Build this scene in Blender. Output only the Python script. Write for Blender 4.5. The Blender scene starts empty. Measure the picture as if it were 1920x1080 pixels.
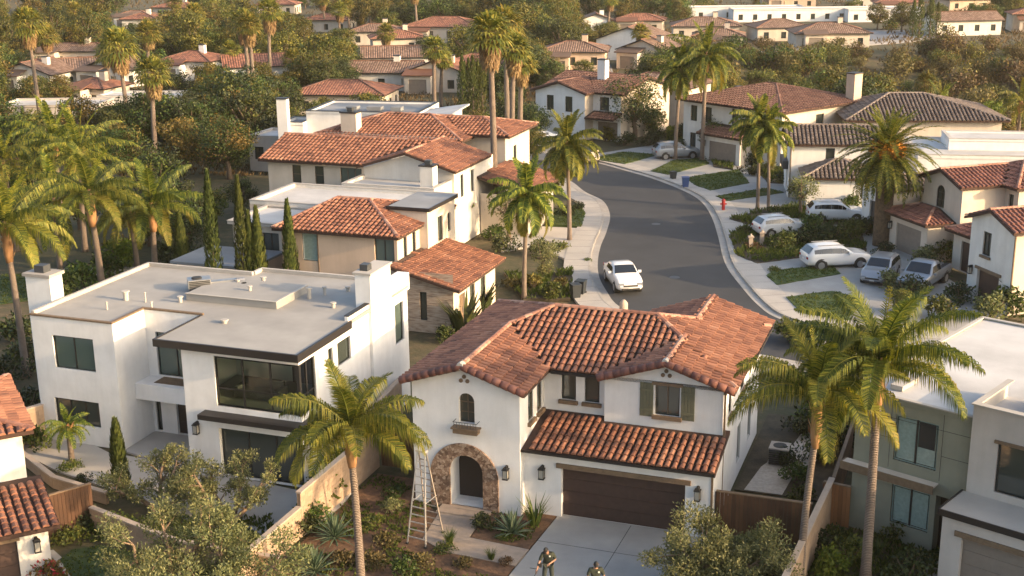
import bpy, math, random
from mathutils import Vector, Matrix, noise
from mathutils.geometry import tessellate_polygon
random.seed(7)
PI = math.pi
R = math.radians
S = bpy.context.scene
COL = bpy.data.collections.new("scene"); S.collection.children.link(COL)

# ---------------------------------------------------------------- camera
CAM_H = 23.5; FPX = 2400.0
_p = R(16.1); _r = R(0.7)
FW = Vector((0, math.cos(_p), -math.sin(_p)))
_r0 = Vector((1, 0, 0)); _u0 = _r0.cross(FW)
RT = (_r0 * math.cos(_r) - _u0 * math.sin(_r)).normalized(); UP = RT.cross(FW)
cd = bpy.data.cameras.new("camera"); cam = bpy.data.objects.new("camera", cd); COL.objects.link(cam)
cam.matrix_world = Matrix(((RT.x, UP.x, -FW.x, 0), (RT.y, UP.y, -FW.y, 0), (RT.z, UP.z, -FW.z, CAM_H), (0, 0, 0, 1)))
cd.lens = FPX / 1920 * 36; cd.sensor_width = 36; cd.clip_start = 0.5; cd.clip_end = 6000
S.camera = cam

def ray(px, py): return FW * FPX + RT * (px - 960) - UP * (py - 540)
def G(px, py, z=0.0):
    """ground point seen at a pixel of the photograph"""
    d = ray(px, py); t = (z - CAM_H) / d.z
    return Vector((d.x * t, d.y * t, z))
def ZAT(px, py, y):
    d = ray(px, py); t = y / d.y
    return CAM_H + d.z * t
def PX(x, y, z):
    v = Vector((x, y, z - CAM_H)); d = v.dot(FW)
    return 960 + FPX * v.dot(RT) / d, 540 - FPX * v.dot(UP) / d, FPX / d

# ---------------------------------------------------------------- tags
def tag(o, label=None, cat=None, group=None, kind=None):
    if label: o['label'] = label
    if cat: o['category'] = cat
    if group: o['group'] = group
    if kind: o['kind'] = kind
    return o
def empty(name, loc=(0, 0, 0), rz=0, label=None, cat=None, group=None):
    o = bpy.data.objects.new(name, None); COL.objects.link(o)
    o.location = loc; o.rotation_euler = (0, 0, rz); o.empty_display_size = .3
    return tag(o, label, cat, group)
KIDS = {}
def dup(root, loc, rz=0, sc=1, label=None, group=None, cat=None):
    r = root.copy(); COL.objects.link(r); r.location = loc; r.rotation_euler = (0, 0, rz)
    r.scale = (sc, sc, sc) if not hasattr(sc, '__len__') else sc
    if label: r['label'] = label
    if group: r['group'] = group
    if cat: r['category'] = cat
    for ch in root.children:
        c = ch.copy(); COL.objects.link(c); c.parent = r
        for g in ch.children:
            d = g.copy(); COL.objects.link(d); d.parent = c
    return r

# ---------------------------------------------------------------- mesh builder
class MB:
    def __init__(s): s.v = []; s.f = []; s.m = []; s.mi = 0
    def add(s, vs, fs):
        n = len(s.v); s.v.extend([tuple(q) for q in vs])
        for f in fs: s.f.append(tuple(n + i for i in f)); s.m.append(s.mi)
    def box(s, x0, x1, y0, y1, z0, z1, M=None):
        vs = [Vector((x, y, z)) for z in (z0, z1) for y in (y0, y1) for x in (x0, x1)]
        if M is not None: vs = [M @ q for q in vs]
        s.add(vs, [(0, 2, 3, 1), (4, 5, 7, 6), (0, 1, 5, 4), (2, 6, 7, 3), (0, 4, 6, 2), (1, 3, 7, 5)])
    def bar(s, a, b, w, h=None, up=Vector((0, 0, 1))):
        a = Vector(a); b = Vector(b); d = (b - a).normalized()
        if abs(d.dot(up)) > .98: up = Vector((0, 1, 0))
        x = d.cross(up).normalized() * w / 2; y = x.cross(d).normalized() * (h or w) / 2
        vs = [a - x - y, a + x - y, a + x + y, a - x + y, b - x - y, b + x - y, b + x + y, b - x + y]
        s.add(vs, [(0, 3, 2, 1), (4, 5, 6, 7), (0, 1, 5, 4), (1, 2, 6, 5), (2, 3, 7, 6), (3, 0, 4, 7)])
    def tube(s, pts, rad, n=8, cap=True):
        pts = [Vector(p) for p in pts]
        if not hasattr(rad, '__len__'): rad = [rad] * len(pts)
        base = len(s.v); prev = None
        for i, p in enumerate(pts):
            d = (pts[min(i + 1, len(pts) - 1)] - pts[max(i - 1, 0)]).normalized()
            if prev is None:
                x = d.cross(Vector((0, 1, 0)) if abs(d.y) < .9 else Vector((1, 0, 0))).normalized()
            else:
                x = (prev - d * prev.dot(d)).normalized()
            prev = x; y = d.cross(x)
            for k in range(n):
                a = 2 * PI * k / n
                s.v.append(tuple(p + (x * math.cos(a) + y * math.sin(a)) * rad[i]))
        for i in range(len(pts) - 1):
            for k in range(n):
                a = base + i * n + k; b = base + i * n + (k + 1) % n
                s.f.append((a, b, b + n, a + n)); s.m.append(s.mi)
        if cap:
            s.f.append(tuple(base + k for k in reversed(range(n)))); s.m.append(s.mi)
            s.f.append(tuple(base + (len(pts) - 1) * n + k for k in range(n))); s.m.append(s.mi)
    def prism(s, poly, z0, z1, M=None, bottom=True):
        n = len(poly); z0f = z0 if callable(z0) else (lambda x, y: z0); z1f = z1 if callable(z1) else (lambda x, y: z1)
        vs = [Vector((x, y, z0f(x, y))) for x, y in poly] + [Vector((x, y, z1f(x, y))) for x, y in poly]
        if M is not None: vs = [M @ q for q in vs]
        fs = [(i, (i + 1) % n, n + (i + 1) % n, n + i) for i in range(n)]
        tr = tessellate_polygon([[Vector((x, y, 0)) for x, y in poly]])
        fs += [tuple(n + i for i in t) for t in tr]
        if bottom: fs += [tuple(reversed(t)) for t in tr]
        s.add(vs, fs)
    def build(s, name, mats, parent=None, smooth=False, loc=None):
        me = bpy.data.meshes.new(name); me.from_pydata(s.v, [], s.f)
        if not isinstance(mats, (list, tuple)): mats = [mats]
        for m in mats: me.materials.append(m)
        if len(mats) > 1: me.polygons.foreach_set('material_index', s.m)
        if smooth: me.polygons.foreach_set('use_smooth', [True] * len(s.f))
        me.update()
        o = bpy.data.objects.new(name, me); COL.objects.link(o)
        if parent is not None: o.parent = parent
        if loc is not None: o.location = loc
        return o
    def orient(s):
        pass

# ---------------------------------------------------------------- materials
def newmat(name):
    m = bpy.data.materials.new(name); m.use_nodes = True
    nt = m.node_tree; b = nt.nodes['Principled BSDF']
    return m, nt, b
def nd(nt, t, **k):
    n = nt.nodes.new(t)
    for a, b in k.items(): setattr(n, a, b)
    return n
def ramp(nt, fac, stops):
    r = nd(nt, 'ShaderNodeValToRGB'); e = r.color_ramp.elements
    while len(e) > 1: e.remove(e[0])
    e[0].position = stops[0][0]; e[0].color = (*stops[0][1], 1)
    for p, c in stops[1:]:
        q = e.new(p); q.color = (*c, 1)
    nt.links.new(fac, r.inputs[0]); return r
def noi(nt, scale, detail=3, rough=.55, coord='Object', vec=None):
    n = nd(nt, 'ShaderNodeTexNoise'); n.inputs['Scale'].default_value = scale; n.inputs['Detail'].default_value = detail
    n.inputs['Roughness'].default_value = rough
    if vec is None:
        t = nd(nt, 'ShaderNodeTexCoord'); vec = t.outputs[coord]
    nt.links.new(vec, n.inputs['Vector']); return n
def simple(name, c, rough=.7, metal=0, spec=None, var=0, vscale=3, bump=0, bscale=30, coat=0, stain=0, streak=0):
    m, nt, b = newmat(name)
    b.inputs['Roughness'].default_value = rough; b.inputs['Metallic'].default_value = metal
    if spec is not None: b.inputs['Specular IOR Level'].default_value = spec
    if coat: b.inputs['Coat Weight'].default_value = coat
    if var:
        n = noi(nt, vscale, 5, .6)
        r = ramp(nt, n.outputs[0], [(.3, tuple(x * (1 - var) for x in c)), (.7, tuple(min(1, x * (1 + var * .6)) for x in c))])
        out = r.outputs[0]
        if streak:
            tc = nd(nt, 'ShaderNodeTexCoord'); mp = nd(nt, 'ShaderNodeMapping'); mp.inputs['Scale'].default_value = (2.2, 2.2, .22); nt.links.new(tc.outputs['Object'], mp.inputs[0])
            n3 = noi(nt, 1.0, 5, .65, vec=mp.outputs[0]); r3 = ramp(nt, n3.outputs[0], [(.38, (1 - streak, 1 - streak * 1.1, 1 - streak * 1.25)), (.58, (1, 1, 1))])
            m3 = nd(nt, 'ShaderNodeMix', data_type='RGBA', blend_type='MULTIPLY'); m3.inputs[0].default_value = 1
            nt.links.new(out, m3.inputs[6]); nt.links.new(r3.outputs[0], m3.inputs[7]); out = m3.outputs[2]
        if stain:
            n2 = noi(nt, vscale * .23, 4, .7)
            r2 = ramp(nt, n2.outputs[0], [(.42, (1 - stain,) * 3), (.62, (1, 1, 1))])
            mx = nd(nt, 'ShaderNodeMix', data_type='RGBA', blend_type='MULTIPLY'); mx.inputs[0].default_value = 1
            nt.links.new(out, mx.inputs[6]); nt.links.new(r2.outputs[0], mx.inputs[7]); out = mx.outputs[2]
        nt.links.new(out, b.inputs['Base Color'])
    else: b.inputs['Base Color'].default_value = (*c, 1)
    if bump:
        n = noi(nt, bscale, 4, .6); bp = nd(nt, 'ShaderNodeBump'); bp.inputs['Strength'].default_value = bump
        bp.inputs['Distance'].default_value = .02
        nt.links.new(n.outputs[0], bp.inputs['Height']); nt.links.new(bp.outputs[0], b.inputs['Normal'])
    return m
def island(name, stops, rough=.75, trans=0, tcol=None, objvar=0, nscale=0, bump=0):
    """colour varies from one loose piece (tile, leaf) to the next, and a little over the whole"""
    m, nt, b = newmat(name)
    g = nd(nt, 'ShaderNodeNewGeometry'); fac = g.outputs['Random Per Island']
    if nscale:
        n = noi(nt, nscale, 3, .6)
        mr = nd(nt, 'ShaderNodeMapRange'); mr.inputs[1].default_value = .3; mr.inputs[2].default_value = .7
        nt.links.new(n.outputs[0], mr.inputs[0])
        a = nd(nt, 'ShaderNodeMix'); a.inputs[0].default_value = .45
        nt.links.new(fac, a.inputs[2]); nt.links.new(mr.outputs[0], a.inputs[3]); fac = a.outputs[0]
    r = ramp(nt, fac, stops); out = r.outputs[0]
    if objvar:
        oi = nd(nt, 'ShaderNodeObjectInfo')
        h = nd(nt, 'ShaderNodeHueSaturation')
        m1 = nd(nt, 'ShaderNodeMapRange'); m1.inputs[3].default_value = .5 - .05 * objvar; m1.inputs[4].default_value = .5 + .028 * objvar
        m2 = nd(nt, 'ShaderNodeMapRange'); m2.inputs[3].default_value = 1 - .35 * objvar; m2.inputs[4].default_value = 1 + .4 * objvar
        wn = nd(nt, 'ShaderNodeTexWhiteNoise', noise_dimensions='1D')
        nt.links.new(oi.outputs['Random'], m1.inputs[0]); nt.links.new(oi.outputs['Random'], wn.inputs['W'])
        nt.links.new(wn.outputs['Value'], m2.inputs[0])
        nt.links.new(m1.outputs[0], h.inputs['Hue']); nt.links.new(m2.outputs[0], h.inputs['Value'])
        nt.links.new(out, h.inputs['Color']); out = h.outputs[0]
    nt.links.new(out, b.inputs['Base Color']); b.inputs['Roughness'].default_value = rough
    if trans:
        b.inputs['Specular IOR Level'].default_value = .3
        tr = nd(nt, 'ShaderNodeBsdfTranslucent'); mx = nd(nt, 'ShaderNodeMixShader'); mx.inputs[0].default_value = trans
        gm = nd(nt, 'ShaderNodeMix', data_type='RGBA', blend_type='MULTIPLY'); gm.inputs[0].default_value = 1
        gm.inputs[7].default_value = (*(tcol or (1.5, 1.6, .6)), 1)
        nt.links.new(out, gm.inputs[6]); nt.links.new(gm.outputs[2], tr.inputs[0])
        nt.links.new(b.outputs[0], mx.inputs[1]); nt.links.new(tr.outputs[0], mx.inputs[2])
        nt.links.new(mx.outputs[0], nt.nodes['Material Output'].inputs[0])
    if bump:
        n = noi(nt, 25, 3); bp = nd(nt, 'ShaderNodeBump'); bp.inputs['Strength'].default_value = bump; bp.inputs['Distance'].default_value = .02
        nt.links.new(n.outputs[0], bp.inputs['Height']); nt.links.new(bp.outputs[0], b.inputs['Normal'])
    return m

M = {}
M['white'] = simple('white_stucco', (.76, .745, .72), .9, streak=.045, var=.07, vscale=1.3, bump=.35, bscale=25, stain=.06)
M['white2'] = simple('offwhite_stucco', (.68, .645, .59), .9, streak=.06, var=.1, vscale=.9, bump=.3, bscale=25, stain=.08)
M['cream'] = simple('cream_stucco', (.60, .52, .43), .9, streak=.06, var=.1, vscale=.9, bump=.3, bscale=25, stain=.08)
M['peach'] = simple('peach_stucco', (.58, .44, .33), .9, streak=.05, var=.09, vscale=.8, bump=.3, bscale=25, stain=.08)
M['greige'] = simple('greige_stucco', (.52, .47, .42), .9, streak=.05, var=.07, vscale=1.1, bump=.3, bscale=25, stain=.06)
M['olivewall'] = simple('olive_green_stucco', (.25, .25, .19), .9, streak=.05, var=.09, vscale=1.1, bump=.3, bscale=25, stain=.08)
M['flat'] = simple('flat_roof_membrane', (.33, .315, .29), .85, var=.12, vscale=.6, bump=.2, bscale=8, stain=.16)
M['flatw'] = simple('white_roof_membrane', (.5, .49, .475), .85, var=.14, vscale=.5, bump=.2, bscale=8, stain=.2)
M['flatg'] = simple('grey_roof_membrane', (.25, .26, .27), .85, var=.14, vscale=.5, stain=.2)
M['brownmetal'] = simple('dark_brown_fascia', (.017, .014, .013), .5)
M['frame'] = simple('black_window_frame', (.018, .017, .016), .45)
M['framebrown'] = simple('bronze_window_frame', (.10, .075, .05), .55)
M['framewhite'] = simple('white_window_frame', (.6, .59, .56), .5)
M['trim'] = simple('brown_wood_trim', (.17, .115, .07), .8, var=.25, vscale=6)
M['shutter'] = simple('olive_shutter_paint', (.12, .12, .075), .7, var=.12, vscale=5)
M['gdoor'] = simple('brown_garage_door', (.055, .03, .022), .6, var=.2, vscale=4)
M['gdoortan'] = simple('tan_garage_door', (.22, .18, .145), .7, var=.1)
M['doordark'] = simple('dark_front_door', (.025, .018, .014), .5)
M['glass'] = simple('dark_window_glass', (.04, .05, .045), .05, spec=1)
M['glassg'] = simple('green_window_glass', (.07, .10, .085), .06, spec=1)
M['curtain'] = simple('glass_over_pale_curtain', (.26, .34, .31), .12, spec=.9, var=.15, vscale=8)
M['concrete'] = simple('driveway_concrete', (.33, .32, .30), .85, var=.13, vscale=.7, bump=.15, bscale=12, stain=.12)
M['walk'] = simple('sidewalk_concrete', (.42, .39, .35), .85, var=.1, vscale=.6, bump=.1, stain=.1)
M['paver'] = simple('tan_pavers', (.33, .265, .21), .85, var=.15, vscale=4, bump=.3, bscale=10, stain=.12)
M['curb'] = simple('curb_concrete', (.38, .35, .31), .85, var=.12, vscale=1.5, stain=.15)
M['asphalt'] = simple('asphalt', (.043, .046, .051), .88, streak=0, var=.16, vscale=.35, bump=.3, bscale=20, stain=.2)
M['patch'] = simple('asphalt_seam', (.03, .03, .03), .8)
M['wood'] = island('fence_boards', [(0, (.05, .024, .012)), (.5, (.09, .042, .02)), (1, (.14, .07, .032))], .85, nscale=1.2)
M['woodlight'] = island('gate_boards', [(0, (.17, .075, .03)), (1, (.26, .12, .05))], .8)
M['block'] = island('tan_block_courses', [(0, (.30, .21, .14)), (1, (.40, .29, .20))], .9, nscale=1)
M['cap'] = simple('block_wall_cap', (.40, .32, .25), .85, var=.1)
M['metal'] = simple('grey_metal', (.35, .35, .35), .45, metal=.7, var=.15)
M['darkmetal'] = simple('dark_metal', (.06, .065, .07), .5, metal=.3, var=.1)
M['alu'] = simple('ladder_aluminium', (.62, .6, .57), .35, metal=.6)
M['ladderwood'] = simple('ladder_rear_rails', (.36, .31, .26), .5, metal=.3)
M['black'] = simple('black_rubber', (.02, .02, .02), .7)
M['lampglass'] = simple('lantern_glass', (.35, .33, .28), .2)
M['mulch'] = simple('brown_mulch', (.15, .08, .042), .95, var=.4, vscale=5, bump=1, bscale=18, stain=.3)
M['soil'] = simple('garden_soil', (.075, .058, .032), .95, var=.4, vscale=1.5, bump=1, bscale=9, stain=.4)
M['lawn'] = simple('lawn_turf', (.045, .075, .016), .95, var=.3, vscale=2.5, bump=1, bscale=40)
M['lawnd'] = simple('dark_lawn_turf', (.03, .055, .012), .95, var=.3, vscale=2.5, bump=1, bscale=40)
M['gravel'] = simple('pale_gravel', (.42, .38, .33), .95, var=.2, vscale=6, bump=.8, bscale=30)
M['stone'] = None
M['bark'] = simple('grey_brown_bark', (.14, .10, .07), .95, var=.35, vscale=6, bump=.8, bscale=15)
M['olivebark'] = simple('olive_bark', (.22, .15, .095), .95, var=.35, vscale=6, bump=.8, bscale=15)

# tiles
M['tile'] = island('terracotta_tiles', [(0, (.075, .034, .023)), (.2, (.145, .060, .037)), (.5, (.235, .098, .056)), (.82, (.30, .135, .077)), (1, (.37, .20, .13))], .75, nscale=.9)
M['tilered'] = island('deep_red_tiles', [(0, (.085, .036, .028)), (.3, (.145, .057, .042)), (.75, (.205, .085, .06)), (1, (.27, .125, .09))], .8, nscale=.9)
M['tilegrey'] = island('grey_brown_tiles', [(0, (.075, .055, .045)), (.5, (.13, .10, .085)), (1, (.2, .16, .135))], .85, nscale=.9)
M['tilebrown'] = island('brown_tiles', [(0, (.08, .04, .03)), (.5, (.15, .072, .05)), (1, (.22, .12, .085))], .85, nscale=.9)
M['deck'] = simple('roof_underlay', (.05, .026, .018), .95)
M['ridge'] = island('mortared_ridge_tiles', [(0, (.20, .085, .055)), (.5, (.30, .14, .09)), (1, (.40, .24, .17))], .8)
M['ridgegrey'] = island('grey_ridge_tiles', [(0, (.13, .10, .08)), (1, (.24, .19, .16))], .85)
def tile_shader(name, c1, c2, c3):
    m, nt, b = newmat(name)
    uv = nd(nt, 'ShaderNodeUVMap'); sep = nd(nt, 'ShaderNodeSeparateXYZ'); nt.links.new(uv.outputs[0], sep.inputs[0])
    def mth(op, a, bv=None):
        q = nd(nt, 'ShaderNodeMath', operation=op)
        for i, x in enumerate((a, bv)):
            if x is None: continue
            if isinstance(x, (int, float)): q.inputs[i].default_value = x
            else: nt.links.new(x, q.inputs[i])
        return q.outputs[0]
    u = mth('DIVIDE', sep.outputs[0], .36); v = mth('DIVIDE', sep.outputs[1], .42)
    cb = nd(nt, 'ShaderNodeCombineXYZ'); nt.links.new(mth('FLOOR', u), cb.inputs[0]); nt.links.new(mth('FLOOR', v), cb.inputs[1])
    wn = nd(nt, 'ShaderNodeTexWhiteNoise', noise_dimensions='2D'); nt.links.new(cb.outputs[0], wn.inputs[0])
    n = noi(nt, .35, 4, .6)
    mx = mth('ADD', mth('MULTIPLY', wn.outputs[0], .5), mth('MULTIPLY', n.outputs[0], .55))
    r = ramp(nt, mx, [(.2, c1), (.55, c2), (.85, c3)])
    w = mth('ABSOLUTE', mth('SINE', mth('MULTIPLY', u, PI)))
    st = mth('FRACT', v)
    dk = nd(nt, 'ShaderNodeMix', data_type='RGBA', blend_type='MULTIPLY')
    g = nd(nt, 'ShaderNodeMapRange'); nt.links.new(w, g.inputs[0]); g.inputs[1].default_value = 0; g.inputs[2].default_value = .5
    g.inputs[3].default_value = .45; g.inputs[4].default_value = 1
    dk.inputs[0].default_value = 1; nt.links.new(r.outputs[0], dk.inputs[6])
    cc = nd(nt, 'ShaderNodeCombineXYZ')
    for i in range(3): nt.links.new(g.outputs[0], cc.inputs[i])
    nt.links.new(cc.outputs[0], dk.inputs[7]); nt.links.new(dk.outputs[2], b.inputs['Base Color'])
    bp = nd(nt, 'ShaderNodeBump'); bp.inputs['Strength'].default_value = .8; bp.inputs['Distance'].default_value = .1
    nt.links.new(mth('ADD', w, mth('MULTIPLY', st, .4)), bp.inputs['Height']); nt.links.new(bp.outputs[0], b.inputs['Normal'])
    b.inputs['Roughness'].default_value = .85
    return m
M['ftile'] = tile_shader('distant_terracotta_roof', (.13, .055, .036), (.27, .105, .06), (.36, .17, .10))
M['ftileb'] = tile_shader('distant_brown_roof', (.11, .065, .045), (.20, .12, .08), (.28, .19, .14))

# ---- stone veneer
m, nt, b = newmat('stone_veneer')
tc = nd(nt, 'ShaderNodeTexCoord'); vo = nd(nt, 'ShaderNodeTexVoronoi'); vo.inputs['Scale'].default_value = 9
nt.links.new(tc.outputs['Object'], vo.inputs['Vector'])
sp = nd(nt, 'ShaderNodeSeparateColor'); nt.links.new(vo.outputs['Color'], sp.inputs[0])
r = ramp(nt, sp.outputs[0], [(0, (.12, .07, .045)), (.5, (.26, .17, .115)), (1, (.4, .3, .22))])
vd = nd(nt, 'ShaderNodeTexVoronoi', feature='DISTANCE_TO_EDGE'); vd.inputs['Scale'].default_value = 9
nt.links.new(tc.outputs['Object'], vd.inputs['Vector'])
r2 = ramp(nt, vd.outputs['Distance'], [(0, (.5, .45, .4)), (.07, (1, 1, 1))])
mx = nd(nt, 'ShaderNodeMix', data_type='RGBA', blend_type='MULTIPLY'); mx.inputs[0].default_value = 1
nt.links.new(r.outputs[0], mx.inputs[6]); nt.links.new(r2.outputs[0], mx.inputs[7]); nt.links.new(mx.outputs[2], b.inputs['Base Color'])
bp = nd(nt, 'ShaderNodeBump'); bp.inputs['Distance'].default_value = .04; nt.links.new(r2.outputs[0], bp.inputs['Height']); nt.links.new(bp.outputs[0], b.inputs['Normal'])
b.inputs['Roughness'].default_value = .9; M['stone'] = m
# ledger stone on the peach house
m, nt, b = newmat('ledger_stone')
tc = nd(nt, 'ShaderNodeTexCoord'); mp = nd(nt, 'ShaderNodeMapping'); mp.inputs['Scale'].default_value = (1, 1, 7)
nt.links.new(tc.outputs['Object'], mp.inputs[0]); n = noi(nt, 1.6, 4, .6, vec=mp.outputs[0])
r = ramp(nt, n.outputs[0], [(.3, (.20, .13, .085)), (.5, (.42, .31, .22)), (.7, (.52, .42, .32))])
nt.links.new(r.outputs[0], b.inputs['Base Color']); bp = nd(nt, 'ShaderNodeBump'); bp.inputs['Distance'].default_value = .05
nt.links.new(n.outputs[0], bp.inputs['Height']); nt.links.new(bp.outputs[0], b.inputs['Normal']); b.inputs['Roughness'].default_value = .9
M['ledger'] = m
# real see-through glass for the corner window
m, nt, b = newmat('clear_window_glass')
gl = nd(nt, 'ShaderNodeBsdfGlossy'); gl.inputs['Roughness'].default_value = .02
tp = nd(nt, 'ShaderNodeBsdfTransparent'); tp.inputs[0].default_value = (.74, .86, .8, 1)
fr = nd(nt, 'ShaderNodeFresnel'); fr.inputs[0].default_value = 1.5
mx = nd(nt, 'ShaderNodeMixShader'); nt.links.new(fr.outputs[0], mx.inputs[0]); nt.links.new(tp.outputs[0], mx.inputs[1]); nt.links.new(gl.outputs[0], mx.inputs[2])
nt.links.new(mx.outputs[0], nt.nodes['Material Output'].inputs[0]); M['clear'] = m

# leaves
def leafmat(name, a, b_, c, trans=.35, tcol=None, ov=1, ns=0): return island(name, [(0, a), (.5, b_), (1, c)], .6, trans, tcol, ov, ns)
M['palm'] = leafmat('palm_fronds', (.032, .055, .010), (.10, .135, .02), (.27, .26, .038), .42, (1.6, 1.5, .5), .5)
M['palmold'] = leafmat('yellowing_palm_fronds', (.12, .14, .02), (.20, .20, .028), (.29, .24, .05), .4, (1.4, 1.2, .5), .3)
M['fan'] = leafmat('fan_palm_leaves', (.05, .07, .014), (.13, .14, .026), (.25, .21, .045), .35, (1.6, 1.4, .5), .5)
M['skirt'] = leafmat('dead_palm_skirt', (.12, .07, .03), (.24, .15, .065), (.36, .25, .11), .2, (1.2, 1, .6), .3)
M['cypress'] = leafmat('cypress_foliage', (.022, .035, .008), (.045, .065, .014), (.085, .10, .02), .15, None, .5)
M['oliveleaf'] = leafmat('olive_foliage', (.06, .075, .034), (.135, .15, .066), (.25, .25, .105), .3, (1.3, 1.3, .6), .4)
M['green'] = leafmat('green_foliage', (.016, .034, .008), (.048, .078, .015), (.115, .135, .026), .2, None, 1)
M['gold'] = leafmat('golden_foliage', (.035, .038, .009), (.095, .09, .018), (.20, .165, .032), .25, (1.5, 1.3, .5), .8)
M['dark'] = leafmat('dark_foliage', (.010, .019, .007), (.026, .04, .012), (.06, .078, .02), .12, None, .8)
M['bright'] = leafmat('bright_foliage', (.05, .08, .012), (.10, .14, .02), (.18, .2, .03), .35, None, .4)
M['scrub'] = leafmat('dry_scrub', (.045, .04, .016), (.10, .08, .028), (.17, .13, .05), .2, (1.2, 1, .6), 1)
M['agave'] = leafmat('agave_leaves', (.045, .08, .05), (.09, .13, .08), (.17, .21, .13), .1, None, .3)
M['redflower'] = leafmat('red_flowers', (.25, .02, .03), (.4, .04, .05), (.5, .09, .09), .2, (1, .6, .6), .2)
M['dates'] = leafmat('orange_date_bunches', (.4, .15, .02), (.6, .25, .03), (.7, .35, .06), .2, (1, .8, .4), .1)
M['grass'] = leafmat('grass_blades', (.03, .05, .010), (.06, .09, .016), (.11, .13, .03), .3, None, .3)
def palmbark(name, c1, c2):
    m, nt, b = newmat(name)
    tc = nd(nt, 'ShaderNodeTexCoord'); w = nd(nt, 'ShaderNodeTexWave', wave_type='BANDS', bands_direction='Z')
    w.inputs['Scale'].default_value = 5; w.inputs['Distortion'].default_value = 2.5; w.inputs['Detail'].default_value = 3
    nt.links.new(tc.outputs['Object'], w.inputs[0])
    n = noi(nt, 3, 4); a = nd(nt, 'ShaderNodeMix'); a.inputs[0].default_value = .6
    nt.links.new(w.outputs[1], a.inputs[2]); nt.links.new(n.outputs[0], a.inputs[3])
    r = ramp(nt, a.outputs[0], [(.2, c1), (.75, c2)]); nt.links.new(r.outputs[0], b.inputs['Base Color'])
    bp = nd(nt, 'ShaderNodeBump'); bp.inputs['Distance'].default_value = .04; nt.links.new(w.outputs[1], bp.inputs['Height']); nt.links.new(bp.outputs[0], b.inputs['Normal'])
    b.inputs['Roughness'].default_value = .9; return m
M['palmtrunk'] = palmbark('ringed_palm_trunk', (.15, .11, .085), (.30, .235, .185))
M['datetrunk'] = simple('date_palm_trunk', (.13, .085, .05), .95, var=.5, vscale=5, bump=1, bscale=9)
M['palmboot'] = island('palm_leaf_boots', [(0, (.18, .085, .035)), (.5, (.34, .17, .07)), (1, (.46, .27, .13))], .8)
M['carwhite'] = simple('white_car_paint', (.68, .68, .68), .25, coat=.6)
M['carsilver'] = simple('silver_car_paint', (.30, .32, .35), .3, metal=.4, coat=.6)
M['carcream'] = simple('cream_van_paint', (.5, .42, .30), .35, coat=.4)
M['carglass'] = simple('car_glass', (.012, .015, .018), .05, spec=.9)
M['tyre'] = simple('tyre_rubber', (.02, .02, .02), .85)
M['rim'] = simple('alloy_rim', (.4, .4, .42), .35, metal=.7)
M['lightred'] = simple('tail_light_lens', (.3, .02, .02), .2)
M['lightw'] = simple('headlight_lens', (.22, .24, .27), .1, spec=.9)
M['skin'] = simple('skin', (.36, .19, .12), .6)
M['uniform'] = simple('dark_olive_shirt', (.028, .034, .022), .9)
M['trousers'] = simple('dark_green_trousers', (.035, .043, .035), .9)
M['hair'] = simple('black_cap', (.012, .012, .013), .8)
M['patchw'] = simple('pale_badge', (.6, .6, .52), .7)
M['blue'] = simple('blue_bin_plastic', (.03, .07, .2), .5)
M['red'] = simple('red_paint', (.35, .02, .02), .4)
M['bindark'] = simple('dark_bin_plastic', (.02, .025, .03), .5)
M['sofa'] = simple('dark_upholstery', (.05, .045, .04), .9)
M['interior'] = simple('interior_plaster', (.5, .5, .46), .9)
M['carpet'] = simple('interior_floor', (.28, .25, .2), .9)
# ---------------------------------------------------------------- houses
def rect(s, z, w, h): return [(s, z), (s + w, z), (s + w, z + h), (s, z + h)]
def arch(s, z, w, h, n=10):
    r = w / 2
    return [(s, z), (s + w, z)] + [(s + r + r * math.cos(PI * k / n), z + h - r + r * math.sin(PI * k / n)) for k in range(n + 1)]
def halftile_pts(r, n):
    return [(math.cos(PI * k / n) * r, math.sin(PI * k / n) * r * .8) for k in range(n + 1)]

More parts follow.
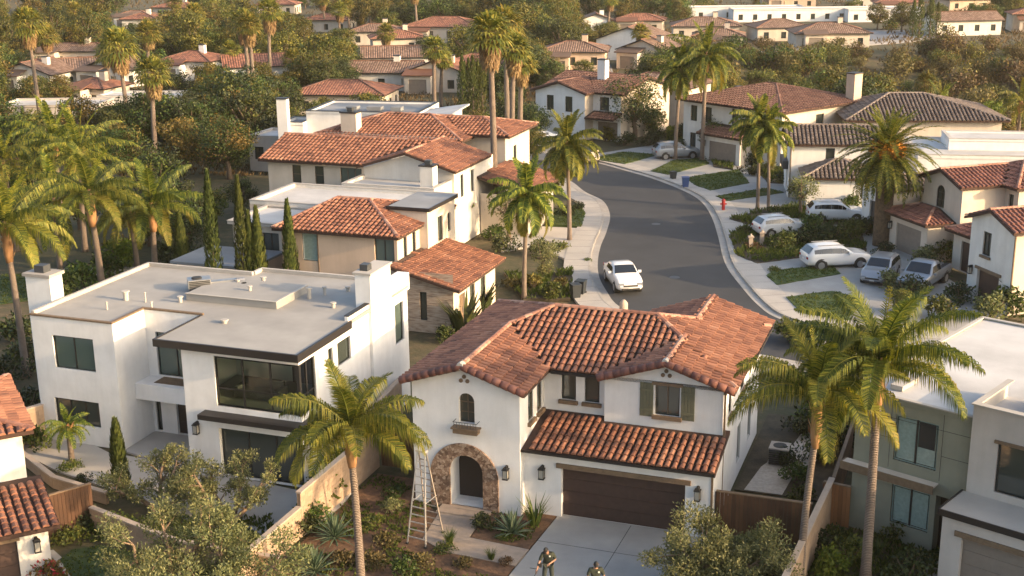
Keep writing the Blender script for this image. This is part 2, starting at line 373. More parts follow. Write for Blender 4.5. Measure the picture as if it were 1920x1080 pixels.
class House:
    """local frame: x along the facade, y to the back, z up; walls, roofs, openings become parts of one root"""
    def __init__(s, name, label, o, deg, cat='house', group=None):
        s.root = empty(name, (o[0], o[1], o[2] if len(o) > 2 else 0), -R(deg), label, cat, group)
        s.walls = {}; s.prisms = []; s.n = 0
    def wm(s, mat):
        if mat not in s.walls: s.walls[mat] = MB()
        return s.walls[mat]
    def mb(s, name, mat, fn, parent=None, smooth=False):
        b = MB(); fn(b); return b.build(name, mat, parent or s.root, smooth)
    def part(s, name, mat, boxes, parent=None):
        b = MB()
        for q in boxes: b.box(*q)
        return b.build(name, mat, parent or s.root)
    # -- walls with real openings
    def wall(s, p0, p1, z0, z1, opens=(), top=(), mat='white', depth=.15, z0r=None):
        p0 = Vector(p0); p1 = Vector(p1); d = (p1 - p0); L = d.length; d.normalize(); n = Vector((d.y, -d.x))
        T = lambda sx, z, o=0: Vector((p0.x + d.x * sx + n.x * o, p0.y + d.y * sx + n.y * o, z))
        outer = [(0, z0), (L, z0 if z0r is None else z0r), (L, z1)] + list(top) + [(0, z1)]
        opens = [(o[0], min(max(o[1], .02), L - .04), max(o[2], z0 + .02), min(o[3], L - o[1] - .02)) + tuple(o[4:]) for o in opens]
        loops = [outer]
        for op in opens:
            k = op[0]
            loops.append(arch(*op[1:5]) if k.startswith('arch') else rect(*op[1:5]))
        tr = tessellate_polygon([[Vector((a, b, 0)) for a, b in lp] for lp in loops])
        flat = [q for lp in loops for q in lp]; b = s.wm(mat)
        b.add([T(a, z) for a, z in flat], tr)
        for op, lp in zip(opens, loops[1:]):
            dp = op[5].get('depth', depth) if len(op) > 5 else depth
            m = len(lp); b.add([T(a, z) for a, z in lp] + [T(a, z, -dp) for a, z in lp], [(i, (i + 1) % m, m + (i + 1) % m, m + i) for i in range(m)])
            s.opening(op, lp, T, dp)
        return T
    def ring(s, b, T, lp, w, d0, d1):
        cx = sum(q[0] for q in lp) / len(lp); cz = sum(q[1] for q in lp) / len(lp)
        xs = [q[0] for q in lp]; zs = [q[1] for q in lp]; W = max(xs) - min(xs); Hh = max(zs) - min(zs)
        mx = (max(xs) + min(xs)) / 2; mz = (max(zs) + min(zs)) / 2
        inn = [(mx + (x - mx) * (1 - 2 * w / W), mz + (z - mz) * (1 - 2 * w / Hh)) for x, z in lp]
        m = len(lp); vs = [T(*q, d0) for q in lp] + [T(*q, d0) for q in inn] + [T(*q, d1) for q in inn] + [T(*q, d1) for q in lp]
        fs = []
        for i in range(m):
            j = (i + 1) % m
            fs += [(i, j, m + j, m + i), (m + i, m + j, 2 * m + j, 2 * m + i), (3 * m + i, i, j, 3 * m + j)]
        b.add(vs, fs)
    def opening(s, op, lp, T, dp):
        k, sx, z, w, h = op[:5]; o = op[5] if len(op) > 5 else {}
        if k == 'void': return
        fm = M[o.get('frame', 'frame')]; fw = o.get('fw', .06)
        tb = lambda bb, a0, a1, z0, z1, d0, d1: bb.add([T(a, zz, dd) for zz in (z0, z1) for dd in (d0, d1) for a in (a0, a1)],
                [(0, 1, 3, 2), (4, 6, 7, 5), (0, 4, 5, 1), (2, 3, 7, 6), (0, 2, 6, 4), (1, 5, 7, 3)])
        if 'garage' in k:
            b = MB(); n = o.get('rows', 4); hh = h / n
            for i in range(n): tb(b, sx, sx + w, z + i * hh + .008, z + (i + 1) * hh - .008, -dp - .04, -dp + .02)
            tb(b, sx, sx + w, z, z + h, -dp - .06, -dp + .0)
            b.build('garage_door', M[o.get('mat', 'gdoor')], s.root)
        elif 'door' in k:
            b = MB()
            if 'arch' in k:
                m = len(lp); b.add([T(a, zz, -dp + .01) for a, zz in lp], tessellate_polygon([[Vector((a, zz, 0)) for a, zz in lp]]))
            else:
                tb(b, sx, sx + w, z, z + h, -dp - .05, -dp + .01)
                if o.get('panels', True):
                    for i in range(3): tb(b, sx + .14, sx + w - .14, z + .15 + i * (h - .2) / 3, z + (i + 1) * (h - .2) / 3, -dp, -dp + .025)
            dr = b.build('door', M[o.get('mat', 'doordark')], s.root)
            hb = MB(); tb(hb, sx + w - .16, sx + w - .11, z + .9, z + 1.15, -dp, -dp + .07); hb.build('handle', M['metal'], dr)
        else:
            b = MB(); s.ring(b, T, lp, fw, -dp + .0, -dp + .07)
            nv = o.get('nv', 1); nh = o.get('nh', 0)
            for i in range(nv):
                a = sx + w * (i + 1) / (nv + 1); tb(b, a - fw * .45, a + fw * .45, z + fw * .6, z + h - fw * .6, -dp + .0, -dp + .055)
            for i, hf in enumerate(o.get('hz') or [(q + 1) / (nh + 1) for q in range(nh)]):
                a = z + h * hf; tb(b, sx + fw * .6, sx + w - fw * .6, a - fw * .4, a + fw * .4, -dp + .003, -dp + .052)
            win = b.build('window', fm, s.root)
            pb = MB(); pb.add([T(a, zz, -dp + .02) for a, zz in lp], tessellate_polygon([[Vector((a, zz, 0)) for a, zz in lp]]))
            pb.build('pane', M[o.get('glass', 'glass')], win)
            if o.get('sill'):
                e = .1; sb = MB(); tb(sb, sx - e, sx + w + e, z - .16, z - .002, -.05, .14); sb.build('sill', M[o.get('sillm', 'trim')], win)
            if o.get('lintel'):
                e = .12; sb = MB(); tb(sb, sx - e, sx + w + e, z + h + .002, z + h + .12, -.05, .08); sb.build('lintel', M['trim'], win)
            if o.get('shutters'):
                for a in (sx - .62, sx + w + .06):
                    sb = MB()
                    for q in range(4): tb(sb, a + q * .14, a + q * .14 + .13, z - .1, z + h + .05, .005, .05)
                    for zz in (z + .12, z + h - .3): tb(sb, a, a + .55, zz, zz + .1, .045, .075)
                    sb.build('shutter', M[o.get('shutm', 'shutter')], s.root)
    # -- plain block, optional openings per side: f(ront) r(ight) b(ack) l(eft)
    def block(s, u0, u1, v0, v1, z0, z1, mat='white', f=(), r=(), b=(), l=(), sides='frbl'):
        if 'f' in sides: s.wall((u0, v0), (u1, v0), z0, z1, f, mat=mat)
        if 'r' in sides: s.wall((u1, v0), (u1, v1), z0, z1, r, mat=mat)
        if 'b' in sides: s.wall((u1, v1), (u0, v1), z0, z1, b, mat=mat)
        if 'l' in sides: s.wall((u0, v1), (u0, v0), z0, z1, l, mat=mat)
    def flat(s, u0, u1, v0, v1, z, mat='flat', par=.25, parm='white', t=.25, cap='brownmetal', cur=None):
        """membrane a little below the parapet, parapet and metal coping"""
        s.n += 1; e = s.n * .0015
        s.part('flat_roof', M[mat], [(u0 + .1, u1 - .1, v0 + .1, v1 - .1, z - .12 + e, z + e)])
        w = s.wm(parm)
        for q in ((u0, u1, v0, v0 + t), (u0, u1, v1 - t, v1), (u0, u0 + t, v0 + t, v1 - t), (u1 - t, u1, v0 + t, v1 - t)):
            w.box(*q, z - .1, z + par)
        c = []; g = .03
        for q in ((u0 - g, u1 + g, v0 - g, v0 + t + g), (u0 - g, u1 + g, v1 - t - g, v1 + g), (u0 - g, u0 + t + g, v0 + t + g, v1 - t - g), (u1 - t - g, u1 + g, v0 + t + g, v1 - t - g)):
            c.append((*q, z + par, z + par + .05))
        s.part('parapet_coping', M[cap], c)
    def chimney(s, u0, u1, v0, v1, z0, z1, mat='white', capm='brownmetal', pot=True):
        c = s.part('chimney', M[mat], [(u0, u1, v0, v1, z0, z1)])
        s.part('chimney_cap', M[capm], [(u0 - .08, u1 + .08, v0 - .08, v1 + .08, z1, z1 + .1)], c)
        if pot:
            m = .5 * (u0 + u1); k = .5 * (v0 + v1); s.part('flue', M['darkmetal'], [(m - .22, m + .22, k - .2, k + .2, z1 + .1, z1 + .42)], c)
    # -- roofs: each prism = footprint + planes; z = min over planes
    def prism(s, foot, planes, ridges=(), over=True):
        """planes: list of (a,b,c): z=a+b*x+c*y ; foot: convex polygon"""
        s.prisms.append(dict(foot=foot, planes=planes, ridges=ridges)); return s
    def hip(s, u0, u1, v0, v1, z, sl, rx0=None, rx1=None, axis='u'):
        if axis == 'u':
            h = (v1 - v0) / 2; zt = z + sl * h; vm = (v0 + v1) / 2; rx0 = h if rx0 is None else rx0; rx1 = h if rx1 is None else rx1
            pl = [(z - sl * v0, 0, sl), (z + sl * v1, 0, -sl)]
            if rx0: pl.append((z - (zt - z) / rx0 * u0, (zt - z) / rx0, 0))
            if rx1: pl.append((z + (zt - z) / rx1 * u1, -(zt - z) / rx1, 0))
            A = (u0 + rx0, vm, zt); B = (u1 - rx1, vm, zt); rd = [(A, B)]
            if rx0: rd += [((u0, v0, z), A), ((u0, v1, z), A)]
            if rx1: rd += [((u1, v0, z), B), ((u1, v1, z), B)]
        else:
            h = (u1 - u0) / 2; zt = z + sl * h; um = (u0 + u1) / 2; rx0 = h if rx0 is None else rx0; rx1 = h if rx1 is None else rx1
            pl = [(z - sl * u0, sl, 0), (z + sl * u1, -sl, 0)]
            if rx0: pl.append((z - (zt - z) / rx0 * v0, 0, (zt - z) / rx0))
            if rx1: pl.append((z + (zt - z) / rx1 * v1, 0, -(zt - z) / rx1))
            A = (um, v0 + rx0, zt); B = (um, v1 - rx1, zt); rd = [(A, B)]
            if rx0: rd += [((u0, v0, z), A), ((u1, v0, z), A)]
            if rx1: rd += [((u0, v1, z), B), ((u1, v1, z), B)]
        s.prism([(u0, v0), (u1, v0), (u1, v1), (u0, v1)], pl, rd)
    def shed(s, u0, u1, v0, v1, z, b=0, c=0):
        """single slope; z at (u0,v0)"""
        s.prism([(u0, v0), (u1, v0), (u1, v1), (u0, v1)], [(z - b * u0 - c * v0, b, c)])
    def zpr(s, p, x, y):
        f = p['foot']; n = len(f)
        for i in range(n):
            x0, y0 = f[i]; x1, y1 = f[(i + 1) % n]
            if (x1 - x0) * (y - y0) - (y1 - y0) * (x - x0) < -1e-4: return -1e9
        return min(a + b * x + c * y for a, b, c in p['planes'])
    def roofs(s, mat='tile', ridge='ridge', tiles=True, cw=.30, cl=.40, seg=4, name='roof'):
        """deck + (near houses) every barrel tile as geometry"""
        for i, p in enumerate(s.prisms):
            # deck polygons by clipping the footprint with plane comparisons
            dk = MB(); uvs = []
            polys = []
            for k, (a, b, c) in enumerate(p['planes']):
                poly = list(p['foot'])
                for j, (a2, b2, c2) in enumerate(p['planes']):
                    if j == k: continue
                    g = lambda q: (a2 + b2 * q[0] + c2 * q[1]) - (a + b * q[0] + c * q[1])
                    out = []
                    for m in range(len(poly)):
                        P, Q = poly[m], poly[(m + 1) % len(poly)]; gp, gq = g(P), g(Q)
                        if gp >= -1e-7: out.append(P)
                        if (gp > 1e-7 and gq < -1e-7) or (gp < -1e-7 and gq > 1e-7):
                            t = gp / (gp - gq); out.append((P[0] + (Q[0] - P[0]) * t, P[1] + (Q[1] - P[1]) * t))
                    poly = out
                    if len(poly) < 3: break
                polys.append(poly)
                if len(poly) < 3: continue
                off = -.004 * i
                gl = math.hypot(b, c) or 1; dx, dy = -b / gl, -c / gl   # downslope
                ax, ay = -dy, dx; cs = math.sqrt(1 + gl * gl if (b or c) else 1)
                n = len(poly)
                top = [(x, y, a + b * x + c * y + off) for x, y in poly]; bot = [(x, y, z - .16) for x, y, z in top]
                base = len(dk.v); dk.mi = 0
                dk.v += top + bot
                dk.f.append(tuple(base + q for q in range(n))); dk.m.append(0)
                dk.f.append(tuple(base + n + q for q in reversed(range(n)))); dk.m.append(1)
                for q in range(n):
                    r_ = (q + 1) % n; dk.f.append((base + n + q, base + n + r_, base + r_, base + q)); dk.m.append(1)
                for q in range(n): uvs.append((poly[q][0] * ax + poly[q][1] * ay, (poly[q][0] * dx + poly[q][1] * dy) * cs))
                uvs += [(0, 0)] * n
            deckm = [M['deck'], M['deck']] if tiles else [M[mat], M['brownmetal']]
            o = dk.build(name, deckm, s.root); uvl = o.data.uv_layers.new(name='UVMap')
            for lp in o.data.loops: uvl.data[lp.index].uv = uvs[lp.vertex_index]
            if not tiles: 
                rb = MB()
                for A, B in p['ridges']:
                    A = Vector(A); B = Vector(B)
                    if (B - A).length < .2: continue
                    N = max(2, int((B - A).length / .8))
                    for q in range(N):
                        P = A.lerp(B, q / N); Q = A.lerp(B, (q + 1) / N); m_ = (P + Q) / 2
                        if any(s.zpr(o2, m_.x, m_.y) > m_.z + .03 for j, o2 in enumerate(s.prisms) if j != i): continue
                        rb.bar(P + Vector((0, 0, .02)), Q + Vector((0, 0, .02)), .22, .14)
                if rb.v: rb.build('ridge_tiles', M[ridge], o)
                continue
            tb = MB(); rnd = random.Random(i * 7 + 3)
            for k, (a, b, c) in enumerate(p['planes']):
                poly = polys[k]
                if len(poly) < 3: continue
                gl = math.hypot(b, c); dx, dy = (-b / gl, -c / gl) if gl else (0, -1); ax, ay = -dy, dx
                cs = math.sqrt(1 + gl * gl)
                S0 = [x * ax + y * ay for x, y in poly]; T0 = [x * dx + y * dy for x, y in poly]
                N = Vector((-b, -c, 1)).normalized(); D = Vector((dx, dy, b * dx + c * dy)).normalized(); A = Vector((ax, ay, 0))
                hp = halftile_pts(1, seg); stp = cl / cs
                ncol = int((max(S0) - min(S0)) / cw) + 1; nrow = int((max(T0) - min(T0)) / stp) + 1
                cw2 = (max(S0) - min(S0)) / ncol
                area = sum(poly[q][0] * poly[(q + 1) % len(poly)][1] - poly[(q + 1) % len(poly)][0] * poly[q][1] for q in range(len(poly)))
                sg = 1 if area > 0 else -1
                def inside(x, y):
                    for q in range(len(poly)):
                        x0, y0 = poly[q]; x1, y1 = poly[(q + 1) % len(poly)]
                        if sg * ((x1 - x0) * (y - y0) - (y1 - y0) * (x - x0)) < -1e-6: return False
                    return True
                for ci in range(ncol):
                    sc = min(S0) + cw2 * (ci + .5); jit = rnd.uniform(-.03, .03)
                    for ri in range(nrow):
                        t1 = max(T0) + .05 - ri * stp + jit; tc_ = t1 - stp / 2   # t1 = lower end
                        x = sc * ax + tc_ * dx; y = sc * ay + tc_ * dy
                        if not inside(x, y): continue
                        z = a + b * x + c * y; skip = False
                        for j, o2 in enumerate(s.prisms):
                            if j == i: continue
                            z2 = s.zpr(o2, x, y)
                            if z2 > z + .015 or (abs(z2 - z) <= .015 and j < i): skip = True; break
                        if skip: continue
                        lo = Vector((sc * ax + t1 * dx, sc * ay + t1 * dy, 0)); lo.z = a + b * lo.x + c * lo.y
                        up = lo - D * (cl * 1.12)
                        w0 = cw2 * .40 + rnd.uniform(-.008, .008); w1 = cw2 * .33; sk = rnd.uniform(-.012, .012)
                        vs = []
                        for hx, hz in hp: vs.append(lo + A * (hx * w0 + sk) + N * (hz * w0 * 1.05 + .045))
                        for hx, hz in hp: vs.append(up + A * (hx * w1) + N * (hz * w1 + .01))
                        m_ = seg + 1
                        fs = [(q, q + 1, m_ + q + 1, m_ + q) for q in range(seg)]
                        vs.append(lo + N * .03); fs.append(tuple(range(m_)))
                        tb.add(vs[:-1], fs)
            if tb.v: tb.build('tiles', M[mat], o)
            rb = MB()
            for P0, P1 in p['ridges']:
                P0 = Vector(P0); P1 = Vector(P1); L = (P1 - P0).length
                if L < .2: continue
                nn = max(1, int(L / .38)); D = (P1 - P0) / L
                A = D.cross(Vector((0, 0, 1))).normalized(); N = A.cross(D)
                for q in range(nn):
                    a_ = P0 + D * (L * q / nn); b_ = P0 + D * (L * (q + 1) / nn + .05); m_ = (a_ + b_) / 2
                    if any(s.zpr(o2, m_.x, m_.y) > m_.z + .05 for j, o2 in enumerate(s.prisms) if j != i): continue
                    E = lambda x, y: max(s.zpr(o2, x, y) for o2 in s.prisms)
                    if all(abs(k_) < 50 for k_ in (E(m_.x + A.x * .35, m_.y + A.y * .35), E(m_.x - A.x * .35, m_.y - A.y * .35))) and m_.z - .5 * (E(m_.x + A.x * .35, m_.y + A.y * .35) + E(m_.x - A.x * .35, m_.y - A.y * .35)) < .025: continue
                    vs = [a_ + A * (hx * .14) + N * (hz * .14 + .045) for hx, hz in halftile_pts(1, 4)] + [b_ + A * (hx * .125) + N * (hz * .125 + .045) for hx, hz in halftile_pts(1, 4)]
                    rb.add(vs, [(h, h + 1, 6 + h, 5 + h) for h in range(4)] + [(0, 1, 2, 3, 4)])
            if rb.v: rb.build('ridge_tiles', M[ridge], o)
    def done(s):
        for k, b in s.walls.items():
            if b.v: b.build('wall', M[k], s.root)

def lantern(H, T_or_loc, facing=0, parent=None):
    """wall lantern: bracket, cage, roof; local position on the house wall"""
    x, y, z = T_or_loc
    b = MB(); b.box(x - .06, x + .06, y - .03, y, z - .12, z + .3)
    b.box(x - .03, x + .03, y - .18, y, z + .28, z + .32)
    b.box(x - .13, x + .13, y - .31, y - .05, z + .18, z + .22); b.box(x - .08, x + .08, y - .26, y - .1, z + .22, z + .28)
    b.box(x - .12, x + .12, y - .30, y - .06, z - .24, z - .2)
    for sx in (-.11, .09):
        for sy in (-.29, -.09): b.box(x + sx, x + sx + .02, y + sy, y + sy + .02, z - .2, z + .18)
    o = b.build('wall_lantern', M['black'], H.root)
    g = MB(); g.box(x - .085, x + .085, y - .265, y - .095, z - .19, z + .17); g.build('lantern_glass', M['lampglass'], o)
def vents(H, u, v, z):
    """three round clay attic vents"""
    for du, dz in ((0, .11), (-.14, -.07), (.14, -.07)):
        b = MB(); b.tube([(u + du, v - .05, z + dz), (u + du, v + .05, z + dz)], .085, 10); b.build('attic_vent', M['trim'], H.root)
def downspout(H, u, v, z0, z1):
    b = MB(); b.box(u - .04, u + .04, v - .1, v - .02, z0, z1); b.box(u - .06, u + .06, v - .12, v - .0, z1 - .15, z1); b.build('downspout', M['trim'], H.root)
# ---------------------------------------------------------------- vegetation
HIDE = []
def leafquad(b, p, d, n, L, W):
    """a pointed leaf: 4 corners"""
    x = d.cross(n)
    if x.length < 1e-4: x = Vector((1, 0, 0))
    x = x.normalized() * W / 2
    b.add([p, p + d * L * .5 + x, p + d * L, p + d * L * .5 - x], [(0, 1, 2, 3)])
def rdir(r):
    z = r.uniform(-1, 1); a = r.uniform(0, 2 * PI); q = math.sqrt(1 - z * z); return Vector((q * math.cos(a), q * math.sin(a), z))

def frond(b, r, base, az, e0, L, bend, nl=34, ll=.75, lw=.05, droop=.9, twist=0, vlift=.35):
    seg = 12; p = Vector(base); pts = [p.copy()]; dirs = []
    for i in range(seg):
        t = (i + .5) / seg; e = e0 - bend * t ** 1.3
        d = Vector((math.cos(az) * math.cos(e), math.sin(az) * math.cos(e), math.sin(e))); dirs.append(d)
        p = p + d * L / seg; pts.append(p.copy())
    b.tube(pts, [.045 * (1 - .85 * i / seg) for i in range(seg + 1)], 4, cap=False)
    side0 = Vector((-math.sin(az), math.cos(az), 0))
    for k in range(nl):
        t = .1 + .9 * (k + r.uniform(0, .8)) / nl; i = min(seg - 1, int(t * seg)); f = t * seg - i
        q = pts[i].lerp(pts[min(i + 1, seg)], min(f, 1)); d = dirs[i]; up = side0.cross(d) * -1
        if up.z < 0 and abs(d.z) < .9: up = -up
        prof = (math.sin(PI * min(1, (t * .86 + .12))) ** .6) * ll
        for sd in (-1, 1):
            l = prof * r.uniform(.8, 1.1)
            out = (side0 * sd * 1.0 + d * (.45 + .5 * t) + up * r.uniform(-.05, vlift)).normalized()
            dn = Vector((0, 0, -1)); mid = q + out * l * .5; tip = mid + (out * (1 - droop * .6) + dn * droop * r.uniform(.7, 1.2)).normalized() * l * .55
            w = out.cross(up).normalized() * lw if False else d * lw
            b.add([q - w * .3, q + w * .3, mid + w * .5, mid - w * .5, tip], [(0, 1, 2, 3), (3, 2, 4)])

def pinnate(name, seed, h, L=3.0, n=18, shaft=1.0, tr=.16, nl=34, lw=.095, ll=.75, lean=.15, boots=False, old=4, cat='palm', spear=True, dates=False, low=-.35, ell=1.25, dr=.95, bend=1.25):
    r = random.Random(seed); root = empty(name)
    lx, ly = lean * math.cos(seed * 1.7), lean * math.sin(seed * 1.7)
    N = 10; pts = [(lx * (i / N) ** 2 * h * .3, ly * (i / N) ** 2 * h * .3, h * i / N - .1) for i in range(N + 1)]
    if boots: rad = [tr * 1.1] * (N + 1)
    else: rad = [tr * (1.35 if i == 0 else 1.05 - .03 * i) for i in range(N + 1)]
    b = MB(); b.tube(pts, rad, 12); b.build('trunk', M['datetrunk' if dates else 'palmtrunk'], root, True)
    top = Vector(pts[-1])
    b = MB(); sh = [top + Vector((0, 0, shaft * t)) for t in (-.25, 0, .25, .5, .8, 1.0)]
    b.tube(sh, [tr * .9, tr * 1.25, tr * 1.35, tr * 1.15, tr * .8, tr * .5], 10)
    for k in range(14):
        a = k * 2.4; z = top.z - .2 + shaft * .9 * k / 14; 
        p = Vector((top.x + math.cos(a) * tr * 1.15, top.y + math.sin(a) * tr * 1.15, z)); leafquad(b, p, Vector((math.cos(a) * .35, math.sin(a) * .35, 1)).normalized(), Vector((math.cos(a), math.sin(a), 0)), .5, .16)
    b.build('crownshaft', M['palmboot'], root, True)
    c = top + Vector((0, 0, shaft * .85)); g = MB(); y = MB()
    for k in range(n):
        t = k / n; az = k * 2.39996 + r.uniform(-.25, .25); e = ell - (ell - low) * t ** .8 + r.uniform(-.1, .1)
        if t < .12: frond(g, r, c, az, min(1.35, ell + .1), L * .85, .6 + r.uniform(0, .3), nl, ll * .6, lw, .3)
        else: frond(y if (k >= n - old) else g, r, c - Vector((0, 0, .2 * t)), az, e, L * r.uniform(.88, 1.08), bend + .5 * t + r.uniform(-.2, .2), nl, ll, lw, dr)
    g.build('fronds', M['palm'], root); 
    if y.v: y.build('fronds', M['palmold'], root)
    if spear:
        s_ = MB()
        for k in range(2): frond(s_, r, c, r.uniform(0, 6), 1.45, L * (.7 if ell > 1.1 else .4), .12, 22, .3, lw, .2)
        s_.build('spear_leaf', M['palmold'], root)
    if dates:
        d = MB()
        for k in range(1100):
            a = r.uniform(0, 2 * PI); q = r.uniform(.4, 1.25); p = c + Vector((math.cos(a) * q, math.sin(a) * q, r.uniform(-.5, .75) * (1.2 - q * .4)))
            leafquad(d, p, rdir(r), rdir(r), .26, .13)
        d.build('date_bunches', M['dates'], root)
    return root

def fanpalm(name, seed, h, Rc=1.5, n=42, skirt=1.8, tr=.2):
    r = random.Random(seed); root = empty(name); N = 8
    lx = r.uniform(-.4, .4)
    pts = [(lx * (i / N) ** 2, 0, h * i / N - .1) for i in range(N + 1)]
    b = MB(); b.tube(pts, [tr * (1.4 - .5 * i / N) for i in range(N + 1)], 8); b.build('trunk', M['palmtrunk'], root, True)
    c = Vector(pts[-1])
    def fan(b, p, d, L, W, nb=9, dr=.3):
        x = d.cross(Vector((0, 0, 1)))
        x = x.normalized() if x.length > .01 else Vector((1, 0, 0)); u = x.cross(d)
        pet = L * .45; hub = p + d * pet; b.bar(p, hub, .03)
        for k in range(nb):
            a = (k / (nb - 1) - .5) * 2.6; v = (d * math.cos(a) + x * math.sin(a)).normalized(); fold = u * (.06 * (k % 2))
            l = L * .6 * (1 - .25 * abs(a) / 1.3); w = (x * math.cos(a) - d * math.sin(a)) * W
            m_ = hub + v * l * .6 + fold; t = hub + v * l - Vector((0, 0, dr * l * r.uniform(.5, 1.2)))
            b.add([hub, m_ + w * .5, t, m_ - w * .5], [(0, 1, 2, 3)])
    g = MB()
    for k in range(n):
        t = k / n; az = k * 2.4 + r.uniform(-.2, .2); e = 1.45 - 2.0 * t ** .9
        d = Vector((math.cos(az) * math.cos(e), math.sin(az) * math.cos(e), math.sin(e))); fan(g, c, d, Rc * r.uniform(.85, 1.1), .22, 9, .35)
    g.build('fronds', M['fan'], root)
    s_ = MB()
    for k in range(int(60 * skirt)):
        z = -r.uniform(.1, skirt); az = r.uniform(0, 2 * PI); q = .55 * (1 - .35 * (-z / skirt)) * Rc
        d = Vector((math.cos(az) * .45, math.sin(az) * .45, -1)).normalized(); p = c + Vector((math.cos(az) * tr * .6, math.sin(az) * tr * .6, z + .5))
        fan(s_, p, d, q * 1.5, .16, 5, .2)
    s_.build('dead_frond_skirt', M['skirt'], root)
    return root

def limbs(b, r, base, tips, r0, sag=.0):
    for t in tips:
        a = Vector(base); c = Vector(t); m_ = a.lerp(c, .5) + Vector((r.uniform(-.12, .12), r.uniform(-.12, .12), r.uniform(0, .15))) * (c - a).length
        b.tube([a, a.lerp(m_, .5) , m_, c], [r0, r0 * .8, r0 * .6, r0 * .2], 6, cap=False)

def broad(name, seed, h, w, mat='green', nc=26, nl=70, ls=.34, trunk=.35, cr=.22, low=.25, bark='bark', mat2=None, shape=1.0, frac=.3, lw=.62):
    """tree: trunk and limbs to leaf clumps spread unevenly through the crown"""
    r = random.Random(seed); root = empty(name)
    tb = MB(); hb = h * trunk; tb.tube([(0, 0, -.2), (.05, 0, hb * .5), (r.uniform(-.2, .2), r.uniform(-.2, .2), hb)], [w * .035 + .07, w * .027 + .05, w * .022 + .04], 8)
    cl = []; gr = [MB(), MB()]
    cz = h * (low + (1 - low) / 2); rz = h * (1 - low) / 2
    lobes = [(r.uniform(0, 2 * PI), r.uniform(.0, .9), r.uniform(.75, 1.15)) for _ in range(5)]
    for k in range(nc):
        d = rdir(r); q = r.uniform(.25, 1) ** .55
        lob = 1 + sum((.16 * math.cos(math.atan2(d.y, d.x) * (2 + j) + lo[0])) * lo[1] for j, lo in enumerate(lobes[:3]))
        p = Vector((d.x * w / 2 * q * lob * .85, d.y * w / 2 * q * lob * .85, cz + d.z * rz * .86 * q * (1 if d.z > 0 else shape)))
        cl.append((p, w * cr * r.uniform(.65, 1.2)))
    limbs(tb, r, (0, 0, hb * .95), [p for p, _ in cl[::2]], w * .018 + .03)
    tb.build('trunk', M[bark], root, True)
    for i, (p, cr_) in enumerate(cl):
        b = gr[1 if (mat2 and r.random() < frac) else 0]
        for k in range(nl):
            d = rdir(r); q = r.uniform(.35, 1) ** .5
            pp = p + Vector((d.x, d.y, d.z * .75)) * cr_ * q
            n = (d + rdir(r) * .7).normalized(); t = n.cross(rdir(r)).normalized()
            L = ls * r.uniform(.6, 1.3); leafquad(b, pp - t * L / 2, t, n, L, L * lw)
    gr[0].build('crown', M[mat], root)
    if gr[1].v: gr[1].build('crown', M[mat2], root)
    return root

def cypress(name, seed, h, w, n=2600):
    r = random.Random(seed); root = empty(name); b = MB(); b.tube([(0, 0, -.1), (0, 0, h * .5)], [.12, .05], 6); b.build('trunk', M['bark'], root)
    g = MB()
    for k in range(n):
        t = r.random() ** .85; z = .15 + t * (h - .2); a = r.uniform(0, 2 * PI)
        rr = w / 2 * (min(1, .55 + t * 3) * (1 - t ** 2.6)) * (1 + .12 * math.sin(a * 3 + z * 2)) * r.uniform(.7, 1.04) + .02
        p = Vector((math.cos(a) * rr, math.sin(a) * rr, z)); d = Vector((math.cos(a) * .3, math.sin(a) * .3, 1)).normalized()
        leafquad(g, p, d, Vector((math.cos(a), math.sin(a), .2)) + rdir(r) * .4, r.uniform(.18, .38), .1)
    g.build('crown', M['cypress'], root); return root

def shrub(name, seed, h, w, mat='green', n=700, ls=.16, mat2=None):
    r = random.Random(seed); root = empty(name); b = MB()
    for k in range(7): 
        a = r.uniform(0, 2 * PI); b.tube([(0, 0, 0), (math.cos(a) * w * .2, math.sin(a) * w * .2, h * .6)], [.03, .012], 4)
    b.build('stems', M['bark'], root)
    g = MB(); g2 = MB(); lobes = [(rdir(r), r.uniform(.35, .6)) for _ in range(9)]
    for k in range(n):
        c, q = lobes[r.randrange(9)]; d = rdir(r) * q * r.uniform(.5, 1)
        p = Vector((c.x * .5 + d.x, c.y * .5 + d.y, abs(c.z) * .55 + d.z * .6 + .25)); p = Vector((p.x * w / 2, p.y * w / 2, max(.03, p.z * h * .8)))
        n_ = rdir(r); L = ls * r.uniform(.6, 1.3); leafquad(g2 if (mat2 and k % 4 == 0) else g, p, n_, rdir(r), L, L * .5)
    g.build('foliage', M[mat], root)
    if g2.v: g2.build('flowers' if mat2 == 'redflower' else 'foliage', M[mat2], root)
    return root

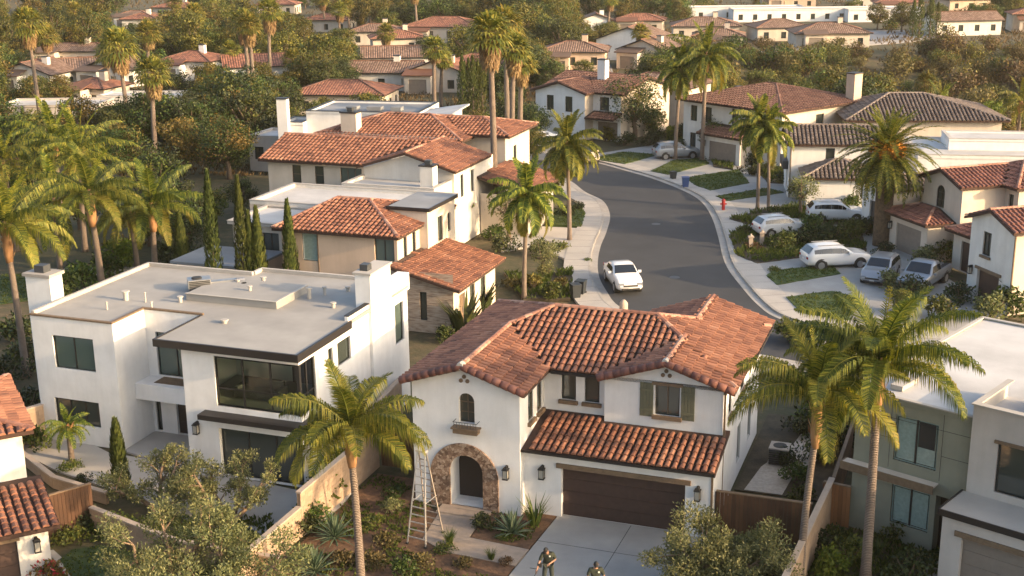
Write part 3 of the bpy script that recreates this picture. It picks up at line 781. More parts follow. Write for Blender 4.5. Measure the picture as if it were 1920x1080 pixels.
def spiky(name, seed, h, n=44, w=.09, mat='agave', flat=.2):
    r = random.Random(seed); root = empty(name); g = MB()
    for k in range(n):
        a = k * 2.4; e = 1.5 - (1.5 - flat) * (k / n); L = h * r.uniform(.85, 1.1); d = Vector((math.cos(a) * math.cos(e), math.sin(a) * math.cos(e), math.sin(e)))
        x = Vector((-math.sin(a), math.cos(a), 0)) * w; p = Vector((0, 0, .05)); m_ = p + d * L * .5; t = p + d * L - Vector((0, 0, .12 * L * math.cos(e)))
        up = x.cross(d).normalized() * .02
        g.add([p - x * .5, p + x * .5, m_ + x * .55, m_ - x * .55, t, m_ - up, p - up], [(0, 6, 5, 3), (6, 1, 2, 5), (3, 5, 4), (5, 2, 4)])
    g.build('leaves', M[mat], root); return root
def strap(name, seed, h, n=60, mat='green', w=.06):
    """clump of upright arching strap leaves"""
    r = random.Random(seed); root = empty(name); g = MB()
    for k in range(n):
        a = r.uniform(0, 2 * PI); q = r.uniform(0, .35) * h * .5; p = Vector((math.cos(a) * q, math.sin(a) * q, 0)); L = h * r.uniform(.6, 1.1)
        d = Vector((math.cos(a) * .35, math.sin(a) * .35, 1)).normalized(); x = Vector((-math.sin(a), math.cos(a), 0)) * w
        m_ = p + d * L * .55; t = m_ + Vector((math.cos(a) * .5, math.sin(a) * .5, .55)).normalized() * L * .45
        g.add([p - x * .4, p + x * .4, m_ + x * .5, m_ - x * .5, t], [(0, 1, 2, 3), (3, 2, 4)])
    g.build('leaves', M[mat], root); return root

def olive(name, seed, h, w, n=9000):
    """multi-stemmed olive: twisting pale limbs, dense rounded clumps with gaps between"""
    r = random.Random(seed); root = empty(name); tb = MB(); g = MB(); tips = []
    for k in range(4):
        a = k * PI / 2 + r.uniform(-.5, .5); p = Vector((math.cos(a) * .15, math.sin(a) * .15, -.1)); d = Vector((math.cos(a) * .35, math.sin(a) * .35, 1)).normalized(); pts = [p]
        for i in range(5):
            d = (d + rdir(r) * .35 + Vector((math.cos(a) * .12, math.sin(a) * .12, .1))).normalized(); p = p + d * h * .13; pts.append(p)
        tb.tube(pts, [.13, .11, .09, .075, .06, .045], 7)
        for q in pts[2:]:
            for _ in range(3):
                dd = (rdir(r) + Vector((math.cos(a) * .6, math.sin(a) * .6, .6))).normalized(); e = q + dd * w * r.uniform(.2, .38)
                e.z = min(max(e.z, h * .3), h * .92)
                tb.tube([q, q.lerp(e, .5) + rdir(r) * .08, e], [.035, .022, .008], 4, cap=False); tips.append((q, e, r.uniform(.75, 1.25)))
    tb.build('trunk', M['olivebark'], root, True)
    for k in range(n):
        q, e, f = tips[r.randrange(len(tips))]; c = q.lerp(e, .6 + .4 * r.random()); d = rdir(r); s_ = w * .10 * f * (r.uniform(.3, 1) ** .5)
        p = c + Vector((d.x, d.y, d.z * .9 + .1)) * s_; dd = (rdir(r) * .9 + d * .5 + Vector((0, 0, .5))).normalized()
        leafquad(g, p, dd, d + rdir(r) * .8, r.uniform(.09, .17), .05)
    g.build('crown', M['oliveleaf'], root); return root

# ---------------------------------------------------------------- cars
def car(name, seed, kind='suv', paint='carwhite'):
    """lofted body: cross sections along x (front = +x), greenhouse, real wheels"""
    root = empty(name)
    if kind == 'sedan':
        L = 4.75; Wd = .90; zr = 1.44
        st = [(-2.36, .42, .72, .70, 0, .76), (-2.25, .3, .95, .82, 0, 1.0), (-1.75, .28, 1.02, .88, 0, 1.08), (-1.55, .28, 1.02, .88, .06, 1.12), (-1.0, .26, 1.02, .9, 1, 1.42), (-.2, .26, 1.0, .9, 1, 1.5), (.3, .26, .99, .9, 1, 1.46), (1.0, .26, .99, .9, .03, 1.06), (1.5, .27, .97, .89, 0, 1.03), (2.05, .3, .88, .86, 0, .94), (2.28, .34, .74, .8, 0, .8), (2.38, .4, .58, .7, 0, .62)]
    elif kind == 'truck':
        L = 5.2; Wd = .97; zr = 1.85
        st = [(-2.6, .55, 1.1, .93, 0, 1.13), (-2.5, .5, 1.15, .96, 0, 1.18), (-1.0, .5, 1.15, .96, 0, 1.18), (-.7, .45, 1.15, .96, .2, 1.25), (-.6, .45, 1.15, .96, 1, 1.78), (.0, .45, 1.13, .96, 1, zr), (.55, .45, 1.12, .96, 1, 1.8), (1.15, .45, 1.12, .96, .03, 1.2), (1.6, .45, 1.1, .95, 0, 1.16), (2.35, .45, 1.02, .93, 0, 1.08), (2.55, .5, .9, .88, 0, .95), (2.62, .55, .75, .84, 0, .78)]
    elif kind == 'van':
        L = 5.0; Wd = .98; zr = 2.0
        st = [(-2.4, .5, 1.1, .95, .9, 1.85), (-2.3, .4, 1.1, .97, 1, zr), (-1, .35, 1.1, .98, 1, 2.02), (.5, .35, 1.1, .98, 1, zr), (1.0, .35, 1.08, .98, 1, 1.9), (1.75, .35, 1.05, .97, .03, 1.12), (2.2, .4, .9, .9, 0, .95), (2.4, .45, .7, .82, 0, .74)]
    else:
        L = 4.7; Wd = .94; zr = 1.70
        st = [(-2.34, .5, .85, .8, 0, .88), (-2.28, .38, 1.06, .9, .05, 1.15), (-1.88, .34, 1.12, .92, .9, 1.58), (-1.4, .32, 1.12, .93, 1, 1.66), (-.6, .3, 1.1, .94, 1, zr), (-.05, .3, 1.08, .94, 1, 1.68), (.25, .3, 1.08, .94, .9, 1.62), (.98, .3, 1.08, .93, .03, 1.14), (1.6, .32, 1.04, .92, 0, 1.09), (2.1, .35, .95, .88, 0, 1.0), (2.3, .4, .72, .76, 0, .76), (2.36, .45, .6, .7, 0, .62)]
    b = MB(); rings = []; wz = {'sedan': .34, 'suv': .38, 'truck': .41, 'van': .36}[kind]
    for x, zb, zt, hw, cab, ztop in st:
        rw = hw * (.98 - .2 * cab) if cab > .5 else hw * .93
        half = [(hw * .8, zb), (hw * .97, zb + .1), (hw, (zb + zt) * .5), (hw * .97, zt), (rw, zt + (ztop - zt) * .9), (rw * .86, ztop), (rw * .4, ztop + .015)]
        rings.append([(x, y, z) for y, z in half] + [(x, -y, z) for y, z in reversed(half)])
    n = len(rings[0]); vs = [q for rg in rings for q in rg]; fs = []; mi = []
    for i in range(len(rings) - 1):
        for k in range(n): fs.append((i * n + k, i * n + (k + 1) % n, (i + 1) * n + (k + 1) % n, (i + 1) * n + k))
    fs += [tuple(reversed(range(n))), tuple((len(rings) - 1) * n + k for k in range(n))]
    b.add(vs, fs); body = b.build('body', M[paint], root, True)
    mod = body.modifiers.new('bevel', 'EDGE_SPLIT') if False else None
    # glass: side windows, windscreen, rear screen, 8 mm proud of the greenhouse
    def P(i, k, t, s_):  # ring i point between k=3 (belt) and 4 (roof)
        a = Vector(rings[i][3]); c = Vector(rings[i][4]); q = a.lerp(c, t); return Vector((q.x, q.y * s_, q.z))
    cab = [i for i in range(len(st)) if st[i][4] > .5]; i0, i1 = cab[0], cab[-1]
    for sd in (1, -1):
        for j in range(i0, i1):
            g = MB(); q = [P(j, 3, .16, sd), P(j + 1, 3, .16, sd), P(j + 1, 3, .8, sd), P(j, 3, .8, sd)]
            c = sum(q, Vector()) / 4; q = [c + (v - c) * .985 + Vector((0, sd * .012, 0)) for v in q]; g.add(q, [(0, 1, 2, 3)]); g.build('side_window', M['carglass'], root)
        # front quarter
        g = MB(); a = P(i1, 3, .12, sd); c = P(i1, 3, .88, sd); d = Vector(rings[i1 + 1][3]); d.y *= sd
        q = [a, a.lerp(d, .75) + Vector((0, 0, .03)), c]; m_ = sum(q, Vector()) / 3; g.add([m_ + (v - m_) * .9 + Vector((0, sd * .014, .0)) for v in q], [(0, 1, 2)]); g.build('side_window', M['carglass'], root)
    def screen(ia, ib, nm):
        A = rings[ia]; B = rings[ib]; q = [Vector(A[5]), Vector(A[n - 6]), Vector(B[4]), Vector(B[n - 5])]
        ix = [5, 6, 7, 8]; top = [Vector(A[i]) for i in ix]; bot = [Vector(B[i]) for i in ix]
        nn = (top[3] - top[0]).cross(bot[0] - top[0]).normalized(); nn = nn if nn.z > 0 else -nn
        sc_ = lambda v: Vector((v.x, v.y * 1.04, v.z))
        t0, t1 = .06, .95; up_ = [sc_(a.lerp(b_, t0)) + nn * .02 for a, b_ in zip(top, bot)]; lo_ = [sc_(a.lerp(b_, t1)) + nn * .02 for a, b_ in zip(top, bot)]
        g = MB(); g.add(up_ + lo_, [(i, i + 1, i + 5, i + 4) for i in range(3)]); g.build(nm, M['carglass'], root)
    screen(i1, i1 + 1, 'windscreen'); 
    if kind != 'truck': screen(i0, max(0, i0 - 1), 'rear_window')
    wx = {'sedan': (-1.4, 1.4), 'suv': (-1.38, 1.42), 'truck': (-1.6, 1.65), 'van': (-1.5, 1.6)}[kind]
    for x in wx:
        for sd in (1, -1):
            w = MB(); w.tube([(x, sd * (Wd - .2), wz), (x, sd * (Wd + .005), wz)], wz, 20); w = w.build('tyre', M['tyre'], root)
            q = MB(); q.tube([(x, sd * (Wd - .02), wz), (x, sd * (Wd + .015), wz)], wz * .62, 14); q.build('rim', M['rim'], w)
            a = MB(); a.tube([(x, sd * (Wd - .3), wz + .03), (x, sd * (Wd - .012), wz + .03)], wz * 1.16, 20); a.build('wheel_arch', M['black'], root)
    xf = st[-1][0]; xb = st[0][0]
    for sd in (1, -1):
        g = MB(); g.box(xf - .4, xf - .02, sd * .6 - (.17), sd * .6 + .17, st[-1][2] + .02, st[-2][2] + .05); g.build('headlight', M['lightw'], root)
        g = MB(); g.box(xb - .01, xb + .14, sd * .68 - .14, sd * .68 + .14, .82, .98); g.build('tail_light', M['lightred'], root)
        g = MB(); i = i1; mx_ = st[i1][0] + .35; g.box(mx_ - .08, mx_ + .04, min(sd * Wd, sd * (Wd + .2)), max(sd * Wd, sd * (Wd + .2)), st[i1][2] + .02, st[i1][2] + .16); g.build('mirror', M[paint], root)
    g = MB(); g.box(xf - .1, xf + .02, -.6, .6, .36, .47); g.box(xf - .2, xf + .012, -.48, .48, st[-1][2] - .01, st[-1][2] + .09); g.build('grille', M['black'], root)
    g = MB(); g.box(xf + .012, xf + .03, -.16, .16, .47, .54); g.box(xb - .03, xb - .005, -.16, .16, .72, .8); g.build('number_plate', M['framewhite'], root)
    if kind == 'suv':
        for sd in (1, -1): g = MB(); g.bar((-1.6, sd * .62, 1.72), (.3, sd * .62, 1.72), .04); g.build('roof_rail', M['metal'], root)
    if kind == 'truck':
        g = MB(); g.box(-2.5, -.85, -.8, .8, 1.185, 1.19); g.build('bed', M['black'], root)
    return root
def place(o, loc, rz, label, cat, group=None): 
    o.location = loc; o.rotation_euler = (0, 0, rz); tag(o, label, cat, group); return o

# ---------------------------------------------------------------- people
def skin(name, verts, edges, radii, mat, parent, root=0, sub=1):
    me = bpy.data.meshes.new(name); me.from_pydata(verts, edges, []); me.materials.append(mat)
    o = bpy.data.objects.new(name, me); COL.objects.link(o); o.parent = parent
    md = o.modifiers.new('skin', 'SKIN'); me.skin_vertices.new() if not me.skin_vertices else None
    for i, rr in enumerate(radii):
        sv = me.skin_vertices[0].data[i]; sv.radius = (rr, rr) if not hasattr(rr, '__len__') else rr; sv.use_root = (i == root)
    md.use_smooth_shade = True
    o.modifiers.new('sub', 'SUBSURF').levels = sub; o.modifiers['sub'].render_levels = sub + 1
    return o
def hand(vl, el, rl, wrist_i, d, up, side):
    """palm and five fingers as short chains"""
    w = Vector(vl[wrist_i]); d = d.normalized(); x = d.cross(up).normalized() * side
    vl.append(tuple(w + d * .05)); el.append((wrist_i, len(vl) - 1)); rl.append((.036, .02)); pi = len(vl) - 1
    for k, (off, ln) in enumerate(((-.028, .075), (-.009, .085), (.01, .08), (.028, .062))):
        a = w + d * .075 + x * off; vl.append(tuple(a)); el.append((pi, len(vl) - 1)); rl.append(.011)
        vl.append(tuple(a + d * ln * .55 - up * .012)); el.append((len(vl) - 2, len(vl) - 1)); rl.append(.009)
        vl.append(tuple(a + d * ln * .85 - up * .04)); el.append((len(vl) - 2, len(vl) - 1)); rl.append(.0075)
    a = w + d * .03 - x * .035; vl.append(tuple(a)); el.append((pi, len(vl) - 1)); rl.append(.012)
    vl.append(tuple(a + d * .035 - x * .02 - up * .02)); el.append((len(vl) - 2, len(vl) - 1)); rl.append(.009)
def person(name, J, label, group=None):
    """J: joints dict in local metres, facing -y"""
    root = empty(name); V = Vector
    vl = [J['pelvis'], J['waist'], J['chest'], J['neck'], J['head']]; el = [(0, 1), (1, 2), (2, 3), (3, 4)]; rl = [(.15, .11), (.14, .1), (.17, .115), .058, .06]
    for s_ in 'LR':
        c = len(vl); vl += [J['sh' + s_], J['el' + s_], J['wr' + s_]]; el += [(2, c), (c, c + 1), (c + 1, c + 2)]; rl += [.06, .043, .028]
        wi = c + 2; d = V(J['wr' + s_]) - V(J['el' + s_]); hand(vl, el, rl, wi, d, V((0, -.3, 1)).normalized(), 1 if s_ == 'L' else -1)
        c = len(vl); vl += [J['hip' + s_], J['kn' + s_], J['an' + s_], J['toe' + s_]]; el += [(0, c), (c, c + 1), (c + 1, c + 2), (c + 2, c + 3)]; rl += [.095, .065, .045, .04]
    skin('body', vl, el, rl, M['skin'], root)
    # shirt and trousers over the body
    v = [J['waist'], J['chest'], tuple(V(J['chest']).lerp(V(J['neck']), .75))]; e = [(0, 1), (1, 2)]; rr = [(.175, .14), (.205, .145), .085]
    v.append(tuple(V(J['pelvis']) + V((0, 0, .04)))); e.append((0, 3)); rr.append((.175, .14))
    for s_ in 'LR':
        c = len(v); v += [J['sh' + s_], tuple(V(J['sh' + s_]).lerp(V(J['el' + s_]), .85))]; e += [(1, c), (c, c + 1)]; rr += [.085, .068]
    skin('shirt', v, e, rr, M['uniform'], root)
    v = [J['pelvis']]; e = []; rr = [(.175, .14)]
    for s_ in 'LR':
        c = len(v); v += [J['hip' + s_], J['kn' + s_], tuple(V(J['kn' + s_]).lerp(V(J['an' + s_]), .95))]; e += [(0, c), (c, c + 1), (c + 1, c + 2)]; rr += [.115, .085, .07]
    skin('trousers', v, e, rr, M['trousers'], root)
    for s_ in 'LR':
        a = V(J['an' + s_]); t = V(J['toe' + s_]); skin('boot', [tuple(a + V((0, 0, .03))), tuple(a + V((0, 0, -.03))), tuple(t)], [(0, 1), (1, 2)], [.06, .055, .05], M['black'], root)
    # head with face, ears, cap
    H_ = V(J['head']); f = V(J.get('face', (0, -1, -.25))).normalized(); sdv = f.cross(V((0, 0, 1))).normalized(); up = sdv.cross(f)
    b = MB(); n1, n2 = 14, 12
    for i in range(n2 + 1):
        ph = PI * i / n2
        for k in range(n1):
            a = 2 * PI * k / n1; x = math.sin(ph) * math.cos(a); y = math.sin(ph) * math.sin(a); z = math.cos(ph)
            wj = .076 * (1 - .22 * max(0, -z)); q = H_ + sdv * x * wj + f * (y * .094 + (.012 if y > .8 and -.3 < z < .1 else 0)) + up * z * .118
            b.v.append(tuple(q))
    for i in range(n2):
        for k in range(n1): b.f.append((i * n1 + k, i * n1 + (k + 1) % n1, (i + 1) * n1 + (k + 1) % n1, (i + 1) * n1 + k)); b.m.append(0)
    hd = b.build('head', M['skin'], root, True)
    b = MB(); b.tube([H_ + f * .09 + up * .02, H_ + f * .118 - up * .025, H_ + f * .09 - up * .035], [.012, .016, .012], 6)
    for q in (-1, 1): b.tube([H_ + sdv * .074 * q + up * .03, H_ + sdv * .088 * q, H_ + sdv * .074 * q - up * .035], [.01, .02, .01], 6)
    b.build('nose_and_ears', M['skin'], hd, True)
    b = MB()
    for q in (-1, 1): b.tube([H_ + f * .088 + sdv * .03 * q + up * .018, H_ + f * .097 + sdv * .03 * q + up * .018], .011, 8)
    b.box(0, 0, 0, 0, 0, 0); b.bar(H_ + f * .093 - up * .062 - sdv * .024, H_ + f * .093 - up * .062 + sdv * .024, .01)
    b.build('eyes_and_mouth', M['black'], hd)
    b = MB(); n2 = 6
    for i in range(n2 + 1):
        ph = PI * .56 * i / n2
        for k in range(14):
            a = 2 * PI * k / 14; b.v.append(tuple(H_ + sdv * math.sin(ph) * math.cos(a) * .086 + f * math.sin(ph) * math.sin(a) * .104 + up * (math.cos(ph) * .128 + .006)))
    for i in range(n2):
        for k in range(14): b.f.append((i * 14 + k, i * 14 + (k + 1) % 14, (i + 1) * 14 + (k + 1) % 14, (i + 1) * 14 + k)); b.m.append(0)
    c = H_ + up * .04 + f * .09
    b.add([c - sdv * .07, c + sdv * .07, c + sdv * .06 + f * .075 - up * .015, c - sdv * .06 + f * .075 - up * .015, c - sdv * .07 + up * .012, c + sdv * .07 + up * .012], [(0, 3, 2, 1), (4, 5, 2, 3), (0, 4, 3), (1, 2, 5)])
    b.build('cap', M['hair'], root, True)
    ch = V(J['chest']); b = MB(); cc = ch + V((.09, -.158, .06)); b.tube([cc, cc + V((0, -.012, .002))], .034, 10); b.build('badge', M['patchw'], root)
    return tag(root, label, 'person', group)
# ================================================================ near houses
def gable(H, u0, u1, v0, v1, z, sl, axis='v'):
    H.hip(u0, u1, v0, v1, z, sl, 0, 0, axis)
W = lambda sx, z, w, h, **k: ('win', sx, z, w, h, k)
# ---- the white stucco house in the middle of the picture
H = House('stucco_house', 'white stucco house with barrel tile roof, stone arch entry and wide brown garage door', (1.9, 47.6), 20)
H.wall((-6.26, -.5), (-1.58, -.5), 0, 5.42, [('archdoor', 1.62, .12, 1.45, 2.3, dict(depth=.95)), ('archwin', 2.06, 3.82, .68, 1.3, dict(frame='framebrown', nv=1, nh=2, fw=.05, depth=.22))], top=[(2.34, 6.2)])
H.wall((-1.58, -.5), (-1.58, 2.65), 0, 5.42, [W(1.03, 3.75, .62, 1.25, frame='framebrown', sill=1, nv=0, depth=.1), W(2.15, 3.75, .62, 1.25, frame='framebrown', sill=1, nv=0, depth=.1)])
H.wall((-1.58, 0), (6.12, 0), 0, 2.92, [('garage', 1.58, 0, 5.08, 2.18, dict(depth=.25))])
H.wall((6.12, 0), (6.12, 2.25), 0, 2.92, top=[(2.25, 3.4)][:0])
H.wall((-1.58, 2.65), (1.15, 2.65), 2.9, 5.46, [W(.74, 4.08, .64, 1.22, frame='framebrown', sill=1, nv=0), W(1.76, 4.08, .64, 1.22, frame='framebrown', sill=1, nv=0)])
H.wall((1.15, 2.65), (1.15, 2.25), 2.9, 5.46)
H.wall((1.15, 2.25), (6.06, 2.25), 2.9, 5.46, [W(2.12, 4.05, 1.02, 1.3, frame='framebrown', sill=1, lintel=1, shutters=1, nv=1)], top=[(2.6, 6.3)])
H.wall((6.06, 2.25), (6.06, 11.3), 0, 5.46, [W(1.2, 3.85, .6, 1.2, sill=1, nv=0, depth=.1), W(3.9, 3.9, 1.0, 1.2, sill=1, nv=1, depth=.1), W(3.6, .7, .8, 1.75, nv=0, frame='framewhite', depth=.1), W(6.3, .7, .8, 1.75, nv=0, frame='framewhite', depth=.1)])
H.wall((6.06, 11.3), (-6.26, 11.3), 0, 5.46, [W(2, 1, 2, 1.2), W(8, 3.6, 1.6, 1.2)])
H.wall((-6.26, 10.6), (-6.26, -.5), 0, 5.46, [W(3, 3.7, 1.2, 1.2), W(7, 1, 1.2, 1.2)])
b = MB(); so = arch(-5.52, .0, 3.0, 2.92, 24); si = arch(-4.64, .0, 1.45, 2.42, 24)
n_ = len(so)
for d0 in (-.59,):
    vs = [Vector((x, -.5, z)) for x, z in so] + [Vector((x, d0, z)) for x, z in so] + [Vector((x, d0, z)) for x, z in si] + [Vector((x, -.5, z)) for x, z in si]
    fs = []
    for i in range(1, n_): j = (i + 1) % n_; fs += [(i, j, n_ + j, n_ + i), (n_ + i, n_ + j, 2 * n_ + j, 2 * n_ + i), (2 * n_ + i, 2 * n_ + j, 3 * n_ + j, 3 * n_ + i)]
    b.add(vs, fs)
b.build('stone_arch', M['stone'], H.root)
H.part('entry_step', M['paver'], [(-5.0, -2.8, -1.3, -.45, -.05, .12)])
H.part('window_box', M['trim'], [(-4.35, -3.3, -.86, -.5, 3.46, 3.66), (-4.42, -3.23, -.92, -.5, 3.66, 3.72)])
b = MB()
for k in range(9): b.box(-4.3 + k * .12, -4.285 + k * .12, -.86, -.845, 3.72, 3.95)
b.box(-4.34, -3.3, -.865, -.84, 3.95, 3.975); b.box(-4.34, -4.32, -.86, -.5, 3.95, 3.97); b.box(-3.32, -3.3, -.86, -.5, 3.95, 3.97)
b.build('window_railing', M['darkmetal'], H.root)
H.part('garage_lintel', M['trim'], [(-.2, 5.3, -.09, .06, 2.19, 2.38)])
lantern(H, (-2.15, -.5, 1.9)); lantern(H, (-.78, 0, 1.9)); lantern(H, (5.6, 0, 1.9))
vents(H, -3.93, -.5, 5.72); vents(H, 3.72, 2.25, 5.86)
downspout(H, 6.13, 2.26, 3.35, 5.4); downspout(H, 6.13, .06, .1, 2.85); downspout(H, 6.1, 2.3, .1, 2.9)
for q in [(-1.6, 6.3, -.46, -.37, 2.84, 2.95), (-1.15, .95, 2.13, 2.22, 5.35, 5.46), (6.56, 6.66, 6.0, 11.2, 5.34, 5.46)]: H.part('gutter', M['brownmetal'], [q])
H.hip(-6.6, 6.55, 2.25, 10.75, 5.5, .33, 4.25, 4.25)
gable(H, -6.6, -1.25, -.86, 5.0, 5.5, .33); gable(H, .95, 6.55, 1.88, 6.2, 5.5, .33); gable(H, .95, 6.55, 7.0, 11.65, 5.5, .33)
H.shed(-1.56, 6.3, -.38, 2.64, 2.98, 0, .2)
H.roofs('tile', cw=.30, cl=.40, seg=5)
# rake barrels along the gable fronts
b = MB()
for u0, u1, v, dv in ((-6.6, -1.25, -.86, 0), (.95, 6.55, 1.88, 0)):
    m_ = (u0 + u1) / 2; zt = 5.5 + .33 * (u1 - u0) / 2
    for A, B in (((u0, v, 5.5), (m_, v, zt)), ((u1, v, 5.5), (m_, v, zt))):
        A = Vector(A); B = Vector(B); n = 8; b = MB()
        for k in range(n): b.tube([A.lerp(B, k / n), A.lerp(B, (k + 1.1) / n)], [.17, .145], 8)
        b.build('rake_tiles', M['tilered'], H.root, True)
b = MB(); 
for u, v, z in ((-3.925, -.98, 6.42), (3.75, 1.78, 6.46)): b.tube([(u, v, z), (u, v + .3, z)], .15, 8)
b.build('ridge_end_caps', M['walk'], H.root)
H.done(); HM = H

# ---- the white modern house on the left
H = House('modern_house', 'white modern flat roofed house with a black framed corner window', (-9.1, 50.4), 20)
cw = dict(frame='frame', glass='clear', fw=.09, nv=2, hz=[.36], depth=.12)
H.wall((-5.75, .3), (0, .3), 0, 6.0, [W(1.62, 3.3, 4.05, 2.3, **cw), W(1.6, 0.02, 4.1, 2.25, nv=2, fw=.07, depth=.25)])
H.wall((0, .3), (0, 11.35), 0, 6.0, [W(.08, 3.3, 1.35, 2.3, **dict(cw, nv=1)), W(2.62, 4.45, .45, 1.0, nv=0), W(3.5, 4.35, 1.3, 1.1, nv=0), W(9.55, 3.45, 1.0, 2.0, nv=0, glass='glassg')])
H.wall((-5.75, 3.7), (-5.75, .3), 0, 6.0)
H.wall((-10, 3.7), (-5.75, 3.7), 2.1, 6.15, [W(.5, 2.95, 2.1, 2.15, nv=1, glass='glassg')])
H.wall((-10, 3.7), (-5.75, 3.7), 0, 2.1, [('door', 1.3, .05, 1.2, 2.0, {}), W(.15, .1, .3, 1.9, nv=0)])
H.wall((-14.5, 1.3), (-10, 1.3), 0, 6.15, [W(1.1, 3.7, 2.25, 1.6, nv=1, glass='glassg'), W(.8, .95, 2.5, 1.25, nv=2)])
H.wall((-10, 1.3), (-10, 3.7), 0, 6.15)
H.wall((-14.5, 10.5), (-14.5, 1.3), 0, 6.15, [W(3, 3.6, 2, 1.4)])
H.wall((-8.2, 10.5), (-14.5, 10.5), 0, 6.15, [W(2, 3.6, 2, 1.4)]); H.wall((-8.2, 11.35), (-8.2, 10.5), 0, 6.15); H.wall((0, 11.35), (-8.2, 11.35), 0, 6.15, [W(2, 3.6, 2, 1.4)])
H.wm('white').box(-10, -5.75, 2.5, 3.68, 2.12, 2.88)
H.part('balcony_floor', M['trim'], [(-9.2, -5.77, 2.85, 3.68, 2.881, 2.9)])
H.mb('flat_roof', M['flat'], lambda b: b.prism([(-14.4, 1.4), (-10.12, 1.4), (-10.12, 3.8), (-6.8, 3.8), (-6.8, .0), (.12, .0), (.12, 11.25), (-8.3, 11.25), (-8.3, 10.4), (-14.4, 10.4)], 6.0, 6.15))
H.part('corner_post', M['frame'], [(-.13, .03, .27, .43, 3.3, 5.6)])
H.part('roof_fascia', M['brownmetal'], [(-6.88, .22, -.1, .0, 5.86, 6.2), (.12, .22, .0, 4.9, 5.86, 6.2), (-6.88, -6.8, .0, 3.72, 5.86, 6.2), (-6.8, -5.76, .0, 3.6, 5.88, 5.99), (-5.74, .12, .0, .29, 5.88, 5.99)])
H.part('parapet_coping', M['trim'], [(-14.55, -9.97, 1.25, 1.42, 6.152, 6.23), (-10.14, -9.96, 1.42, 3.66, 6.152, 6.232), (-10.14, -6.8, 3.66, 3.82, 6.152, 6.234)])
H.part('parapet', M['walk'], [(-14.55, -14.38, 1.42, 10.4, 6.152, 6.33), (-14.55, -8.2, 10.38, 10.55, 6.152, 6.331), (-8.25, -8.1, 10.55, 11.25, 6.152, 6.332), (-8.2, .0, 11.22, 11.4, 6.152, 6.333)])
H.wm('white').box(-.14, .02, 4.9, 7.0, 6.0, 6.36); H.part('parapet_metal', M['brownmetal'], [(-.18, .06, 4.92, 7.0, 6.36, 6.41)])
H.chimney(-.62, .16, 7.0, 9.2, 6.0, 7.75, capm='walk', pot=False); H.part('chimney_breast', M['white'], [(.003, .16, 7.0, 9.2, 0, 6.0)])
H.part('flue', M['darkmetal'], [(-.5, -.1, 7.3, 7.75, 7.85, 8.15)])
H.wm('white').box(-.5, .12, 9.2, 11.4, 5.9, 6.75)
H.part('skylight_platform', M['flat'], [(-8.9, -4.0, 5.55, 8.6, 6.153, 6.5)])
H.part('platform_edge', M['walk'], [(-8.93, -3.97, 5.5, 5.62, 6.5, 6.53), (-4.1, -3.97, 5.62, 8.6, 6.5, 6.532)])
for u, v, r, h in ((-11.7, 4.7, .16, .42), (-11.6, 3.1, .05, .35), (-10.6, 4.7, .05, .45), (-6.9, 9.3, .13, .3), (-3.4, 7.6, .13, .5), (-3.0, 8.4, .09, .35), (-1.6, 6.6, .12, .22), (-7.6, 8.1, .08, .4), (-7.2, 8.0, .11, .3), (-9.0, 5.2, .12, .25), (-5.2, 3.0, .15, .12), (-6.2, 6.9, .1, .55), (-2.2, 9.3, .12, .2), (-9.7, 3.9, .06, .3)):
    b = MB(); b.tube([(u, v, 6.14), (u, v, 6.15 + h)], r * .8, 10); b.tube([(u, v, 6.15 + h), (u, v, 6.2 + h)], r * 1.25, 10); b.build('roof_vent', M['walk'], H.root)
H.part('awning_ledge', M['brownmetal'], [(-4.75, .55, -.35, .28, 2.82, 3.05), (.02, .55, .28, 1.9, 2.82, 3.05)])
lantern(H, (-5.2, .3, 2.15))
# left chimney outside the wall
H.part('chimney', M['white'], [(-16.3, -14.9, 3.3, 4.2, 0, 7.35)]); H.part('chimney_cap', M['curb'], [(-16.4, -14.8, 3.2, 4.3, 7.35, 7.5)]); H.part('flue', M['darkmetal'], [(-15.9, -15.35, 3.5, 4.0, 7.5, 7.85)])
# room behind the corner window
H.part('interior_wall', M['interior'], [(-5.6, -.2, 4.3, 4.4, 3.0, 5.8), (-5.7, -5.6, .5, 4.3, 3.0, 5.8)]); H.part('interior_floor', M['carpet'], [(-5.6, -.16, .47, 4.3, 3.1, 3.2)]); H.part('interior_ceiling', M['interior'], [(-5.6, -.16, .47, 4.3, 5.8, 5.85)])
H.part('interior_door', M['doordark'], [(-2.6, -1.6, 4.22, 4.29, 3.2, 5.3)])
H.done(); HMo = H
def lw(H, u, v, z=0):  # local -> world
    a = -H.root.rotation_euler.z; o = H.root.location
    return Vector((o.x + u * math.cos(a) + v * math.sin(a), o.y - u * math.sin(a) + v * math.cos(a), o.z + z))
def rotof(H): return H.root.rotation_euler.z
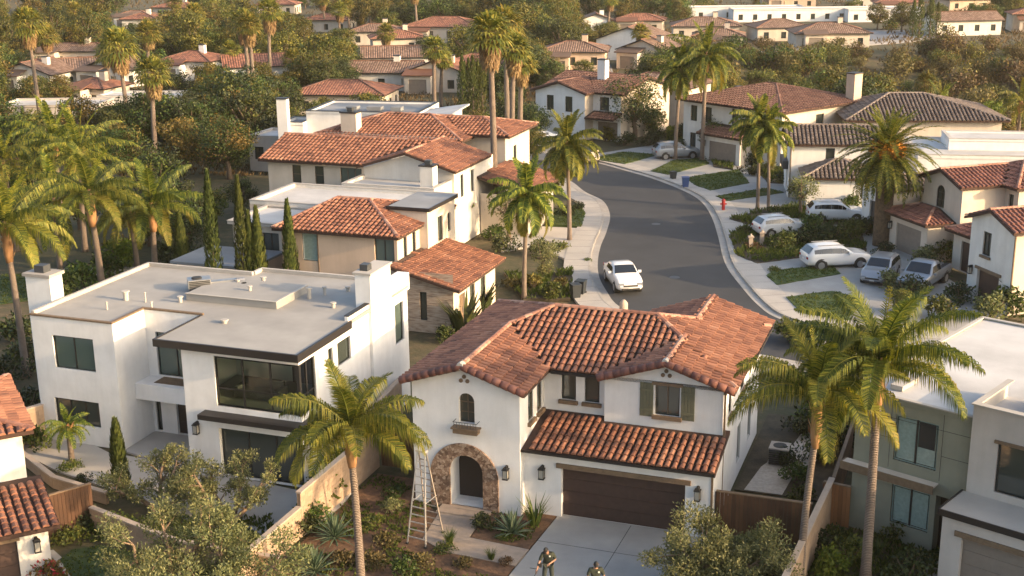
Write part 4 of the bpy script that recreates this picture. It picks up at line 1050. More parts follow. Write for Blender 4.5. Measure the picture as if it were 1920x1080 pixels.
# sofa and table inside, air conditioner on the roof
t = empty('sofa', lw(HMo, -2.9, 1.9, 3.2), rotof(HMo), 'dark sofa seen through the corner window of the white modern house', 'sofa')
b = MB(); b.box(-1, 1, -.4, .4, .1, .42); b.build('seat', M['sofa'], t); b = MB(); b.box(-1, 1, .28, .45, .42, .8); b.build('backrest', M['sofa'], t)
for q in (-1, 1): b = MB(); b.box(q * 1.0 - .1, q * 1.0 + .1, -.4, .45, .1, .58); b.build('armrest', M['sofa'], t)
t = empty('air_conditioner', lw(HMo, -9.3, 7.3, 6.15), rotof(HMo) + R(38), 'grey box air conditioner with a duct on the flat roof of the modern house', 'air conditioner')
b = MB(); b.box(-.55, .55, -.4, .4, .05, .6); b.build('casing', M['metal'], t)
b = MB(); 
for k in range(6): b.box(-.5, .5, -.42, -.4, .1 + k * .08, .15 + k * .08)
b.build('grille', M['black'], t); b = MB(); b.box(.55, 1.8, -.18, .18, .1, .4); b.tube([(1.8, 0, .25), (2.2, 0, .25)], .2, 10); b.build('duct', M['metal'], t)
b = MB(); b.tube([(-.1, 0, .6), (-.1, 0, .66)], .25, 12); b.build('fan_guard', M['black'], t)

# ---- peach house behind it
H = House('peach_house', 'peach stucco house behind the cypresses, with tile roof, stone clad wing and flat roofed tower', (-6.5, 74.0), 20)
H.wall((-8.0, -.3), (-.2, -.3), 0, 5.5, [W(1.4, 3.5, 1.05, 1.85, nv=0, glass='curtain', frame='framewhite'), W(6.3, 3.75, 1.3, 1.5, nv=1, glass='glassg')], mat='peach')
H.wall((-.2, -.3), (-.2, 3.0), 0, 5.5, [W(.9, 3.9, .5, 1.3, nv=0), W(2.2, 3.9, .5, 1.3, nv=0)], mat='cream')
H.wall((-8.0, 8), (-8, -.3), 0, 5.5, mat='peach'); H.wall((-.2, 8), (-8, 8), 0, 5.5, mat='peach')
H.part('wall_seam', M['trim'], [(-5.55, -5.48, -.33, -.301, 2.6, 5.4)])
H.hip(-8.4, .1, -.75, 8.2, 5.5, .25, 2.3, 4.0)
H.block(-2.2, .35, 3.0, 7.4, 0, 6.35, 'cream', f=[], r=[W(1.6, 4.0, .8, 1.6, nv=0), W(3.2, 4.3, .5, 1.2, nv=0)])
H.part('flat_roof', M['flatg'], [(-2.3, .5, 2.9, 7.5, 6.35, 6.48)]); H.part('parapet_coping', M['brownmetal'], [(-2.35, .55, 2.85, 2.92, 6.3, 6.52), (.5, .57, 2.92, 7.5, 6.3, 6.52)])
# side wing with its lean-to roof
H.wall((-.1, -1.3), (3.75, -1.3), 0, 3.7, [W(1.7, .75, .45, 1.75, nv=0)], mat='ledger', z0r=0, top=[(3.85, 2.9)][:0])
H.wall((3.75, -1.3), (3.75, 5.6), 0, 2.85, [('door', .9, .1, .9, 2.1, dict(mat='trim')), W(2.6, .6, .8, 1.7, nv=0, frame='framebrown'), W(4.4, .6, .8, 1.7, nv=0, frame='framebrown')], mat='cream')
H.wall((3.75, 5.6), (0, 5.6), 0, 2.85, mat='cream')
H.shed(-.15, 4.3, -1.75, 6.0, 4.0, -.25, 0)
H.roofs('tile', cw=.33, cl=.42, seg=4)
# flat roofed back part
H.block(-15.4, -2.3, 8.3, 14.5, 0, 4.7, 'cream', r=[W(2, 2.5, .8, 1.3)]); H.flat(-15.4, -2.3, 8.3, 14.5, 4.72, 'flatw', .22, 'white2', cap='walk')
H.block(-13.9, -8.1, 3.6, 8.25, 0, 4.55, 'cream', f=[('void', 1.0, 2.2, .5, 2.0), W(2.2, 2.6, 1.2, 1.4)]); H.flat(-14.1, -8.05, 3.3, 8.28, 4.57, 'flatw', .1, 'walk', cap='walk')
H.block(-15.6, -10.2, -.5, 3.5, 0, 2.7, 'peach', f=[W(1.2, 1.2, .9, .8, nv=0)]); H.part('flat_roof', M['flatg'], [(-15.9, -10.1, -.8, 3.55, 2.7, 2.86)])
H.block(-11.5, -4.2, 14.6, 20.5, 0, 4.9, 'white2', sides='frbl'); H.flat(-11.5, -4.2, 14.6, 20.5, 4.92, 'flatw', .2, 'white2', cap='walk')
H.chimney(-5.7, -4.7, 15.6, 16.5, 3, 6.5, 'white2')
H.done(); HP = H

# ---- the long white house with the big tile roofs
H = House('tiled_house', 'long cream house with rows of red tile roof and a gable, behind the peach house', (-18.8, 97.2), 20)
H.wall((0, .3), (8.2, .3), 0, 5.7, [W(2.1, 4.2, .75, 1.4, nv=0, nh=1, frame='framebrown', depth=.1), W(4.05, 4.2, .75, 1.4, nv=0, nh=1, frame='framebrown', depth=.1), W(6.2, 3.9, 1.8, 1.7, nv=2, glass='glassg', frame='framebrown')], mat='cream')
H.wall((8.2, .3), (15.5, .3), 0, 5.7, [W(5.1, 4.9, .5, .35, nv=0)], top=[(3.65, 6.85)], mat='white2')
H.wall((15.5, .3), (15.5, 9), 0, 5.7, [W(1.2, 3.6, .6, 1.7, nv=0), W(3.3, 3.6, .6, 1.7, nv=0)], mat='white2')
H.wall((0, 10), (0, .3), 0, 5.7, mat='cream'); H.wall((15.5, 9), (11, 9), 0, 5.7, mat='white2')
H.prism([(-.5, -.3), (8.2, -.3), (11.9, 4), (11.9, 8.3), (-.5, 8.3)], [(6 + .3 * .3, 0, .3), (6 + .3 * 8.3, 0, -.3)], [((-.5, 4, 7.29), (11.9, 4, 7.29))])
gable(H, 7.9, 15.9, -.4, 7, 5.9, .3)
H.chimney(1.5, 2.9, 9.8, 10.8, 3, 8.2, 'cream')
H.wall((0, 9.6), (12, 9.6), 5, 6.6, mat='cream'); H.hip(-.8, 12.5, 9.3, 18.5, 6.4, .28, 4.6, 4.6)
H.block(10.5, 15.2, 12, 18, 0, 6.6, 'cream', r=[W(2, 4, .7, 1.4)]); H.hip(8, 15.8, 11.4, 18.6, 6.6, .25, 0, 3.6)
H.wall((15.6, 5.2), (19.3, 5.2), 0, 3.2, mat='cream'); H.wall((19.3, 5.2), (19.3, 12), 0, 3.2, [W(1.5, .8, .8, 1.5), W(4, .8, .8, 1.5)], mat='cream')
H.shed(15.5, 19.9, 4.8, 12.3, 4.6, -.28, 0)
H.roofs('tile', cw=.36, cl=.46, seg=3)
H.done()
# ---- white flat-roofed house behind, with slim chimney
H = House('flat_roofed_house', 'white flat roofed house with a tall slim chimney, behind the red tile roofs', tuple(G(500, 300)[:2]), 12)
o = H.root.location; H.root.location = (-21.8, 121.5, 0)
H.block(0, 2.2, 0, 3.5, 0, 4.9, 'white', f=[W(.9, 2.5, .4, .9, nv=0)]); H.flat(0, 2.2, 0, 3.5, 4.9, 'flatg')
H.block(2.2, 13.3, 1, 8.5, 0, 5.9, 'white'); H.flat(2.2, 13.3, 1, 8.5, 5.9, 'flatg', .2)
H.chimney(-.1, .9, -.6, .1, 0, 7.4, pot=False); 
H.part('skylight', M['flatg'], [(5.5, 6.6, 3, 4, 5.95, 6.3), (7.6, 9, 3, 4, 5.95, 6.3), (10, 11, 3, 4, 5.95, 6.3)])
H.block(11, 16.6, -.5, 5, 0, 5.3, 'white', f=[W(2.8, 3.4, 1.5, .9)], r=[W(1, 3, 1, 1.4)])
H.mb('shed_roof', M['flatw'], lambda b: b.prism([(10.4, -1.2), (17.2, -1.2), (17.2, 5.4), (10.4, 5.4)], lambda x, y: 5.35 + (x - 10.4) * .14, lambda x, y: 5.5 + (x - 10.4) * .14))
H.wall((11, -.5), (16.6, -.5), 5.28, 5.35, top=[], mat='white')
H.wm('white').prism([(11.02, -.45), (16.55, -.45), (16.55, 4.9), (11.02, 4.9)], 5.25, lambda x, y: 5.35 + (x - 10.4) * .14)
H.done()

# ---- bottom right: olive green modern house and its off-white garage wing
H = House('green_modern_house', 'flat roofed modern house with olive green facade panels and a brown ledge, lower right corner', (13.35, 46.5), 42)
HG = H; L1 = 4.65
H.wall((0, 0), (L1, 0), 0, 5.75, [W(1.62, 3.35, 1.72, 1.85, nv=1, glass='curtain', fw=.08, depth=.12), W(1.68, .75, 1.55, 1.6, nv=1, glass='curtain', fw=.08, depth=.12), ('door', 3.45, .05, 1.05, 2.35, dict(depth=.5))], mat='olivewall')
H.wall((L1, 0), (L1, 1.2), 0, 5.75, mat='olivewall'); H.wall((0, 9), (0, 0), 0, 5.75, [W(3, 3.4, 1.2, 1.2)], mat='olivewall'); H.wall((12, 12), (0, 12), 0, 5.75, mat='olivewall')
H.wall((0, 12), (0, 9), 0, 5.75, mat='olivewall')
H.part('panel_joint', M['black'], [(0, L1, -.006, -.001, 5.02, 5.035), (1.45, 1.465, -.006, -.001, 3.0, 5.75), (3.5, 3.515, -.006, -.001, 3.0, 5.75), (0, 1.45, -.006, -.001, 4.2, 4.215), (3.52, L1, -.006, -.001, 4.0, 4.015)])
H.part('window_blind', M['black'], [(2.62, 3.25, -.0, .09, 4.15, 5.1)][:0] or [(2.55, 3.2, .085, .095, 4.1, 5.1)])
H.part('ledge', M['cream'], [(-.25, 3.5, -.45, -.003, 2.85, 2.9)]); H.part('ledge_fascia', M['trim'], [(-.25, 3.5, -.5, -.45, 2.6, 2.92), (-.3, -.25, -.5, -.003, 2.6, 2.92)])
H.flat(-.05, 12, -.05, 12, 5.78, 'flatw', .06, 'olivewall', cap='walk', t=.12)
H.part('skylight_curb', M['walk'], [(.9, 1.4, .9, 2.3, 5.8, 6.0)])
# off-white wing
H.wall((L1, -.25), (9.5, -.25), 2.9, 6.45, [W(1.0, 3.3, 2.2, 1.9, nv=1, lintel=1)], mat='greige'); H.wall((L1, 3), (L1, -.25), 5.7, 6.45, mat='greige')
H.part('parapet_coping', M['walk'], [(L1 - .05, 9.6, -.35, -.05, 6.45, 6.5), (L1 - .05, L1 + .2, -.05, 3, 6.45, 6.5)])
H.part('roof_hatch', M['darkmetal'], [(6.2, 8.5, 1.2, 3.2, 5.85, 6.7)])
H.wall((L1, 0), (L1, -2.2), 0, 2.95, mat='greige'); H.wall((L1, -2.2), (9.5, -2.2), 0, 2.95, [('garage', .75, 0, 3.9, 2.15, dict(mat='gdoortan', depth=.2))], mat='greige')
H.part('garage_lintel', M['trim'], [(L1 + .5, L1 + 4.9, -2.27, -2.15, 2.16, 2.36)])
H.part('flat_roof', M['walk'], [(L1 - .1, 9.6, -2.3, -.26, 2.95, 3.02)]); H.part('roof_fascia', M['brownmetal'], [(L1 - .14, 9.6, -2.36, -2.3, 2.82, 3.06), (L1 - .16, L1 - .1, -2.3, -.26, 2.82, 3.06)])
H.done()

H = House('added_shade_house', 'white hip roofed house added out of view at the lower right to shade the drive', (20.5, 35.5), 42)  # added outside the view to keep low sun off drive and house front
H.block(0, 13, 0, 9, 0, 6.2, 'white2', f=[W(1, 3.4, 1.2, 1.4), W(5, 3.4, 1.2, 1.4)], l=[W(2, 3.4, 1.2, 1.4)]); H.hip(-.5, 13.5, -.5, 9.5, 6.25, .33); H.roofs('ftile', tiles=False); H.done()
# ---- bottom left corner house
H = House('corner_house', 'small part of a cream house with two orange tile roofs, at the lower left corner', (-19.05, 46.1), -28)
H.wall((-7, 0), (0, 0), 0, 4.75, [W(5.0, 3.0, .85, 1.25, nv=0, frame='framebrown')], mat='white2'); H.wall((0, 0), (0, 6), 0, 4.75, mat='white2')
H.hip(-8, .4, -.45, 6.5, 4.8, .15, 3.4, 3.4)
H.wall((-6, -3.9), (.1, -3.9), 0, 2.4, [('garage', 2.1, 0, 2.9, 2.0, dict(mat='gdoor'))], mat='white2'); H.wall((.1, -3.9), (.1, -.02), 0, 2.4, mat='white2'); H.part('garage_lintel', M['trim'], [(-4.0, -.9, -3.98, -3.85, 2.01, 2.2)])
H.shed(-7, .5, -4.3, -.02, 2.45, 0, .07); H.roofs('tile', cw=.33, cl=.42, seg=4); lantern(H, (-.35, -3.9, 1.7)); H.done()

# ================================================================ right side of the street
H = House('gabled_house', 'narrow white gabled house with a brown door at the right edge', (28.9, 78.2), 75)
H.wall((0, 0), (4.3, 0), 0, 5.2, [W(1.3, 3.1, .8, 1.5, sill=1, nv=1), ('door', 1.0, 0, 2.2, 2.1, dict(mat='gdoor', depth=.2))], top=[(2.15, 6.0)], mat='white2')
H.part('door_lintel', M['trim'], [(.8, 3.4, -.08, .05, 2.12, 2.3)]); lantern(H, (.45, 0, 1.9))
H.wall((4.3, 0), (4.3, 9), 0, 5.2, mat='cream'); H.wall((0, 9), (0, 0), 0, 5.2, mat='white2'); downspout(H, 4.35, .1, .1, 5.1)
gable(H, -.35, 4.65, -.35, 9.2, 5.22, .36); H.roofs('tilered', cw=.34, cl=.45, seg=3); H.done()
H = House('garage_wing_house', 'cream two storey house with red tile roofs, arched window and two garage wings', (27.5, 91.0), 73)
H.wall((0, 0), (4.8, 0), 0, 2.75, [('garage', 1.1, 0, 3.0, 2.1, dict(mat='gdoortan', rows=4))], mat='cream'); H.wall((4.8, 0), (4.8, 3), 0, 2.75, mat='cream'); H.wall((0, 3), (0, 0), 0, 2.75, mat='cream'); lantern(H, (.5, 0, 1.8))
H.hip(-.4, 5.2, -.5, 4, 2.8, .33, 2.2, 2.2)
H.wall((1.2, 2.0), (5.6, 2.0), 2.4, 5.35, [('archwin', 1.5, 3.5, .95, 1.6, dict(nv=1, nh=2))], top=[(2.2, 6.15)], mat='cream')
H.wall((5.6, 2), (5.6, 5.5), 0, 5.35, mat='cream'); H.wall((5.6, 5.5), (7, 5.5), 0, 5.35, [W(.4, 3.6, .5, 1.2, nv=0)], mat='cream'); H.wall((7, 5.5), (7, 13), 0, 5.35, [W(3, 4.6, 3, .3)], mat='cream'); H.wall((1.2, 9), (1.2, 2), 0, 5.35, mat='cream')
gable(H, .9, 5.9, 1.6, 8.6, 5.4, .36)
H.hip(.9, 7.4, 5.0, 14, 5.4, .36, 3, 3, axis='v')
H.wall((6.4, 1.0), (9.8, 1.0), 0, 2.7, [('garage', .9, 0, 2.4, 2.1, dict(mat='gdoor'))], mat='cream'); H.wall((6.4, 3), (6.4, 1.0), 0, 2.7, mat='cream')
H.hip(6.0, 10.2, .5, 5, 2.75, .33, 2.1, 2.1)
H.roofs('tilered', cw=.34, cl=.45, seg=3); H.done()
H = House('white_gable_house', 'small white gabled garage with a grey door behind the thick date palm', tuple(G(1613, 432)[:2]), 70)
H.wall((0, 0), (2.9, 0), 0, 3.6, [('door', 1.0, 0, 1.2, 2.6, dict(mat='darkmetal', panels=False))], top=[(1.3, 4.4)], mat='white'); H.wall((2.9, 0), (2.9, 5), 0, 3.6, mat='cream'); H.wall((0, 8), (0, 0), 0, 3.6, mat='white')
gable(H, -.25, 3.1, -.3, 5, 3.65, .45); H.roofs('tilegrey', 'ridgegrey', cw=.36, cl=.46, seg=3)
H.block(3.2, 8.6, 3, 8, 0, 3.3, 'cream'); H.flat(3.2, 8.6, 3, 8, 3.32, 'flatw', .1, 'walk'); H.done()
H = House('low_white_house', 'low white flat roofed house right of the date palm', (33.5, 104.0), 10)
H.block(0, 18, 0, 9, 0, 4.2, 'white', f=[W(2, 1.6, .5, 1.3), W(6, 1.6, 1.2, 1.3)]); H.flat(0, 18, 0, 9, 4.22, 'flatw', .25, 'white', cap='walk')
H.block(3, 14, 4, 8.5, 4.2, 5.0, 'white'); H.flat(3, 14, 4, 8.5, 5.02, 'flatw', .15, 'white', cap='walk'); H.done()
H = House('grey_roofed_house', 'white house with grey brown tile roofs and a balcony, left of the date palm', (23.9, 108.3), 8)
H.wall((0, 0), (8, 0), 0, 4.7, [W(3.0, 2.9, .75, 1.5, nv=0, sill=1), ('archwin', 5.0, 3.0, .9, .5, dict(nv=0))], mat='white'); H.wall((0, 6), (0, 0), 0, 4.7, [W(1, 2.9, 2, 1.2), ('door', 3.2, 0, 1.2, 2.2, dict(mat='darkmetal'))], top=[(3, 5.7)], mat='white'); H.wall((8, 0), (8, 6), 0, 4.7, mat='cream')
H.part('balcony_rail', M['darkmetal'], [(-.5, -.02, .8, 4.4, 2.4, 3.1)])
H.hip(-.4, 8.4, -.4, 6.4, 4.75, .34, 0, 0)
H.wall((1.2, -4.0), (6.8, -4.0), 0, 2.6, [W(4.4, .9, .8, 1.1, nv=0)], mat='white'); H.wall((1.2, 0), (1.2, -4), 0, 2.6, [('door', 1.0, 0, 1.8, 2.1, dict(mat='darkmetal')), ], mat='white'); H.wall((6.8, -4), (6.8, 0), 0, 2.6, mat='cream')
H.hip(.8, 7.2, -4.4, 1.5, 2.65, .36, 2.9, 2.9)
H.roofs('tilegrey', 'ridgegrey', cw=.36, cl=.46, seg=3); downspout(H, .1, .0, .1, 4.6); H.done()
H = House('grey_hipped_house', 'wide house with a grey tile hip roof behind the date palm', (32.5, 121.5), 5)
H.block(0, 14, 0, 10, 0, 4.6, 'cream'); H.hip(-.6, 14.6, -.6, 10.6, 4.7, .33, 5, 7); H.roofs('tilegrey', 'ridgegrey', cw=.38, cl=.48, seg=3)
H.done()
H = House('brown_hipped_house', 'large cream house with a broad red brown hip roof, brick chimney and taupe garage door', (17.9, 131.6), 52)
H.wall((0, 0), (13, 0), 0, 5.5, [W(1.0, 3.4, .9, 1.6), W(3.0, 3.4, .9, 1.6), W(10.1, 3.3, 1.5, 1.6, frame='framebrown', nv=2), W(1.0, .5, .8, 1.7), W(6.6, 3.2, .9, 2)], mat='white2')
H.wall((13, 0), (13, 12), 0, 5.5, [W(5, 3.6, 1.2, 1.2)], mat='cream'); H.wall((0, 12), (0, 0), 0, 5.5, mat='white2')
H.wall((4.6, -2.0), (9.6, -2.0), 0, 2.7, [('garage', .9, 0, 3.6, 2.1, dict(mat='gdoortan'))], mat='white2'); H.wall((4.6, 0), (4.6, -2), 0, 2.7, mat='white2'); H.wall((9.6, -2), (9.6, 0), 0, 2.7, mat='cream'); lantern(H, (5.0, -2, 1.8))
H.shed(4.2, 10, -2.5, .1, 2.8, 0, .3); H.hip(-.6, 13.6, -.7, 12.6, 5.55, .24, 6.6, 6.6); H.roofs('tilebrown', 'tilebrown', cw=.38, cl=.48, seg=3)
H.chimney(12.4, 13.4, 10.2, 11.4, 3, 8.3, 'peach', pot=False); H.done()
H = House('gable_street_house', 'white two storey gabled house with a slim white chimney at the end of the street', (2.9, 143.2), 37)
H.wall((0, 0), (6.6, 0), 0, 5.1, [W(1.5, 3.0, .95, 1.7), W(4.0, 3.0, .95, 1.7)], top=[(3.3, 6.1)], mat='white'); H.wall((6.6, 0), (6.6, 1.6), 0, 5.1, mat='cream'); H.wall((6.6, 1.6), (10.2, 1.6), 0, 5.1, [W(.9, 3.2, 1.2, 1.5, nv=0, frame='framebrown'), ('garage', .6, 0, 2.6, 2, dict(mat='gdoortan'))], mat='white')
H.wall((10.2, 1.6), (10.2, 12), 0, 5.1, [W(2, 3, 1, 1.3)], top=[(5.2, 6.3)], mat='cream'); H.wall((0, 12), (0, 0), 0, 5.1, mat='white')
gable(H, -.5, 7.1, -.5, 10, 5.15, .3); H.hip(-.5, 10.8, 1.2, 12, 5.15, .26, 0, 0); H.shed(6.7, 10.4, -.3, 1.6, 2.6, 0, .3)
H.roofs('tilebrown', 'tilebrown', cw=.4, cl=.5, seg=3); H.chimney(5.2, 6.2, 4.6, 5.4, 4, 8.3, 'white', pot=False); H.done()
H = House('rear_tiled_house', 'cream house with low brown roof just behind the gabled house ending the street', (12.4, 152.0), 30)
H.block(0, 9, 0, 8, 0, 4.4, 'cream', f=[W(1, 2.4, 1, 1.4), W(4.5, 2.4, 1, 1.4)]); H.hip(-.5, 9.5, -.5, 8.5, 4.5, .25, 3, 3); H.roofs('ftileb', tiles=False, ridge='tilebrown'); H.done()
# ================================================================ setting
def catmull(P, n=10):
    P = [Vector(p[:2]) for p in P]; out = []
    for i in range(len(P) - 1):
        p0 = P[max(i - 1, 0)]; p1 = P[i]; p2 = P[i + 1]; p3 = P[min(i + 2, len(P) - 1)]
        for k in range(n):
            t = k / n; out.append(.5 * ((2 * p1) + (-p0 + p2) * t + (2 * p0 - 5 * p1 + 4 * p2 - p3) * t * t + (-p0 + 3 * p1 - 3 * p2 + p3) * t ** 3))
    out.append(P[-1]); return out
def offset(L, d):
    out = []
    for i, p in enumerate(L):
        t = (L[min(i + 1, len(L) - 1)] - L[max(i - 1, 0)]).normalized(); out.append(p + Vector((t.y, -t.x)) * d)
    return out
def canyon(x, y):
    fx = max(0, min(1, (x - 24 - max(0, (y - 150)) * .05) / 14)); fx = fx * fx * (3 - 2 * fx)
    if y < 148 or y > 236: return 0
    if y < 160: f = (y - 148) / 12
    elif y < 186: f = 1
    else: f = 1 - (y - 186) / 50
    f = max(0, min(1, f)); f = f * f * (3 - 2 * f)
    return -8.5 * f * fx
def gz(x, y):
    return canyon(x, y)
# one ground sheet to the horizon
b = MB()
xs = [-3000, -1200, -500] + [-260 + 8 * i for i in range(66)] + [500, 1200, 3000]; ys = [-200, -20, 10] + [20 + 6 * i for i in range(70)] + [480, 600, 1000, 3000, 6000]
for y in ys:
    for x in xs:
        z = canyon(x, y)
        if z < -.5: z += .9 * (noise.noise(Vector((x * .06, y * .06, 0))))
        b.v.append((x, y, z - .05))
nx = len(xs)
for j in range(len(ys) - 1):
    for i in range(nx - 1): b.f.append((j * nx + i, j * nx + i + 1, (j + 1) * nx + i + 1, (j + 1) * nx + i)); b.m.append(0)
m, nt, bs = newmat('earth_and_dry_grass')
n1 = noi(nt, .05, 6, .65); n2 = noi(nt, 1.2, 5, .7); a = nd(nt, 'ShaderNodeMix'); a.inputs[0].default_value = .45
nt.links.new(n1.outputs[0], a.inputs[2]); nt.links.new(n2.outputs[0], a.inputs[3])
r = ramp(nt, a.outputs[0], [(.34, (.028, .032, .012)), (.46, (.05, .05, .02)), (.56, (.085, .065, .032)), (.7, (.15, .11, .06))])
nt.links.new(r.outputs[0], bs.inputs['Base Color']); bs.inputs['Roughness'].default_value = .95
bp = nd(nt, 'ShaderNodeBump'); bp.inputs['Distance'].default_value = .1; bp.inputs['Strength'].default_value = .8; nt.links.new(n2.outputs[0], bp.inputs['Height']); nt.links.new(bp.outputs[0], bs.inputs['Normal'])
tag(b.build('ground', m), kind='structure')

# the curving street
RL = [G(*p) for p in ((900, 310), (975, 312), (1030, 322), (1070, 340), (1097, 360), (1130, 377), (1143, 403), (1137, 433), (1125, 463), (1120, 493), (1123, 520), (1137, 547), (1158, 573))] + [Vector((8.3, 73.5, 0)), Vector((12.5, 68.5, 0)), Vector((19, 64.5, 0)), Vector((30, 61.5, 0)), Vector((60, 58, 0))]
RR = [G(*p) for p in ((900, 268), (985, 277), (1050, 288), (1110, 303), (1170, 319), (1230, 337), (1287, 360), (1317, 380), (1335, 407), (1347, 443), (1360, 493), (1387, 533), (1423, 573), (1460, 597))] + [Vector((18.3, 71.5, 0)), Vector((24, 69, 0)), Vector((32, 67.5, 0)), Vector((60, 65, 0))]
cl_, cr_ = catmull(RL), catmull(RR)
def poly_strip(name, A, B, z0, z1, mat, kind='structure', side=True):
    b = MB(); n = len(A)
    b.v += [(p.x, p.y, z1) for p in A] + [(p.x, p.y, z1) for p in B]
    for i in range(n - 1): b.f.append((i, i + 1, n + i + 1, n + i)); b.m.append(0)
    if side:
        b.v += [(p.x, p.y, z0) for p in A] + [(p.x, p.y, z0) for p in B]
        for i in range(n - 1):
            b.f.append((2 * n + i, 2 * n + i + 1, i + 1, i)); b.f.append((n + i, n + i + 1, 3 * n + i + 1, 3 * n + i)); b.m += [0, 0]
    return tag(b.build(name, mat), kind=kind)
LAWNS = []
def flatpoly(name, pts, z, mat, z0=None, kind='structure'):
    b = MB(); P = [(p[0], p[1]) for p in pts]
    b.prism(P, (z - .1) if z0 is None else z0, z); return tag(b.build(name, mat), kind=kind)
road = [(p.x, p.y) for p in cl_] + [(p.x, p.y) for p in reversed(cr_)]
b = MB(); b.v = [(x, y, 0.0) for x, y in road]; b.f = [tuple(t) for t in tessellate_polygon([[Vector((x, y, 0)) for x, y in road]])]; b.m = [0] * len(b.f)
tag(b.build('road', M['asphalt']), kind='structure')
poly_strip('gutter', offset(cl_, .5), offset(cl_, -.03), 0, .012, M['curb']); poly_strip('gutter', offset(cr_, -.5), offset(cr_, .03), 0, .012, M['curb'])
poly_strip('kerb', offset(cl_, .66), offset(cl_, .48), -.05, .13, M['curb']); poly_strip('kerb', offset(cr_, -.66), offset(cr_, -.48), -.05, .13, M['curb'])
poly_strip('pavement', offset(cl_, 2.35), offset(cl_, .655), -.05, .122, M['walk']); poly_strip('pavement', offset(cr_, -2.3), offset(cr_, -.655), -.05, .122, M['walk'])
# joints in the pavement
b = MB()
for L_, sg in ((cl_, 1), (cr_, -1)):
    acc = 0; A = offset(L_, sg * .67); B = offset(L_, sg * 2.3)
    for i in range(1, len(A)):
        acc += (A[i] - A[i - 1]).length
        if acc > 1.5:
            acc = 0; b.bar((A[i].x, A[i].y, .1215), (B[i].x, B[i].y, .1215), .02, .006)
tag(b.build('pavement_joints', M['patch']), kind='structure')
# concrete aprons, lawns and beds right of the street (pixel outlines dropped onto the ground)
PXP = lambda pts, z=0: [G(px, py, z) for px, py in pts]
flatpoly('driveways', PXP([(1120, 288), (1300, 260), (1440, 300), (1500, 352), (1640, 400), (1700, 470), (1880, 590), (1800, 640), (1640, 700)] + [(1497, 640)], .1) + [Vector((p.x, p.y)) for p in reversed(offset(cr_[30:150], -2.25))], .105, M['concrete'], -.05)
def lawn(pts, mat='lawn', z=.17, name='lawn'):
    P = PXP(pts, z); Q = []; rr_ = random.Random(len(pts) + int(pts[0][0]))
    for i, p in enumerate(P):
        q = P[(i + 1) % len(P)]; n = max(1, int((q - p).length / .35))
        for k in range(n): v = p.lerp(q, k / n); Q.append(v + Vector((rr_.uniform(-.05, .05), rr_.uniform(-.05, .05), 0)))
    LAWNS.append((name, P, z)); return flatpoly(name, Q, z, M[mat], -.02)
lawn([(1108, 297), (1168, 284), (1235, 289), (1172, 307)]); lawn([(1220, 320), (1262, 300), (1318, 296), (1330, 306), (1252, 327)])
lawn([(1284, 333), (1385, 317), (1405, 342), (1332, 356), (1305, 347)]); lawn([(1342, 367), (1440, 352), (1470, 360), (1362, 376)])
lawn([(1438, 516), (1450, 506), (1560, 496), (1575, 512), (1456, 533)]); lawn([(1475, 556), (1560, 545), (1620, 560), (1590, 600), (1503, 586)])
for q in ([(1368, 410), (1440, 390), (1612, 383), (1605, 417), (1520, 424), (1402, 420)], [(1367, 440), (1396, 426), (1612, 424), (1625, 470), (1500, 482), (1420, 493), (1382, 478)], [(1335, 300), (1372, 300), (1375, 318), (1338, 312)], [(1250, 240), (1330, 235), (1332, 285), (1250, 285)], [(1400, 300), (1500, 320), (1500, 345), (1440, 342)]):
    lawn(q, 'soil', .16, 'planting_bed')
# left frontage
lawn([(1005, 398), (1085, 383), (1098, 398), (1090, 424), (1025, 420)]); lawn([(945, 510), (1010, 520), (1075, 500), (1068, 560), (980, 560)], 'soil', .16, 'planting_bed')
flatpoly('driveways', PXP([(930, 425), (1010, 424), (1092, 428), (1082, 480), (1062, 486), (1000, 460), (940, 470)], .1), .1, M['walk'], -.05)
flatpoly('driveways', PXP([(905, 262), (985, 262), (1090, 290), (1030, 300), (905, 292)], .1), .1, M['walk'], -.05)
# front garden and drive of the main house
fp = lambda pts: [lw(HM, u, v) for u, v in pts]
flatpoly('driveway', fp([(-.15, .2), (6.1, .2), (5.9, -12), (-.55, -12), (-.35, -5)]), .03, M['concrete'], -.05)
b = MB(); 
for q in (((2.9, .1), (2.75, -12)), ((-.3, -2.3), (6.1, -2.3)), ((-.4, -5.6), (6, -5.6))):
    A = lw(HM, *q[0], .031); B = lw(HM, *q[1], .031); b.bar(A, B, .025, .004)
tag(b.build('driveway_joints', M['patch']), kind='structure')
flatpoly('front_walk', fp([(-4.9, -1.2), (-3.0, -1.25), (-2.9, -2.9), (-.33, -3.1), (-.4, -4.5), (-3.4, -4.3), (-4.6, -3.6)]), .035, M['paver'], -.05)
flatpoly('mulch_bed', fp([(-9.0, 1.5), (-6.3, 1.5), (-6.3, -.4), (-4.92, -1.2), (-4.62, -3.62), (-3.4, -4.32), (-.42, -4.52), (-.6, -12), (-9.0, -12)]), .02, M['mulch'], -.04)
flatpoly('mulch_bed', fp([(-2.95, -.4), (-1.4, -.05), (-.2, .1), (-.35, -3.05), (-2.85, -2.85)]), .022, M['mulch'], -.04)
flatpoly('side_yard', fp([(6.2, 4.8), (10.6, 4.8), (10.6, 14), (6.2, 14)]), .02, M['soil'], -.04)
flatpoly('gravel_path', fp([(6.6, 4.9), (8.2, 4.9), (8.4, 7.2), (9.4, 9.6), (9.8, 13.8), (8.3, 13.8), (7.9, 10.5), (6.9, 7.5)]), .03, M['gravel'], -.04)
flatpoly('front_pavement', fp([(-40, -12), (40, -12), (40, -13.6), (-40, -13.6)]), .05, M['walk'], -.05)
